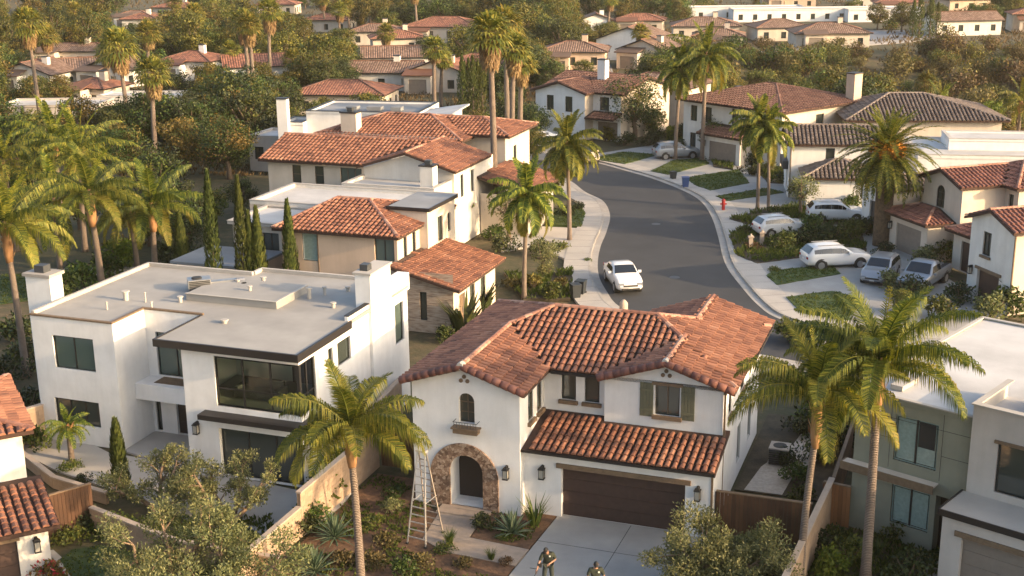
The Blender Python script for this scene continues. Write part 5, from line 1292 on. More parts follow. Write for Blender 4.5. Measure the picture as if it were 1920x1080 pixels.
flatpoly('front_road', fp([(-60, -13.8), (60, -13.8), (60, -22.5), (-60, -22.5)]), .0, M['asphalt'], -.08)
# front yard of the modern house
flatpoly('patio', PXP([(40, 775), (100, 795), (205, 850), (340, 872), (580, 925), (690, 880), (640, 950), (560, 1010), (380, 985), (260, 940), (200, 915), (110, 885), (40, 850)]), .03, M['walk'], -.05)
LAWNS.append(('lawn', PXP([(112, 1050), (135, 1032), (190, 1024), (260, 1040), (290, 1075), (270, 1110), (150, 1110)]), .04)); flatpoly('garden_lawn', LAWNS[-1][1], .04, M['lawnd'], -.04)
flatpoly('garden_path', PXP([(88, 1035), (100, 1032), (175, 1100), (150, 1110)]), .035, M['curb'], -.04)
flatpoly('planting_bed', [(-17, 47), (-13.8, 47.4), (-9.6, 45.4), (-9.4, 43), (-10.5, 44.7), (-13.2, 46.4), (-16, 46.1)], .02, M['soil'], -.04)
flatpoly('patio', fp([(-12, 12.5), (-6.4, 12.5), (-6.4, 16), (-12, 16)]), .03, M['flatg'], -.04)
flatpoly('garden_path', [lw(HG, 3.3, -.3), lw(HG, 4.55, -.3), lw(HG, 4.5, -4), lw(HG, 3.0, -4)], .03, M['curb'], -.04)
flatpoly('driveway', [lw(HG, 4.9, -2.4), lw(HG, 9.5, -2.4), lw(HG, 9.5, -8), lw(HG, 4.9, -8)], .03, M['concrete'], -.04)
# far paths and car parks
flatpoly('far_road', PXP([(1360, 99), (1545, 84), (1700, 72), (1780, 60), (1790, 66), (1700, 80), (1560, 90), (1370, 104)]), .02, M['walk'], -.04)
flatpoly('far_car_park', PXP([(1600, 58), (1740, 56), (1750, 70), (1640, 78)]), .03, M['flatg'], -.04)
flatpoly('tennis_court', PXP([(1080, 118), (1140, 110), (1150, 135), (1085, 140)]), .02, M['flatg'], -.04)
flatpoly('bare_lot', PXP([(300, 85), (390, 80), (395, 105), (305, 103)]), .02, M['soil'], -.04)
flatpoly('left_garden_path', PXP([(60, 505), (290, 500), (290, 512), (60, 518)]), .02, M['curb'], -.04)
lawn([(0, 515), (60, 512), (70, 560), (0, 570)], 'lawnd', .02, 'lawn')

# ---------------------------------------------------------------- walls and fences
def fence(name, pts, h, label, kind='wood', cat='fence', t=.05):
    root = empty(name, (pts[0][0], pts[0][1], 0), 0, label, cat); O = Vector((pts[0][0], pts[0][1], 0)); bd = MB(); cp = MB(); ps = []
    for A, B in zip(pts, pts[1:]):
        A = Vector((A[0], A[1], 0)) - O; B = Vector((B[0], B[1], 0)) - O; L = (B - A).length; d = (B - A) / L; n = Vector((-d.y, d.x, 0))
        if kind == 'wood':
            k = int(L / .15)
            for i in range(k):
                p = A + d * (L * (i + .5) / k); w = L / k * .46
                q = [p - d * w - n * .015, p + d * w - n * .015, p + d * w + n * .015, p - d * w + n * .015]; hh = h + random.uniform(-.01, .01)
                bd.add([v for v in q] + [v + Vector((0, 0, hh)) for v in q], [(0, 1, 5, 4), (1, 2, 6, 5), (2, 3, 7, 6), (3, 0, 4, 7), (4, 5, 6, 7)])
            cp.bar(A + Vector((0, 0, h + .03)), B + Vector((0, 0, h + .03)), .14, .05)
            bd.bar(A + n * .04 + Vector((0, 0, .4)), B + n * .04 + Vector((0, 0, .4)), .04, .09)
            for i in range(int(L / 2.4) + 1): ps.append((A + d * min(L, i * 2.4) + n * .07, h))
        else:
            nz = int(h / .2)
            for j in range(nz):
                k = int(L / .4) + 1; o_ = (j % 2) * .2
                for i in range(k + 1):
                    s0 = max(0, i * .4 - o_); s1 = min(L, i * .4 - o_ + .39)
                    if s1 - s0 < .03: continue
                    bd.bar(A + d * s0 + Vector((0, 0, j * h / nz + h / nz / 2)), A + d * s1 + Vector((0, 0, j * h / nz + h / nz / 2)), .16, h / nz - .012)
            bd.bar(A + Vector((0, 0, h / 2)), B + Vector((0, 0, h / 2)), .14, h)
            cp.bar(A + Vector((0, 0, h + .035)), B + Vector((0, 0, h + .035)), .24, .07)
    bd.build('boards' if kind == 'wood' else 'blocks', M['wood' if kind == 'wood' else 'block'] if kind != 'gate' else M['woodlight'], root)
    cp.build('cap', M['trim'] if kind == 'wood' else M['cap'], root)
    for p, hh in ps: q = MB(); q.box(p.x - .05, p.x + .05, p.y - .05, p.y + .05, 0, hh - .05); q.build('post', M['wood'], root)
    return root
fence('block_wall', [lw(HM, -9.3, -11), lw(HM, -9.3, -4.9)], 1.25, 'lower step of the tan block wall beside the olive trees', 'block', 'wall')
fence('block_wall', [lw(HM, -9.3, -4.88), lw(HM, -9.3, 2.2)], 1.85, 'tall tan block wall between the ladder garden and the modern house', 'block', 'wall')
fence('wood_fence', [lw(HM, -9.2, 2.4), lw(HM, -6.35, 2.4)], 1.9, 'dark wooden side gate fence left of the stone arch house, behind the ladder')
fence('wood_fence', [lw(HM, 6.2, .6), lw(HM, 9.9, .6)], 1.8, 'brown wooden fence between the garage corner and the tan wall')
fence('block_wall', [lw(HM, 9.6, -7.5), lw(HM, 10.35, 3.2)], 1.8, 'tan block wall running back beside the two tall palms', 'block', 'wall')
fence('wood_fence', [lw(HM, 10.4, 3.3), lw(HM, 10.7, 15)], 1.8, 'dark wooden fence along the side yard with the outdoor unit')
gt = fence('wood_gate', [(12.35, 46.9), (13.3, 46.35)], 1.75, 'reddish wooden gate against the green modern house', 'wood', 'gate')
for c in gt.children:
    if c.name.startswith('boards'): c.data.materials[0] = M['woodlight']
flatpoly('entry_paving', [lw(HMo, u, v) for u, v in ((-9.98, 1.2), (-5.77, .2), (-5.77, 3.68), (-9.98, 3.68))], .036, M['walk'], -.05)
fence('wood_fence', [G(40, 942, 1.9), G(170, 905, 1.9)], 1.85, 'weathered dark wooden fence behind the lower left house')
fence('block_wall', [G(170, 950, .95), G(330, 1012, .95), G(525, 1045, .95)], .9, 'low tan wall in front of the patio, behind the olive trees', 'block', 'wall')
fence('block_wall', [(-26.5, 52), (-21.5, 57.4)], 1.7, 'tan block wall at the left edge beside the modern house', 'block', 'wall')
fence('block_wall', [G(40, 848, .5), G(100, 895, .5), G(200, 925, .5)], .5, 'low pale terrace wall edging the left patio', 'block', 'wall')
fence('block_wall', [lw(HMo, .4, 9.3), lw(HMo, 1.0, 4.0)], 1.9, 'low white garden wall between the two white houses', 'block', 'wall')
# ================================================================ palms
def base_for(bx, ty, by, cx=None):
    """foot on the ground under pixel bx,by; height so that the crown centre comes at pixel row ty"""
    g = G(bx, by); return g, max(1.5, ZAT(cx or bx, ty, g.y))
PALMS = []
def palm(kind, bx, by, ty, label, group=None, seed=None, cat='palm tree', **k):
    g, h = base_for(bx, ty, by); seed = seed or int(bx + by)
    h -= (k.get('shaft', 1.0) * .8 if kind == 'q' else 0)
    o = pinnate('queen_palm', seed, h, **k) if kind == 'q' else fanpalm('fan_palm', seed, h, **k)
    place(o, (g.x, g.y, gz(g.x, g.y)), 0, label, cat, group); PALMS.append(g); return o
Q = dict(nl=46, n=19)
palm('q', 678, 1108, 808, 'queen palm in the mulch bed left of the ladder, its fronds over the tan wall', seed=5, L=3.15, tr=.16, nl=110, n=22, shaft=1.3, lw=.038, ll=.9, low=.3, ell=1.2, bend=1.25, dr=1.15, old=3)
palm('q', 1499, 1098, 740, 'left of the two tall palms in front, beside the tan wall', seed=11, L=3.6, tr=.15, nl=120, n=20, shaft=1.8, lw=.038, ll=.92, low=.3, ell=1.3, bend=1.3, dr=1.2, old=2)
palm('q', 1622, 1090, 685, 'right of the two tall palms in front, thick grey trunk before the green house', seed=23, L=3.9, tr=.19, nl=120, n=23, shaft=1.5, lw=.042, ll=.95, low=.25, ell=1.35, bend=1.15, dr=1.15, old=2)
palm('q', 50, 705, 425, 'queen palm with a reddish crownshaft at the left edge, by the white chimney', seed=31, L=4.2, tr=.2, n=20, nl=100, lw=.055, ll=.95, dr=1.15, bend=1.15, shaft=1.8, low=.1)
palm('q', 192, 545, 362, 'queen palm with a bulging reddish trunk top behind the modern house roof', seed=32, L=4.4, tr=.24, n=20, nl=100, lw=.055, ll=.95, dr=1.15, bend=1.15, shaft=2.0, low=.1)
palm('q', 293, 530, 385, 'queen palm with a glowing orange crownshaft nearest the row of cypresses', seed=33, L=4.2, tr=.22, n=20, nl=100, lw=.055, ll=.95, dr=1.15, bend=1.15, shaft=1.6, low=.1)
palm('q', 113, 505, 375, 'queen palm standing back between the two reddish trunked palms on the left', seed=34, L=4.6, tr=.2, n=20, nl=46, shaft=1.3, low=-.6)
palm('q', 258, 505, 398, 'smaller yellowing palm between the two orange trunked palms on the left', seed=35, L=3.2, tr=.2, n=20, nl=40, shaft=1.0, old=14)
palm('q', 30, 470, 300, 'bushy queen palm filling the left edge above the other palms', seed=36, L=5, tr=.22, n=24, nl=46, shaft=1.3)
palm('q', 160, 470, 285, 'tall bushy queen palm in the left garden behind the front palms', seed=37, L=5, tr=.22, n=24, nl=46, shaft=1.3)
palm('q', 983, 562, 362, 'slender queen palm in the bed between the peach house and the pavement', seed=41, L=3.0, tr=.15, n=30, nl=60, shaft=1.1, low=-.7)
palm('q', 1068, 452, 268, 'queen palm with a glowing trunk on the pavement edge at the road bend', seed=42, L=3.3, tr=.17, n=34, nl=60, shaft=1.2, low=-.6)
palm('q', 1420, 395, 225, 'slim queen palm with two tiered crown, in front of the taupe garage', seed=43, L=3.0, tr=.15, n=30, nl=60, shaft=1.1, low=-.6)
palm('q', 1266, 300, 128, 'left palm of the tall pair on the lawn by the parked silver car', seed=44, L=3.6, tr=.2, n=30, nl=60, shaft=1.3, low=-.6)
palm('q', 1316, 303, 102, 'right and taller palm of the pair on the lawn by the taupe garage', seed=45, L=4.4, tr=.22, n=32, nl=60, shaft=1.6, low=-.5)
palm('q', 1440, 398, 242, 'lower crowned twin of the slim queen palm by the taupe garage', seed=50, L=2.9, tr=.13, n=26, nl=56, shaft=.9, low=-.6)
palm('q', 1437, 165, 108, 'short palm standing above the brown hip roof', seed=46, L=4.0, tr=.22, n=20, nl=30, shaft=1)
palm('q', 1905, 290, 190, 'small palm at the right edge above the grey hip roof', seed=47, L=3.6, tr=.2, n=20, nl=30, shaft=1)
palm('q', 1758, 235, 198, 'short bright palm in the trees above the grey hip roof', seed=48, L=4.2, tr=.2, n=20, nl=30, shaft=1)
palm('q', 120, 440, 262, 'tall feathery palm at the back of the left garden', seed=40, L=4.6, tr=.2, n=26, nl=60, shaft=1.2, low=-.3)
palm('q', 858, 440, 375, 'young palm under the tall fan palms beside the cream house', seed=49, L=2.2, tr=.12, n=16, nl=30, shaft=.6)
g = G(135, 865); o = pinnate('pygmy_palm', 51, 1.7, L=1.25, n=22, shaft=.25, tr=.14, nl=34, lw=.035, ll=.32, old=0, spear=False); place(o, g, 0, 'small feathery palm in a round bed on the patio by the low window', 'palm tree')
# date palm: thick trunk, dense stiff crown, orange date bunches
g, h = base_for(1652, 285, 462); o = pinnate('date_palm', 61, h - .4, L=4.3, n=120, shaft=.7, tr=.6, nl=50, lw=.075, ll=.42, dr=.1, bend=.95, lean=0, boots=True, old=0, spear=False, dates=True, low=-.65, ell=1.5); place(o, g, 0, 'big date palm with orange date bunches and a thick brown trunk', 'palm tree')
FAN = [(78, 245, 45, 'tall fan palm near the left edge above the low white roof', 2.6, 2.6), (95, 150, 68, 'shorter leaning fan palm just behind the tall one near the left edge', 2.6, 2),
 (243, 262, 88, 'bushy crowned fan palm third from the left edge with an orange trunk', 3.0, 2.6), (293, 305, 138, 'fan palm with an orange lit trunk nearest the left garden', 2.4, 2.4), (283, 190, 62, 'fan palm crown rising behind the orange trunked fan palms', 2.4, 2),
 (205, 180, 100, 'dark fan palm left of the bushy crowned one', 2.4, 1.6), (369, 120, 26, 'left fan palm of the far pair beyond the bare lot', 2.6, 2.2), (389, 90, 34, 'right and smaller fan palm of the far pair beyond the bare lot', 2.4, 2),
 (471, 205, 40, 'left trunk of the close fan palm pair in front of the orange roofed white house', 2.2, 3), (480, 215, 48, 'right trunk of the close fan palm pair in front of the orange roofed white house', 2.2, 2.6), (509, 178, 22, 'tall fan palm right of the close pair, its crown at the top edge', 2.6, 3),
 (637, 80, 20, 'thin fan palm left of the far tan roofs, the left of two', 2.4, 2), (655, 70, 12, 'thin fan palm left of the far tan roofs, the right of two', 2.2, 2), (558, 170, 112, 'short fan palm beside the orange roofed white house gable', 2.2, 1),
 (929, 420, 62, 'leftmost and nearest of the three tall fan palms above the street', 2.3, 2.8), (960, 350, 92, 'middle palm of the three tall fan palms above the street', 1.9, 2.6), (975, 330, 118, 'rightmost and lowest crown of the three tall fan palms above the street', 1.9, 2.2),
 (953, 300, 48, 'fan palm crown rising behind the three tall ones above the street', 2.6, 2), (815, 215, 92, 'left fan palm of the pair before the small far gables', 2.2, 1.4), (827, 205, 112, 'right, lower fan palm of the pair before the small far gables', 1.8, 1),
 (1735, 172, 38, 'very tall thin fan palm alone on the scrubby slope', 2.2, 2.6), (783, 80, -14, 'tall bare palm trunk before the far orange roofs, crown above the picture', 2.4, 2), (817, 60, -20, 'second bare palm trunk right of the first before the far orange roofs', 2.4, 2),
 (695, 60, -10, 'palm trunk at the top edge above the small tan house', 2.2, 2), (1140, 70, 0, 'fan palm at the top edge near the middle', 2.2, 2)]
for i, (bx, by, ty, lb, Rc, sk_) in enumerate(FAN): palm('f', bx, by, ty, lb, 'fan palms among the background houses', seed=100 + i, Rc=Rc * .98, skirt=sk_ * .8, tr=.21, n=46)

# ================================================================ cypresses
for i, (bx, by, ty, wd, lb) in enumerate([(409, 596, 322, 1.05, 'tallest cypress, left of the flat roofed peach wing'), (463, 596, 333, .95, 'second cypress from the left of the lit group'), (478, 596, 398, .75, 'short slim cypress tucked left of its neighbour'), (493, 596, 390, .95, 'cypress close to the left corner of the peach house'), (551, 596, 378, .95, 'cypress before the white window of the peach house'), (347, 545, 400, 1.0, 'dark cypress beside the orange trunked palm')]):
    g, h = base_for(bx, ty, by); place(cypress('cypress', 200 + i, h, wd), g, 0, lb + ', slender and dark green', 'cypress', 'slender cypresses behind the modern house')
CY = cypress('cypress', 210, 5.6, 1.1, 900)
for i, bx in enumerate((873, 880, 888, 897, 905, 868)):
    g = G(bx, 208 + (i % 3) * 3); o = CY if i == 0 else dup(CY, g); o.location = g; o.rotation_euler.z = i; s_ = (.85 + .07 * (i % 3)); o.scale = (s_ * 1.3,) * 3
    tag(o, 'pencil cypress in the dense far row left of the tall fan palms', 'cypress', 'pencil cypresses in a far row')
for i, (bx, by, ty) in enumerate([(1322, 195, 128), (48, 260, 200), (142, 240, 180), (165, 235, 190), (1722, 75, -12), (1742, 72, -10), (1755, 70, 5), (1710, 72, 0)]):
    g, h = base_for(bx, ty, by); o = dup(CY, g, i, (h / 5.6 * 1.1, h / 5.6 * 1.1, h / 5.6), ['dark cypress behind the brown hip roof', 'lit cypress by the low white roof at the left', 'left of two cypresses by the low white houses', 'right of two cypresses by the low white houses', 'second from left of the dark cypresses by the far white house', 'third from left of the dark cypresses by the far white house', 'rightmost of the dark cypresses by the far white house', 'leftmost of the dark cypresses by the far white house'][i], 'cypresses standing apart')

# ================================================================ olives and garden plants in front
o = olive('olive_tree', 301, 5.0, 4.2, 14000); place(o, G(325, 1160), 0, 'grey green olive tree left of the two in front of the patio', 'olive tree')
o = olive('olive_tree', 302, 4.7, 3.8, 13000); place(o, G(455, 1150), 1.3, 'olive tree right of the two in front of the patio, against the tan wall', 'olive tree')
o = olive('olive_tree', 303, 3.2, 3.0, 9000); place(o, G(300, 960), 2, 'smaller olive tree behind, against the white modern house', 'olive tree')
o = olive('olive_tree', 305, 4.0, 2.4, 8000); place(o, G(425, 985), 4, 'upright olive tree before the dark opening of the modern house', 'olive tree')
o = olive('olive_tree', 304, 3.2, 4.4, 24000); place(o, G(1345, 1120), .4, 'wide silvery olive tree at the right end of the brown garage door', 'olive tree')
g, h = base_for(230, 800, 930); place(cypress('juniper', 305, 3.4, .62, 1500), g, 0, 'narrow juniper between the patio and the olive trees', 'juniper')
SH = {}
def sh(kind, px, py, label, sc=1, cat='shrub', group=None, fz=0):
    g = G(px, py)
    if kind not in SH:
        SH[kind] = {'green': lambda: shrub('shrub', 401, 1.2, 1.7, 'green'), 'dark': lambda: shrub('shrub', 402, 1.2, 1.8, 'dark'), 'gold': lambda: shrub('shrub', 403, 1.1, 1.6, 'gold'), 'bright': lambda: shrub('shrub', 404, 1.3, 1.6, 'bright', 800),
            'low': lambda: shrub('low_shrub', 405, .5, 1.5, 'green', 500, .13), 'scrub': lambda: shrub('low_shrub', 406, .45, 1.3, 'scrub', 450, .12), 'agave': lambda: spiky('agave', 407, .95), 'yucca': lambda: spiky('yucca', 408, 1.25, 70, .07, 'agave', -.1), 'strap': lambda: strap('strap_leaf_plant', 409, 1.4), 'bird': lambda: strap('bird_of_paradise', 410, 2.8, 46, 'dark', .24), 'grass': lambda: strap('ornamental_grass', 411, .8, 130, 'grass', .02), 'red': lambda: shrub('flowering_shrub', 412, 1.3, 1.5, 'gold', 700, .16, 'redflower'), 'olivesh': lambda: shrub('shrub', 413, 1.1, 1.5, 'oliveleaf', 900, .13)}[kind]()
        o = SH[kind]; o.location = g
    else: o = dup(SH[kind], g)
    o.scale = (sc,) * 3; o.rotation_euler.z = px * .7
    for kk in ('group', 'kind'):
        if kk in o: del o[kk]
    return tag(o, label, cat, group)
sh('agave', 960, 1003, 'large blue green agave in the middle of the bed by the front walk', 1.15, 'agave'); sh('strap', 1003, 985, 'tall strap leaved plant beside the garage, right of the agave', .95, 'plant'); sh('dark', 913, 990, 'dark leafy shrub at the foot of the stone arch', .72)
sh('low', 940, 1012, 'low green plant under the agave', .5, 'plant'); sh('grass', 843, 1020, 'tufted grass clump right of the ladder feet', .9, 'grass clump'); sh('low', 830, 1032, 'low grey green shrub in front of the ladder feet', .8); sh('grass', 921, 1050, 'grass clump in the mulch below the front walk', .7, 'grass clump'); sh('scrub', 950, 1056, 'dry brown clump in the mulch next to the grass clump', .6)
sh('yucca', 628, 1010, 'dark spiky yucca against the tan wall left of the palm trunk', .95, 'yucca'); sh('yucca', 590, 1075, 'dark spiky yucca at the bottom edge behind the low wall', .95, 'yucca'); sh('low', 700, 985, 'low grey shrub behind the palm trunk', .9); sh('low', 745, 930, 'low shrub below the wooden side fence', 1.0); sh('olivesh', 735, 965, 'grey green sprawling shrub left of the ladder', .8)
sh('green', 760, 1080, 'leafy green shrub at the bottom edge in the mulch', .8); sh('scrub', 720, 1020, 'dry groundcover clump right of the palm trunk', 1.1); sh('scrub', 700, 1060, 'dry groundcover clump at the palm foot', 1.2); sh('scrub', 640, 1055, 'dry groundcover clump left of the palm foot', 1.1); sh('scrub', 790, 1060, 'dry groundcover clump near the bottom edge in the mulch', 1.1); sh('scrub', 870, 1060, 'dry groundcover clump between two grass clumps', .8)
sh('bright', 610, 940, 'bright yellow green bush over the tan wall, behind the palm', 1.35); sh('bright', 640, 885, 'bright green bush behind the tan wall near the palm crown', 1.3); sh('green', 590, 985, 'dark green bush on the patio side of the tan wall', 1.2); sh('dark', 560, 1005, 'dark bush between the olive tree and the tan wall', 1.1)
sh('red', 90, 1105, 'shrub with red flowers at the lower left corner', 1.1, 'flowering shrub'); sh('dark', 170, 985, 'low dark shrub below the weathered fence', .9); sh('low', 130, 1010, 'groundcover patch left of the small lawn', 1.3); sh('low', 210, 985, 'groundcover patch above the small lawn', 1.3); sh('dark', 50, 780, 'dark bush left of the modern house wall', 1.5); sh('green', 62, 840, 'bright small tree like bush by the left terrace', 1.3); sh('low', 130, 878, 'round cushion plant around the small patio palm', .9); sh('dark', 160, 905, 'round flat bush on the patio', .5)
sh('dark', 820, 615, 'dark bush between the white chimney house and the stone clad wall', 1.0); sh('gold', 790, 600, 'yellowish bush against the stone clad wall', 1.1); sh('bird', 872, 632, 'large bird of paradise plant by the stone clad corner', 1.0, 'plant'); sh('bird', 905, 585, 'smaller bird of paradise plant by the lean to wall', .8, 'plant'); sh('green', 840, 640, 'green bush above the left hip of the tile roof', 1.0)
sh('dark', 1355, 1075, 'dark hedge under the silvery olive', .9); sh('green', 1490, 905, 'green shrub in the side yard next to the tall palm', 1.0); sh('dark', 1480, 870, 'dark clipped shrub by the side yard path', 1.0); sh('dark', 1545, 800, 'dark tall shrub behind the side yard fence, upper', 1.7); sh('dark', 1580, 840, 'dark shrub behind the side yard fence, lower', 1.6); sh('green', 1560, 760, 'green shrub at the far end of the side yard', 1.5)
for i, (px, py, s_, k, lb) in enumerate([(1560, 1010, 1.1, 'low', 'low shrub at the foot of the reddish gate'), (1590, 1060, 1.2, 'green', 'green shrub left of the thick palm trunk base'), (1680, 1010, 1.0, 'green', 'green shrub under the lower curtained window'), (1720, 1050, .9, 'low', 'low plants left of the green house door'), (1700, 1085, 1.2, 'dark', 'dark shrub at the bottom edge before the green house'), (1560, 1080, 1.1, 'bright', 'bright green shrub at the bottom between the tall palms'), (1540, 1040, 1.0, 'dark', 'dark shrub between the tall palms'), (1645, 1040, .9, 'grass', 'grass tuft right of the thick palm trunk'), (1770, 1045, .7, 'low', 'low plant beside the dark door')]): sh(k, px, py, lb, s_)
# plants along the street: one list, every label its own place
ROWS = [(900, 560, 'green', 1.2, 'bush by the lean to wall of the peach house'), (1000, 545, 'gold', 1.2, 'golden bush beside the slender palm trunk'), (1035, 560, 'green', 1.1, 'green bush between the slender palm and the bins'), (1055, 545, 'gold', 1.0, 'golden bush nearest the bins'), (965, 540, 'scrub', 1.8, 'brown dry bush left of the slender palm'), (1025, 520, 'olivesh', 1.1, 'grey bush above the slender palm bed'), (1020, 480, 'dark', 1.4, 'small dark tree like bush by the left drive'), (950, 470, 'dark', 1.5, 'dark bush left of the drive bend'),
 (905, 415, 'dark', 1.5, 'dark bush below the cream house corner'), (925, 450, 'green', 1.3, 'green bush between two left drives'), (885, 425, 'dark', 1.3, 'dark bush touching the cream house wall'), (1060, 405, 'dark', 1.1, 'conical dark bush on the left lawn'), (1080, 395, 'dark', .9, 'dark bush at the lawn tip'), (1050, 470, 'low', 1.5, 'low planting on the left between drives'), (1100, 490, 'low', .6, 'low tuft by the left pavement'),
 (1010, 360, 'bright', 2.0, 'bright bush under the three tall fan palms'), (1040, 350, 'gold', 1.9, 'golden bush right of the three tall fan palms'), (985, 345, 'green', 1.9, 'green bush among the tall fan palm trunks'), (960, 390, 'green', 1.6, 'green bush below the tall fan palm trunks'), (1075, 330, 'gold', 1.4, 'golden bush behind the bend palm'), (940, 360, 'dark', 1.6, 'dark bush left of the fan palm trunks'),
 (1190, 240, 'dark', 2.2, 'dark bush at the foot of the street end tree'), (1170, 272, 'dark', 1.6, 'dark hedge above the first right lawn'), (1215, 275, 'dark', 1.7, 'dark hedge left of the silver car'), (1230, 262, 'dark', 1.7, 'second dark hedge behind the silver car'), (1140, 262, 'gold', 1.8, 'golden bush beside the cream van'), (1290, 285, 'dark', 1.6, 'dark bush between the tall pair of palms'), (1330, 300, 'low', 1.4, 'low plants round the taller palm foot'), (1290, 262, 'dark', 2.0, 'tall dark hedge before the brown hip roofed house'), (1345, 262, 'dark', 1.9, 'tall dark hedge left of the taupe garage'),
 (1395, 308, 'dark', 1.6, 'dark round bush right of the taupe garage'), (1425, 310, 'dark', 1.5, 'dark bush beside the slim palm trunk'), (1410, 330, 'dark', 1.3, 'bush above the second right lawn'), (1445, 325, 'olivesh', 1.4, 'grey bush right of the second right lawn'), (1480, 345, 'dark', 1.6, 'dark bush by the balcony house'), (1497, 372, 'green', 1.6, 'pointed bush before the balcony house'), (1540, 400, 'low', 1.7, 'groundcover in the upper right bed, middle'), (1450, 402, 'low', 1.6, 'groundcover in the upper right bed, left'), (1490, 398, 'low', 1.8, 'groundcover in the upper right bed, second'), (1590, 395, 'green', 1.4, 'bush in the upper right bed near the suv'),
 (1400, 440, 'low', 1.5, 'bush at the street tip of the big bed'), (1410, 470, 'scrub', 1.6, 'dry planting at the lower tip of the big bed'), (1465, 470, 'green', 1.5, 'green bush in the big bed, lower left'), (1500, 460, 'dark', 1.7, 'dark bush in the middle of the big bed'), (1530, 445, 'green', 1.8, 'green bush in the middle of the big bed, hiding a bonnet'), (1560, 455, 'dark', 1.7, 'dark bush right of the big bed middle'), (1590, 450, 'green', 1.7, 'green bush at the right end of the big bed'), (1600, 435, 'dark', 1.5, 'dark bush before the upper suv'), (1480, 480, 'low', 1.5, 'low plants at the lower rim of the big bed'),
 (1640, 440, 'dark', 1.5, 'dark bush at the date palm foot, left'), (1665, 450, 'dark', 1.6, 'dark bush at the date palm foot, right'), (1655, 478, 'dark', 1.1, 'small dark bush by the taupe tan garage'), (1735, 500, 'olivesh', 1.7, 'grey green bush between the two garage wings, left'), (1750, 520, 'dark', 1.8, 'dark bush between the two garage wings, lower'), (1760, 490, 'green', 1.7, 'green bush between the two garage wings, upper'), (1800, 570, 'dark', 1.5, 'dark bush by the narrow gabled house'),
 (1860, 600, 'olivesh', 1.9, 'grey green bush above the flat roof, left'), (1900, 590, 'green', 2.0, 'green bush above the flat roof, right'), (1905, 560, 'dark', 1.9, 'dark bush against the lit wall at the right edge'), (1765, 600, 'green', 1.6, 'green bush behind the tall palm crowns'), (1455, 510, 'low', .9, 'tuft at the tip of the grass strip'), (1640, 520, 'olivesh', 1.3, 'grey bush left of the silver pickup'), (1700, 560, 'dark', 1.7, 'dark bush in front of the silver pickup'), (1665, 545, 'olivesh', 1.6, 'grey bush in front of the silver car beside the pickup'),
 (1480, 640, 'green', 1.5, 'green bush behind the tile roof at the right'), (1520, 650, 'dark', 1.6, 'dark bush behind the tile roof next to the palm crown'), (1575, 660, 'green', 1.4, 'green bush hidden among the palm crowns'),
 (225, 500, 'bright', 2.0, 'bright bush behind the modern house roof edge'), (160, 540, 'green', 2.0, 'green bush left of the modern house roof'), (120, 560, 'green', 1.9, 'green bush behind the left chimney'), (205, 520, 'green', 1.9, 'bush between the two front palms'), (230, 470, 'scrub', 2.6, 'reddish brown bush in the left garden'), (340, 490, 'dark', 2.2, 'dark bush beside the orange trunked palm'), (20, 640, 'dark', 2.0, 'dark bush at the left edge'), (60, 690, 'dark', 1.8, 'dark bush by the left edge palm'), (15, 720, 'dark', 1.6, 'dark bush below the left edge wall')]
for px, py, k, s_, lb in ROWS: sh(k, px, py, lb, s_, group='shrubs in the gardens along the street')
# small single plants: a cactus like column, street tree etc
for i_, (px, py, k_, s_) in enumerate([(1500, 815, 'dark', 1.1), (1518, 790, 'green', 1.1), (1535, 860, 'dark', 1.2), (1500, 945, 'green', .9), (1530, 770, 'bright', .9)]): sh(k_, px, py, ['dark shrub in the middle of the side yard', 'green shrub by the side yard fence', 'dark shrub hard against the side yard fence', 'green shrub in the near corner of the side yard', 'bright small shrub far down the side yard'][i_], s_)
bt = broad('street_tree', 451, 7.2, 7.6, 'dark', 36, 150, .24, .3, .26, mat2='gold', frac=.15); place(bt, G(1190, 262), 0, 'round dark street tree right of the gabled house at the street end', 'tree')
bt2 = broad('garden_tree', 452, 2.9, 2.2, 'olivesh' if 'olivesh' in M else 'oliveleaf', 16, 90, .12, .4, .26); place(bt2, G(1018, 520), 0, 'thin young tree in the bed left of the pavement', 'tree')
bt3 = dup(bt2, G(955, 452), 2, 1.5, 'small garden tree beside the left drive'); bt4 = dup(bt2, G(1500, 405), 1, 1.3, 'small garden tree before the grey roofed house')
bt5 = broad('garden_tree', 453, 6.5, 6.5, 'green', 44, 130, .22, .3, .19, mat2='gold', frac=.4); place(bt5, G(430, 335), 0, 'dense green tree left of the long cream house', 'tree')

# ================================================================ things
PAR = lambda px, py, z=0: G(px, py, z)
o = car('parked_sedan', 1, 'sedan'); o.scale = (1, 1, 1.06); place(o, G(1167, 536), R(-82), 'white sedan parked on the street facing the camera', 'car')
o1 = car('parked_suv', 2, 'suv'); place(o1, G(1566, 500), R(8), 'white suv on the drive between two lawn strips, nearest the street', 'car', 'white suvs parked on the drives')
dup(o1, G(1568, 415), R(-4), 1, 'white suv parked highest up, in front of the small white gable', 'white suvs parked on the drives'); dup(o1, G(1466, 440), R(14), .93, 'white suv half hidden by bushes in the middle drive', 'white suvs parked on the drives')
o2 = car('parked_pickup', 3, 'truck', 'carsilver'); place(o2, G(1730, 538), R(-128), 'silver pickup parked before the dark garage behind the palm crowns', 'car')
o3 = car('parked_car', 4, 'suv', 'carsilver'); place(o3, G(1268, 297), R(10), 'silver car on the drive beneath the tall pair of palms', 'car'); dup(o3, G(1650, 524), R(-120), .95, 'silver car left of the silver pickup, behind fronds')
o4 = car('parked_van', 5, 'van', 'carcream'); place(o4, G(1092, 302), R(-70), 'cream van at the road bend behind the palm', 'van')
o5 = dup(o, G(1008, 270), R(200), 1, 'white car on the far drive behind the bend palm'); dup(o, G(915, 278), R(185), 1, 'white car at the far left end of the street, by the fan palm trunks')
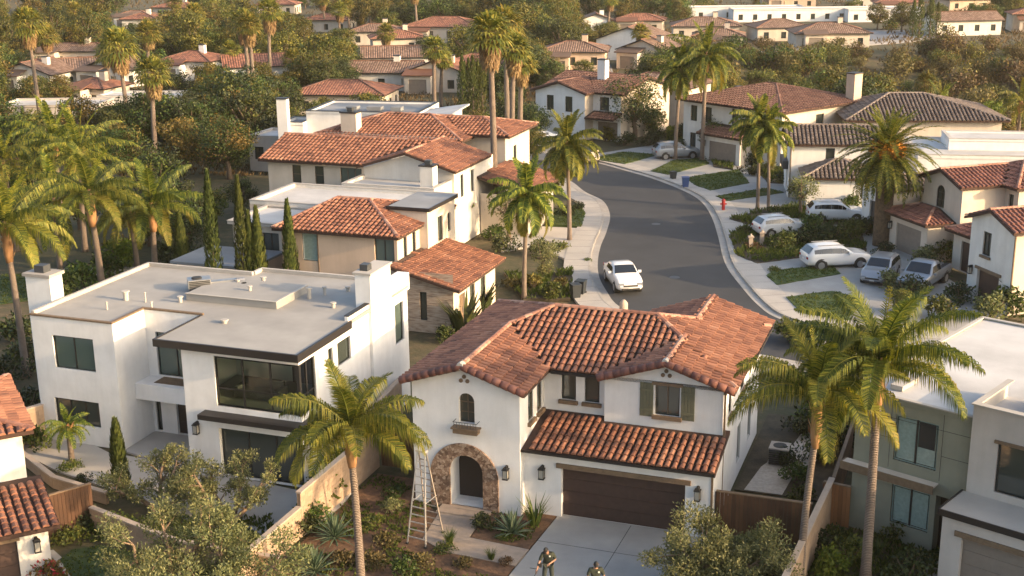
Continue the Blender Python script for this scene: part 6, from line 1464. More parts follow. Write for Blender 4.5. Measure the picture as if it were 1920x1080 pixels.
for q in (o5,): q['category'] = 'car'
# ladder: tall aluminium A frame
def ladder():
    t = empty('ladder', lw(HM, -4.5, -3.6), rotof(HM) + R(-8), 'tall aluminium A frame ladder standing before the stone arch', 'ladder'); hgt = 3.75
    for nm, y0, x0, x1, mt in (('front_section', -.62, -.42, .42, 'alu'), ('rear_section', .8, -.42, .36, 'ladderwood')):
        b = MB()
        A0 = Vector((x0, y0, .03)); A1 = Vector((-.2, .02 if y0 < 0 else .1, hgt)); B0 = Vector((x1, y0, .03)); B1 = Vector((.12, .02 if y0 < 0 else .1, hgt))
        b.bar(A0, A1, .038, .055); b.bar(B0, B1, .038, .055); o = b.build(nm, M[mt], t)
        for k in range(1, 12): 
            c = MB(); f = k / 12.3; c.bar(A0.lerp(A1, f), B0.lerp(B1, f), .026, .04); c.build('rung', M[mt], o)
        for P_ in (A0, B0): c = MB(); c.box(P_.x - .05, P_.x + .05, P_.y - .05, P_.y + .05, .025, .09); c.build('foot', M['black'], o)
    b = MB(); b.box(-.26, .18, -.06, .18, hgt - .02, hgt + .06); b.build('top_cap', M['alu'], t)
    for x in (-.33, .27): b = MB(); b.bar((x, -.33, hgt * .46), (x - .03, .6, hgt * .46), .02); b.build('spreader', M['alu'], t)
ladder()
# outdoor unit beside the house
t = empty('outdoor_unit', G(1461, 868), rotof(HM), 'dark outdoor air conditioning unit beside the side wall', 'outdoor unit')
b = MB(); b.box(-.42, .42, -.42, .42, .05, .78); b.build('casing', M['darkmetal'], t); b = MB(); b.box(-.44, .44, -.44, .44, .78, .84); b.build('lid', M['curb'], t)
b = MB(); b.tube([(0, 0, .84), (0, 0, .86)], .3, 16); b.build('fan_guard', M['black'], t); b = MB(); b.box(-.5, .5, -.5, .5, 0, .05); b.build('base_pad', M['curb'], t)
for k in range(6):
    b = MB(); b.box(-.425, .425, -.435, -.42, .12 + k * .1, .16 + k * .1); b.build('louvre', M['black'], t)
# bins
def binn(mat, px, py, label, rz=0, s_=1):
    t = empty('wheelie_bin', G(px, py), rz, label, 'bin'); t.scale = (s_,) * 3
    b = MB(); v = [(-.24, -.26, .08), (.24, -.26, .08), (.24, .26, .08), (-.24, .26, .08), (-.3, -.34, .95), (.3, -.34, .95), (.3, .34, .95), (-.3, .34, .95)]; b.add(v, [(0, 3, 2, 1), (4, 5, 6, 7), (0, 1, 5, 4), (1, 2, 6, 5), (2, 3, 7, 6), (3, 0, 4, 7)]); b.build('body', mat, t)
    b = MB(); b.box(-.32, .32, -.38, .36, .951, 1.0); b.box(-.28, .28, .36, .42, .9, .97); b.build('lid', mat, t)
    for x in (-.27, .27): b = MB(); b.tube([(x - .03, .28, .1), (x + .03, .28, .1)], .1, 10); b.build('wheel', M['tyre'], t)
binn(M['blue'], 1285, 352, 'blue bin standing on the pavement by the lawn'); binn(M['bindark'], 1079, 560, 'dark bin by the left pavement, the left of two', .3); binn(M['bindark'], 1089, 553, 'dark bin by the left pavement, the right of two', -.4); binn(M['bindark'], 1262, 337, 'small dark bin beside the pile on the pavement', .4, .8)
for i_, (px, py) in enumerate([(1230, 420), (1265, 520)]):
    g = G(px, py); b = MB(); b.tube([(g.x, g.y, -.02), (g.x, g.y, .006)], .36, 20); tag(b.build('manhole_cover', M['darkmetal']), ['round manhole cover on the asphalt below the road bend', 'round manhole cover on the asphalt right of the white sedan'][i_], 'manhole cover')
t = empty('hydrant', G(1356, 396), 0, 'red hydrant on the right pavement', 'hydrant')
b = MB(); b.tube([(0, 0, 0), (0, 0, .1), (0, 0, .12), (0, 0, .85), (0, 0, .88)], [.2, .2, .14, .14, .2], 12); b.tube([(0, 0, .88), (0, 0, 1.0), (0, 0, 1.06)], [.18, .13, .05], 12); b.build('body', M['red'], t); b = MB(); b.tube([(-.26, 0, .62), (.26, 0, .62)], .07, 8); b.build('outlet', M['red'], t)
for i, (px, py) in enumerate([(1407, 470), (1428, 462)]):
    t = empty('garden_post', G(px, py), 0, ['pale stone post in the big bed, the left one', 'pale stone post in the big bed, the right one'][i], 'post'); b = MB(); b.box(-.14, .14, -.14, .14, 0, 1.0); b.build('shaft', M['cap'], t); b = MB(); b.prism([(-.2, -.2), (.2, -.2), (.2, .2), (-.2, .2)], 1.0, 1.1); b.tube([(0, 0, 1.1), (0, 0, 1.28)], [.14, .03], 8); b.build('cap', M['cap'], t)
t = empty('kerb_post', G(1169, 590), 0, 'short pale round topped post behind the sedan', 'post'); b = MB(); b.tube([(0, 0, 0), (0, 0, .75), (0, 0, .95)], [.28, .26, .1], 12); b.build('shaft', M['cap'], t, True)
# the two gardeners on the drive
J1 = dict(pelvis=(0, .0, .95), waist=(0, -.03, 1.08), chest=(.0, -.16, 1.30), neck=(-.02, -.27, 1.47), head=(-.05, -.34, 1.60), face=(-.3, -.85, -.5),
    shL=(.19, -.17, 1.38), elL=(.27, -.08, 1.12), wrL=(.08, -.30, 1.06), shR=(-.19, -.22, 1.38), elR=(-.3, -.32, 1.1), wrR=(-.36, -.5, .90),
    hipL=(.1, 0, .88), knL=(.13, -.06, .5), anL=(.14, .05, .1), toeL=(.16, -.12, .05), hipR=(-.1, 0, .88), knR=(-.14, -.12, .5), anR=(-.17, -.08, .1), toeR=(-.2, -.25, .05))
J2 = dict(pelvis=(0, .0, .95), waist=(0, -.0, 1.08), chest=(.0, -.05, 1.32), neck=(.0, -.08, 1.5), head=(.0, -.12, 1.64), face=(-.05, -.85, -.4),
    shL=(.2, -.05, 1.42), elL=(.3, -.1, 1.14), wrL=(.2, -.32, 1.05), shR=(-.2, -.05, 1.42), elR=(-.3, -.1, 1.14), wrR=(-.2, -.32, 1.05),
    hipL=(.1, 0, .88), knL=(.12, -.06, .5), anL=(.12, .05, .1), toeL=(.13, -.12, .05), hipR=(-.1, 0, .88), knR=(-.12, .04, .5), anR=(-.13, .14, .1), toeR=(-.14, -.03, .05))
def footpos(px, py, hz): g = G(px, py, hz); return Vector((g.x, g.y, .035))
p1 = person('person', J1, 'standing person in dark olive shirt and black cap, holding a tool on the drive'); p1.location = footpos(1026, 1030, 1.66) + Vector((.05, .3, 0)); p1.rotation_euler.z = R(-8)
p2 = person('person', J2, 'second person in a dark olive shirt and cap, cut off by the bottom edge'); p2.location = footpos(1117, 1058, 1.68) + Vector((0, .12, 0)); p2.rotation_euler.z = R(5)
# long handled tool in the first person's hand
t = empty('garden_tool', p1.location, p1.rotation_euler.z, 'dark long handled trimmer held by the standing person', 'tool'); b = MB(); b.tube([(-.28, -.42, .98), (-.5, -.78, .62), (-.95, -1.4, .1)], .016, 8); b.build('shaft', M['darkmetal'], t)
b = MB(); b.tube([(-.36, -.5, .92), (-.62, -.5, .95)], .014, 6); b.tube([(-.95, -1.4, .1), (-.99, -1.45, .05)], [.05, .14], 10); b.box(-.36, -.2, -.44, -.3, .95, 1.08); b.build('handle_and_head', M['black'], t)

# ================================================================ background houses
CLEAR = []
def bg(px, py, w, hpx, deg, label, wall='white2', roof='ftile', kind='hip', depth=None, group='small houses in the background', lot=1, wins=2):
    """px,py: front corner (left foot) in the photograph; w: facade metres; hpx: pixel row of the eaves"""
    w *= .86; depth = (depth or w * .75) * .8; g = G(px, py); h = max(2.6, min(6.0, ZAT(px, hpx, g.y) * .95)); d = depth
    H = House('background_house', label, (g.x, g.y, gz(g.x, g.y)), deg, group=group)
    wins = max(2, int(w / 3.2)); rw = lambda L: [W(L * (i + .5) / wins - .5, h - 2.1, 1.0, 1.25, nv=1) for i in range(wins)] + ([W(L * (i + .5) / wins - .5, .7, 1.0, 1.3, nv=0) for i in range(wins)] if h > 4.6 else [])
    if kind == 'flat':
        H.block(0, w, 0, d, 0, h, wall, f=rw(w), r=rw(d)); H.flat(0, w, 0, d, h + .02, 'flatw', .2, wall, cap='walk')
    elif kind == 'gable':
        sl = .36; H.wall((0, 0), (w, 0), 0, h, rw(w), top=[(w / 2, h + sl * w / 2)], mat=wall); H.wall((w, 0), (w, d), 0, h, rw(d), mat=wall); H.wall((0, d), (0, 0), 0, h, mat=wall); H.wall((w, d), (0, d), 0, h, top=[(w / 2, h + sl * w / 2)], mat=wall)
        gable(H, -.5, w + .5, -.5, d + .5, h + .03, sl); H.roofs(roof, 'tilebrown', tiles=False)
    elif kind == 'side':
        sl = .36; H.wall((0, 0), (w, 0), 0, h, rw(w), mat=wall); H.wall((w, 0), (w, d), 0, h, rw(d), top=[(d / 2, h + sl * d / 2)], mat=wall); H.wall((0, d), (0, 0), 0, h, top=[(d / 2, h + sl * d / 2)], mat=wall); H.wall((w, d), (0, d), 0, h, mat=wall)
        gable(H, -.5, w + .5, -.5, d + .5, h + .03, sl, 'u'); H.roofs(roof, 'tilebrown', tiles=False)
    else:
        H.block(0, w, 0, d, 0, h, wall, f=rw(w), r=rw(d)); m_ = min(w, d) / 2
        H.hip(-.5, w + .5, -.5, d + .5, h + .03, .3, (m_ + .5) if w >= d else None, (m_ + .5) if w >= d else None, 'u' if w >= d else 'v'); H.roofs(roof, 'tilebrown', tiles=False)
    k_ = len(CLEAR)
    if kind != 'flat' and k_ % 3 != 1: H.chimney(w * .62, w * .62 + .9, d * .45, d * .45 + .8, h - .5, h + d * .15 + 1.1, wall, pot=False)
    if kind != 'flat' and k_ % 2 == 0:
        q = w * .1; H.wall((q, -2.2), (q + 3.8, -2.2), 0, 2.5, [('garage', .6, 0, 2.6, 2.0, dict(mat='gdoortan'))], mat=wall); H.wall((q + 3.8, -2.2), (q + 3.8, 0), 0, 2.5, mat=wall); H.wall((q, 0), (q, -2.2), 0, 2.5, mat=wall)
        H.mb('porch_roof', M[roof], lambda b: b.prism([(q - .3, -2.6), (q + 4.1, -2.6), (q + 4.1, .0), (q - .3, .0)], lambda x, y: 2.52 + .25 * (y + 2.6), lambda x, y: 2.66 + .25 * (y + 2.6)))
    H.done(); c = lw(H, w / 2, d / 2); CLEAR.append((c.x, c.y, max(w, d) * .5, H.root)); return H
BG = [(0, 172, 10, 138, 15, 'house with brown roof and pale gable at the left edge', 'white2', 'ftileb', 'gable', 9), (72, 168, 11, 138, -20, 'cream house with low brown roof beside the leaning palm', 'cream', 'ftileb', 'side', 9),
 (122, 200, 7.5, 172, 20, 'little house with a bright orange roof', 'cream', 'ftile', 'hip', 7), (0, 243, 14, 212, 0, 'low flat white building at the left edge', 'greige', 'ftile', 'flat', 8), (158, 162, 9, 135, 25, 'white gabled house behind the bushy fan palm', 'white2', 'ftileb', 'gable', 8),
 (185, 222, 15, 188, 5, 'long low white building in the trees', 'white2', 'ftile', 'flat', 6), (300, 150, 10, 112, 15, 'white house with an orange roof right of the fan palm', 'white', 'ftile', 'hip', 9), (427, 168, 12, 125, -15, 'white house with an orange gable roof behind the close palm pair', 'white', 'ftile', 'side', 9),
 (60, 125, 16, 104, 5, 'far row of low brown roofs on the left', 'cream', 'ftileb', 'hip', 8), (288, 33, 13, 17, 20, 'small far house with a red roof at the top left', 'cream', 'ftile', 'hip', 9), (215, 52, 10, 30, 5, 'pale far house between dark trees at the top left', 'white2', 'ftileb', 'hip', 8),
 (650, 170, 12, 146, 8, 'white house with brown roof and dark windows behind the orange hip roof', 'white2', 'ftileb', 'side', 8), (755, 172, 11, 146, 12, 'small white gable with a grille window before the pair of fan palms', 'cream', 'ftile', 'gable', 9), (683, 140, 15, 118, -5, 'house with a grey brown roof and a round gable vent', 'white2', 'ftileb', 'side', 9),
 (838, 150, 10, 118, 15, 'peach house with an orange roof right of the fan palm pair', 'cream', 'ftile', 'hip', 8), (655, 85, 12, 65, 0, 'small far house with a brown roof left of centre', 'cream', 'ftileb', 'hip', 9), (758, 82, 17, 48, 12, 'large far house with an orange roof at the top centre', 'cream', 'ftile', 'hip', 12), (700, 100, 11, 88, -10, 'low orange roofed house below the far large one', 'cream', 'ftile', 'hip', 9),
 (1012, 135, 12, 95, 8, 'tan two storey house with flat brown eaves right of the tall fan palms', 'peach', 'ftileb', 'hip', 10), (1118, 112, 13, 72, 20, 'white house with low roofs above the tennis court', 'white', 'ftileb', 'gable', 12), (1160, 125, 10, 90, 35, 'cream gable wall below the white house above the tennis court', 'cream', 'ftileb', 'gable', 8),
 (1088, 62, 8, 48, 0, 'small far house with a red roof and white wall at the top', 'white', 'ftileb', 'gable', 7), (1150, 62, 12, 50, 10, 'small far house with a pinkish roof at the top', 'cream', 'ftile', 'hip', 9),
 (1262, 75, 15, 48, 5, 'brown roofed far house left of the white hall', 'cream', 'ftileb', 'hip', 11), (1300, 100, 10, 65, 10, 'taupe house with dark arches on the far mesa', 'greige', 'ftileb', 'hip', 8), (1420, 78, 12, 52, -5, 'pale house with brown roof next to the hip roofed one on the mesa', 'cream', 'ftileb', 'hip', 10), (1492, 90, 15.5, 62, 3, 'cream house with a broad brown hip roof on the edge of the mesa', 'cream', 'ftileb', 'hip', 12),
 (1275, 38, 34, 18, 2, 'long white hall at the top right', 'white', 'ftile', 'flat', 10), (1375, 42, 50, 26, 0, 'long low pale blue white hall right of the first', 'white', 'ftile', 'flat', 9), (1590, 42, 12, 28, 0, 'small white box building at the right of the halls', 'white', 'ftile', 'flat', 8), (1642, 28, 13, 4, 8, 'orange tan far house at the top right', 'peach', 'ftile', 'hip', 9),
 (1755, 68, 15.5, 38, -5, 'white low house with brown roof beside the dark cypresses', 'white2', 'ftileb', 'side', 9), (1898, 60, 10, 25, 10, 'cream arched house at the top right corner', 'cream', 'ftile', 'hip', 9), (1600, 15, 14, 2, 0, 'far roofs at the top right beyond the hall', 'greige', 'ftileb', 'hip', 9), (1430, 15, 16, 3, 5, 'far pink roofed house above the hall', 'peach', 'ftile', 'hip', 10), (1780, 20, 13, 6, -8, 'far tan house above the cypresses', 'peach', 'ftileb', 'hip', 9),
 (470, 320, 5, 255, 18, 'low grey shed left of the long cream house', 'greige', 'ftileb', 'flat', 6), (545, 215, 14, 182, 10, 'cream house with a broad orange hip roof behind the flat white roofs', 'cream', 'ftile', 'hip', 10), (1320, 235, 5, 200, 40, 'small pink lit house between the trees right of the tall palm pair', 'peach', 'ftileb', 'gable', 6), (230, 58, 9, 40, 5, 'second far pale house at the top left', 'white2', 'ftile', 'hip', 8), (480, 28, 12, 12, 5, 'far tan roof at the top left of centre', 'cream', 'ftile', 'hip', 9), (570, 60, 12, 42, 12, 'far cream house among trees left of the thin palms', 'cream', 'ftile', 'hip', 9)]
for a in BG: bg(a[0], a[1], a[2], a[3], a[4], a[5], a[6], a[7], a[8], a[9])

# ================================================================ background trees
T = {}
T['green'] = [broad('broadleaf_tree', 501 + i, 7, 7, 'green', 46, 125, .30, .28, .19, low=.18, mat2='gold', frac=.3) for i in range(2)]
T['gold'] = [broad('broadleaf_tree', 511 + i, 8, 7, 'gold', 46, 125, .30, .3, .19, low=.2, mat2='green', frac=.3) for i in range(2)]
T['dark'] = [broad('broadleaf_tree', 521 + i, 8, 7.5, 'dark', 48, 125, .30, .26, .19, low=.12, mat2='green', frac=.3) for i in range(2)]
T['tall'] = [broad('tall_tree', 531, 12, 6, 'gold', 52, 115, .30, .3, .19, low=.22, mat2='dark', frac=.3)]
T['bush'] = [broad('bush', 541 + i, 3.2, 5, 'scrub', 20, 80, .3, .15, .26, low=0, mat2='gold', frac=.25) for i in range(2)]
T['bushg'] = [broad('bush', 551, 3.4, 5, 'green', 20, 80, .3, .15, .26, low=0, mat2='gold', frac=.3)]
T['bright'] = [broad('broadleaf_tree', 561, 6.5, 6.5, 'bright', 40, 125, .28, .28, .2, low=.15)]
used = set(); NT = [0]
DESC = {'green': 'green leafy tree', 'gold': 'golden green tree', 'dark': 'dark green tree', 'tall': 'tall airy olive brown tree', 'bush': 'dry brown bush', 'bushg': 'green bush', 'bright': 'bright yellow green tree'}
def tree(k, x, y, s_, where, group, rnd=random, label=None):
    i = rnd.randrange(len(T[k])); src = T[k][i]; key = (k, i); p = (x, y, gz(x, y) - .1)
    sc = (s_ * rnd.uniform(.9, 1.1), s_ * rnd.uniform(.9, 1.1), s_ * rnd.uniform(.88, 1.15))
    if key not in used: used.add(key); o = src; o.location = p; o.scale = sc; o.rotation_euler = (0, 0, rnd.uniform(0, 6.28))
    else: o = dup(src, p, rnd.uniform(0, 6.28), sc)
    NT[0] += 1
    return tag(o, label or (DESC[k] + ' ' + where), 'bush' if 'bush' in k else 'tree', group or (DESC[k] + 's ' + where))
# hand placed trees: pixel of the foot, pixel row of the top
def tp(k, px, py, ty, label, wsc=1):
    g = G(px, py); h = {'green': 7, 'gold': 8, 'dark': 8, 'tall': 12, 'bush': 3.2, 'bushg': 3.4, 'bright': 6.5}[k]; s_ = (ZAT(px, ty, g.y) - gz(g.x, g.y)) / h
    o = tree(k, g.x, g.y, s_, '', 'garden trees around the houses', random.Random(px), label); o.scale = (o.scale[0] * wsc, o.scale[1] * wsc, s_); return o
for a in [('dark', 372, 300, 175, 'large dark tree before the flat white house'), ('gold', 345, 330, 215, 'golden tree behind the orange trunked palm'), ('dark', 430, 330, 230, 'dark round tree below the slim white chimney'), ('green', 230, 350, 230, 'green tree behind the left garden palms'), ('dark', 300, 400, 265, 'dark tree mass behind the left palms'), ('green', 100, 330, 225, 'green tree over the low flat white building'),
  ('dark', 60, 420, 300, 'dark tree behind the palms at the left edge'), ('dark', 150, 430, 320, 'dark tree between the left palms'), ('dark', 330, 440, 330, 'dark tree behind the leftmost cypress'), ('green', 30, 215, 165, 'round green tree left of the tall fan palm foot'), ('dark', 105, 205, 155, 'dark green tree right of the tall fan palm foot'), ('green', 385, 235, 150, 'green tree left of the close palm pair'),
  ('gold', 420, 215, 140, 'golden tree at the close palm pair'), ('gold', 590, 190, 85, 'tall golden green tree right of the orange roofed white house'), ('dark', 610, 195, 105, 'dark tree beside the flat white roofs'), ('gold', 560, 190, 120, 'golden tree beside the short fan palm'), ('green', 895, 290, 205, 'green tree under the tall fan palms'), ('dark', 860, 285, 200, 'dark tree behind the right hip of the cream house'), ('dark', 990, 285, 185, 'dark tree left of the gabled house at the street end'), ('dark', 950, 262, 165, 'dark tree behind the trio of fan palms'),
  ('dark', 940, 205, 120, 'dark tree far behind the trio of fan palms'), ('green', 1095, 160, 110, 'green tree left of the tennis court'), ('dark', 1215, 150, 95, 'dark tree left of the tall palm pair crowns'), ('dark', 1250, 215, 140, 'dark tree behind the tall palm pair'), ('gold', 1290, 190, 130, 'golden tree behind the tall palm pair'), ('green', 1350, 190, 125, 'green tree above the brown hip roof'), ('gold', 1375, 185, 135, 'golden tree above the brown hip roof, right'),
  ('dark', 1590, 265, 135, 'broad brownish green tree right of the brick chimney'), ('gold', 1560, 240, 120, 'tall golden tree behind the brick chimney'), ('gold', 1640, 225, 130, 'golden tree above the date palm'), ('dark', 1630, 245, 160, 'dark tree left of the date palm crown'), ('bright', 1840, 265, 185, 'bright yellow green tree above the grey hip roof'), ('green', 1790, 270, 215, 'green tree left of the bright one'), ('gold', 1880, 280, 225, 'golden tree below the right edge palm'), ('green', 1720, 225, 170, 'green tree above the grey hip roof, left'),
  ('dark', 455, 395, 330, 'dark tree left of the long cream house, lower'), ('green', 400, 420, 350, 'green tree behind the tallest cypress'), ('dark', 350, 470, 385, 'dark low tree behind the left cypresses'), ('gold', 480, 300, 262, 'low golden tree beside the grey shed'), ('green', 280, 460, 370, 'green low tree between the left palms'), ('green', 1000, 300, 240, 'green tree at the far drive'), ('green', 1225, 255, 200, 'green garden tree by the silver car'), ('dark', 1340, 295, 215, 'dark narrow tree before the brown hip roofed house'), ('gold', 1690, 60, 0, 'large golden tree at the top right'), ('gold', 1645, 55, 5, 'golden tree left of the large one at the top right'), ('green', 1850, 60, 5, 'green tree left of the corner house at the top right'),
  ('green', 60, 268, 212, 'green tree in front of the low flat building at the left edge'), ('dark', 128, 262, 205, 'dark tree at the right end of the low flat building'), ('green', 205, 245, 196, 'green tree before the long low white building'), ('dark', 262, 240, 192, 'dark tree right of the long low white building'), ('green', 1690, 590, 540, 'low green tree behind the tall palm crowns')]: tp(*a)
for px, py, ty, lb in [(1180, 55, -25, 'tall dark tree at the top edge right of centre'), (1165, 58, -5, 'rounded gold tree at the top edge right of centre'), (1270, 55, -8, 'tall tree left of the white hall'), (755, 60, -20, 'tall tree behind the far large house'), (880, 70, -15, 'tall tree at the top edge left of the trio of palms'), (105, 110, -5, 'tall tree at the top left behind the fan palm'), (165, 120, 0, 'large golden tree at the top left'), (410, 60, -30, 'tall dark tree left of centre at the top')]: tp('tall', px, py, ty, lb)
for i_, (bx, by, ty, lb, Rc) in enumerate([(335, 70, 5, 'small far fan palm left of the bare lot', 2.2), (540, 110, 40, 'slim fan palm left of the far cream house', 2.2), (610, 60, 0, 'slim far fan palm at the top left of centre', 2.2), (725, 120, 62, 'slim fan palm behind the grey brown gable house', 2.2), (1030, 75, 10, 'far fan palm right of the tall trio near the top', 2.2), (1205, 125, 62, 'short fan palm by the white house above the court', 2.0), (150, 95, 20, 'far fan palm between golden trees at the top left', 2.4), (440, 160, 95, 'short fan palm in front of the white house with orange gable', 2.0)]):
    palm('f', bx, by, ty, lb, 'fan palms among the background houses', seed=160 + i_, Rc=Rc, skirt=1.6, tr=.2, n=40)
# the rest: scattered where the photo shows woods between the houses
rnd = random.Random(99)
avoid = [(c[0], c[1], c[2] + 1.2) for c in CLEAR]
for hx, hy, hr in ((-13, 106, 16), (-13, 127, 12), (8, 150, 12), (15, 156, 9), (26, 135, 15), (40, 127, 14), (30, 112, 8), (41, 110, 13), (35, 95, 12), (32, 82, 9), (-8, 80, 14), (-12, 57, 13)): avoid.append((hx, hy, hr))
boxes = []
for c in CLEAR:
    x, y, r_, root = c; a = PX(x - r_ * .7, y, 0)[0]; b_ = PX(x + r_ * .7, y, 0)[0]; boxes.append((a, b_, PX(x, y, 4.5)[1], PX(x, y, 0)[1], y))
for q in ((1000, 1240, 140, 262, 142), (495, 905, 180, 300, 100), (1275, 1600, 165, 300, 125), (1470, 1870, 215, 330, 110), (870, 1100, 262, 300, 125), (300, 395, 75, 105, 210), (1080, 1150, 108, 140, 205), (1590, 1750, 52, 80, 240)): boxes.append(q)
def free(x, y, h, w):
    for ax, ay, ar in avoid:
        if (x - ax) ** 2 + (y - ay) ** 2 < (ar + w * .3) ** 2: return False
    for i in range(0, len(cl_), 4):
        if (cl_[i] - Vector((x, y))).length < 5 + w * .4 or (cr_[i % len(cr_)] - Vector((x, y))).length < 5 + w * .4: return False
    px, pb, s_ = PX(x, y, gz(x, y)); pt = PX(x, y, gz(x, y) + h)[1]; hw = w * s_ * .45
    for a, b_, t, bo, yy in boxes:
        if yy > y and px + hw > a and px - hw < b_ and pt < bo - (bo - t) * .62 and pb > t: return False
    return True
zones = [  # px range, row range, n, kinds, where
 ((-60, 700), (150, 300), 90, ('green', 'dark', 'green', 'dark', 'gold'), 'in the woods left of the cream tiled house'),
 ((-60, 720), (60, 150), 85, ('gold', 'green', 'dark', 'tall', 'green'), 'between the far houses on the left'),
 ((-100, 1250), (-18, 60), 90, ('dark', 'gold', 'tall', 'green', 'dark'), 'in the wood along the top edge'),
 ((700, 1260), (60, 190), 62, ('dark', 'green', 'gold', 'dark'), 'between the far houses in the middle'),
 ((1250, 2000), (-25, 60), 40, ('green', 'gold', 'bushg'), 'between the far roofs at the top right'),
 ((1240, 1980), (96, 150), 30, ('gold', 'green', 'bushg'), 'along the far rim of the scrub slope')]
for (x0, x1), (y0, y1), n, kinds, where in zones:
    got = 0; tries = 0
    while got < n and tries < n * 14:
        tries += 1; px = rnd.uniform(x0, x1); py = y0 + (y1 - y0) * rnd.random() ** .75; g = G(px, py); k = rnd.choice(kinds); s_ = rnd.uniform(.65, 1.15)
        if canyon(g.x, g.y) < -1 and 'bush' not in k: continue
        h = {'tall': 12, 'bushg': 3.4}.get(k, 7.5) * s_
        if g.y > 460 or not free(g.x, g.y, h, 7 * s_): continue
        avoid.append((g.x, g.y, 1.6 * s_)); tree(k, g.x, g.y, s_, where, None, rnd); got += 1
# scrub slope on the far side of the dry valley
n = 0; tries = 0
while n < 190 and tries < 3000:
    tries += 1; x = rnd.uniform(26, 125); y = rnd.uniform(150, 237); z = gz(x, y)
    if x / y > .5: continue
    px, py, s_ = PX(x, y, z + 1)
    if not (1240 < px < 1990): continue
    if any(a < px < b_ and t < py < bo for a, b_, t, bo, yy in boxes if yy > 200): continue
    k = rnd.choice(('bush', 'bush', 'bush', 'bushg', 'bush')); sz = rnd.choice((.35, .5, .7, .9, 1.25)) * rnd.uniform(.8, 1.2)
    tree(k, x, y, sz, 'on the scrubby slope at the right', None, rnd); n += 1
# ground cover: tufts as stuff
b = MB(); r_ = random.Random(5)
def tuft(x, y, z, s_):
    for k in range(5):
        a = r_.uniform(0, 6.28); d = Vector((math.cos(a) * .5, math.sin(a) * .5, 1)).normalized(); leafquad(b, Vector((x + r_.uniform(-.1, .1), y + r_.uniform(-.1, .1), z)), d, Vector((math.sin(a), -math.cos(a), 0)), s_ * r_.uniform(.6, 1.3), .05 + s_ * .12)
for k in range(2600):
    u, v = r_.uniform(-9, -.6), r_.uniform(-8, 1.2)
    if (-5.2 < u < -2.6 and v > -4.6) or (u > -4.8 and -4.7 < v < -2.7): continue
    if noise.noise(Vector((u * .7, v * .7, 0))) < -.05: continue
    p = lw(HM, u, v, .02); tuft(p.x, p.y, .02, .13)
for k in range(1500):
    x, y = r_.uniform(10.8, 17), r_.uniform(38, 46); tuft(x, y, 0, .2)
for k in range(1500):
    x, y = r_.uniform(-17, -9.8), r_.uniform(41, 48)
    if ((x + 13) / 2.6) ** 2 + ((y - 43.8) / 2.2) ** 2 < 1 or x < -14.2 + (y - 45.5) * .6 and y < 45.8: continue
    tuft(x, y, .02, .18)
for nm, P, z in LAWNS:
    xs_ = [p.x for p in P]; ys_ = [p.y for p in P]; A_ = (max(xs_) - min(xs_)) * (max(ys_) - min(ys_)); bed = nm == 'planting_bed'
    def inp(x, y):
        c = False
        for i in range(len(P)):
            a_, c_ = P[i], P[(i + 1) % len(P)]
            if (a_.y > y) != (c_.y > y) and x < (c_.x - a_.x) * (y - a_.y) / (c_.y - a_.y) + a_.x: c = not c
        return c
    for k in range(min(4000, int(A_ * (14 if bed else 22)))):
        x, y = r_.uniform(min(xs_), max(xs_)), r_.uniform(min(ys_), max(ys_))
        if inp(x, y) and (not bed or noise.noise(Vector((x * .5, y * .5, 0))) > -.2): tuft(x, y, z - .01, r_.uniform(.2, .45) if bed else r_.uniform(.05, .12))
tag(b.build('ground_cover', M['grass']), 'short tufts of dry and green ground cover in the front gardens', 'ground cover', kind='stuff')
b = MB()
for k in range(26000):
    px = r_.uniform(-50, 1970); py = r_.uniform(-10, 330); g = G(px, py)
    if any((g.x - ax) ** 2 + (g.y - ay) ** 2 < (ar * .9) ** 2 for ax, ay, ar in avoid[:len(CLEAR) + 12]) or canyon(g.x, g.y) < -.1 : 
        if canyon(g.x, g.y) > -.1: continue
    if any((cl_[i] - g.xy).length < 9 or (cr_[i] - g.xy).length < 9 for i in range(0, 150, 10) if i < len(cl_)): continue
    if noise.noise(Vector((g.x * .09, g.y * .09, 3))) < -.1: continue
    s_ = .02 + g.y * .0028; tuft(g.x, g.y, gz(g.x, g.y) - .05, s_ * r_.uniform(.7, 1.5))
tag(b.build('dry_grass', M['scrub']), 'dry grass and low scrub between the background houses', 'scrub', kind='stuff')
for k in T:
    for i, o in enumerate(T[k]):
        if (k, i) not in used: HIDE.append(o)
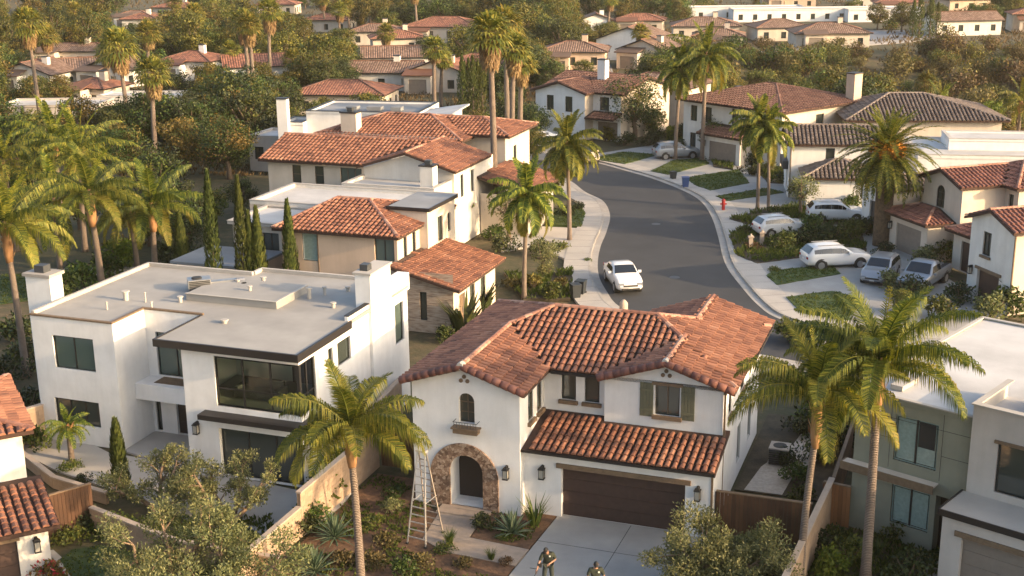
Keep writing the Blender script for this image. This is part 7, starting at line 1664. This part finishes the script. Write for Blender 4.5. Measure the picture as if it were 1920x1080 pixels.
# ================================================================ light
SUN_AZ = R(-24); SUN_EL = R(16)      # azimuth measured from +x towards +y
sd = Vector((math.cos(SUN_EL) * math.cos(SUN_AZ), math.cos(SUN_EL) * math.sin(SUN_AZ), math.sin(SUN_EL)))
ld = bpy.data.lights.new('sun', 'SUN'); ld.energy = 2.7; ld.angle = R(.6); ld.color = (1, .70, .41)
lo = bpy.data.objects.new('sun', ld); COL.objects.link(lo); lo.rotation_euler = (-sd).to_track_quat('-Z', 'Y').to_euler(); lo.location = sd * 200
w = bpy.data.worlds.new('World'); S.world = w; w.use_nodes = True; nt = w.node_tree
sk = nt.nodes.new('ShaderNodeTexSky'); sk.sky_type = 'NISHITA'; sk.sun_disc = False; sk.sun_elevation = SUN_EL
sk.sun_rotation = PI / 2 - SUN_AZ; sk.air_density = 1.0; sk.dust_density = 4.5; sk.ozone_density = .8
nt.links.new(sk.outputs[0], nt.nodes['Background'].inputs[0]); nt.nodes['Background'].inputs[1].default_value = .15
S.view_settings.view_transform = 'Standard'; S.view_settings.look = 'None'; S.view_settings.gamma = 1; S.view_settings.exposure = 1.55
S.cycles.max_bounces = 6; S.cycles.diffuse_bounces = 3; S.cycles.glossy_bounces = 3; S.cycles.transparent_max_bounces = 6; S.cycles.volume_bounces = 0
hb = MB(); hb.box(-3100, 3100, -260, 6100, -12, 62); hz_ = hb.build('haze', bpy.data.materials.new('haze_air'))
hm = hz_.data.materials[0]; hm.use_nodes = True; ht = hm.node_tree; ht.nodes.remove(ht.nodes['Principled BSDF']); pv = ht.nodes.new('ShaderNodeVolumePrincipled')
pv.inputs['Color'].default_value = (1, .88, .7, 1); pv.inputs['Density'].default_value = .00013; pv.inputs['Anisotropy'].default_value = .2; ht.links.new(pv.outputs[0], ht.nodes['Material Output'].inputs['Volume'])
tag(hz_, kind='stuff'); tag(hz_, 'thin warm evening haze over the whole neighbourhood', 'haze')
for o in list(HIDE):
    for c in list(o.children):
        for g in list(c.children): bpy.data.objects.remove(g)
        bpy.data.objects.remove(c)
    bpy.data.objects.remove(o)
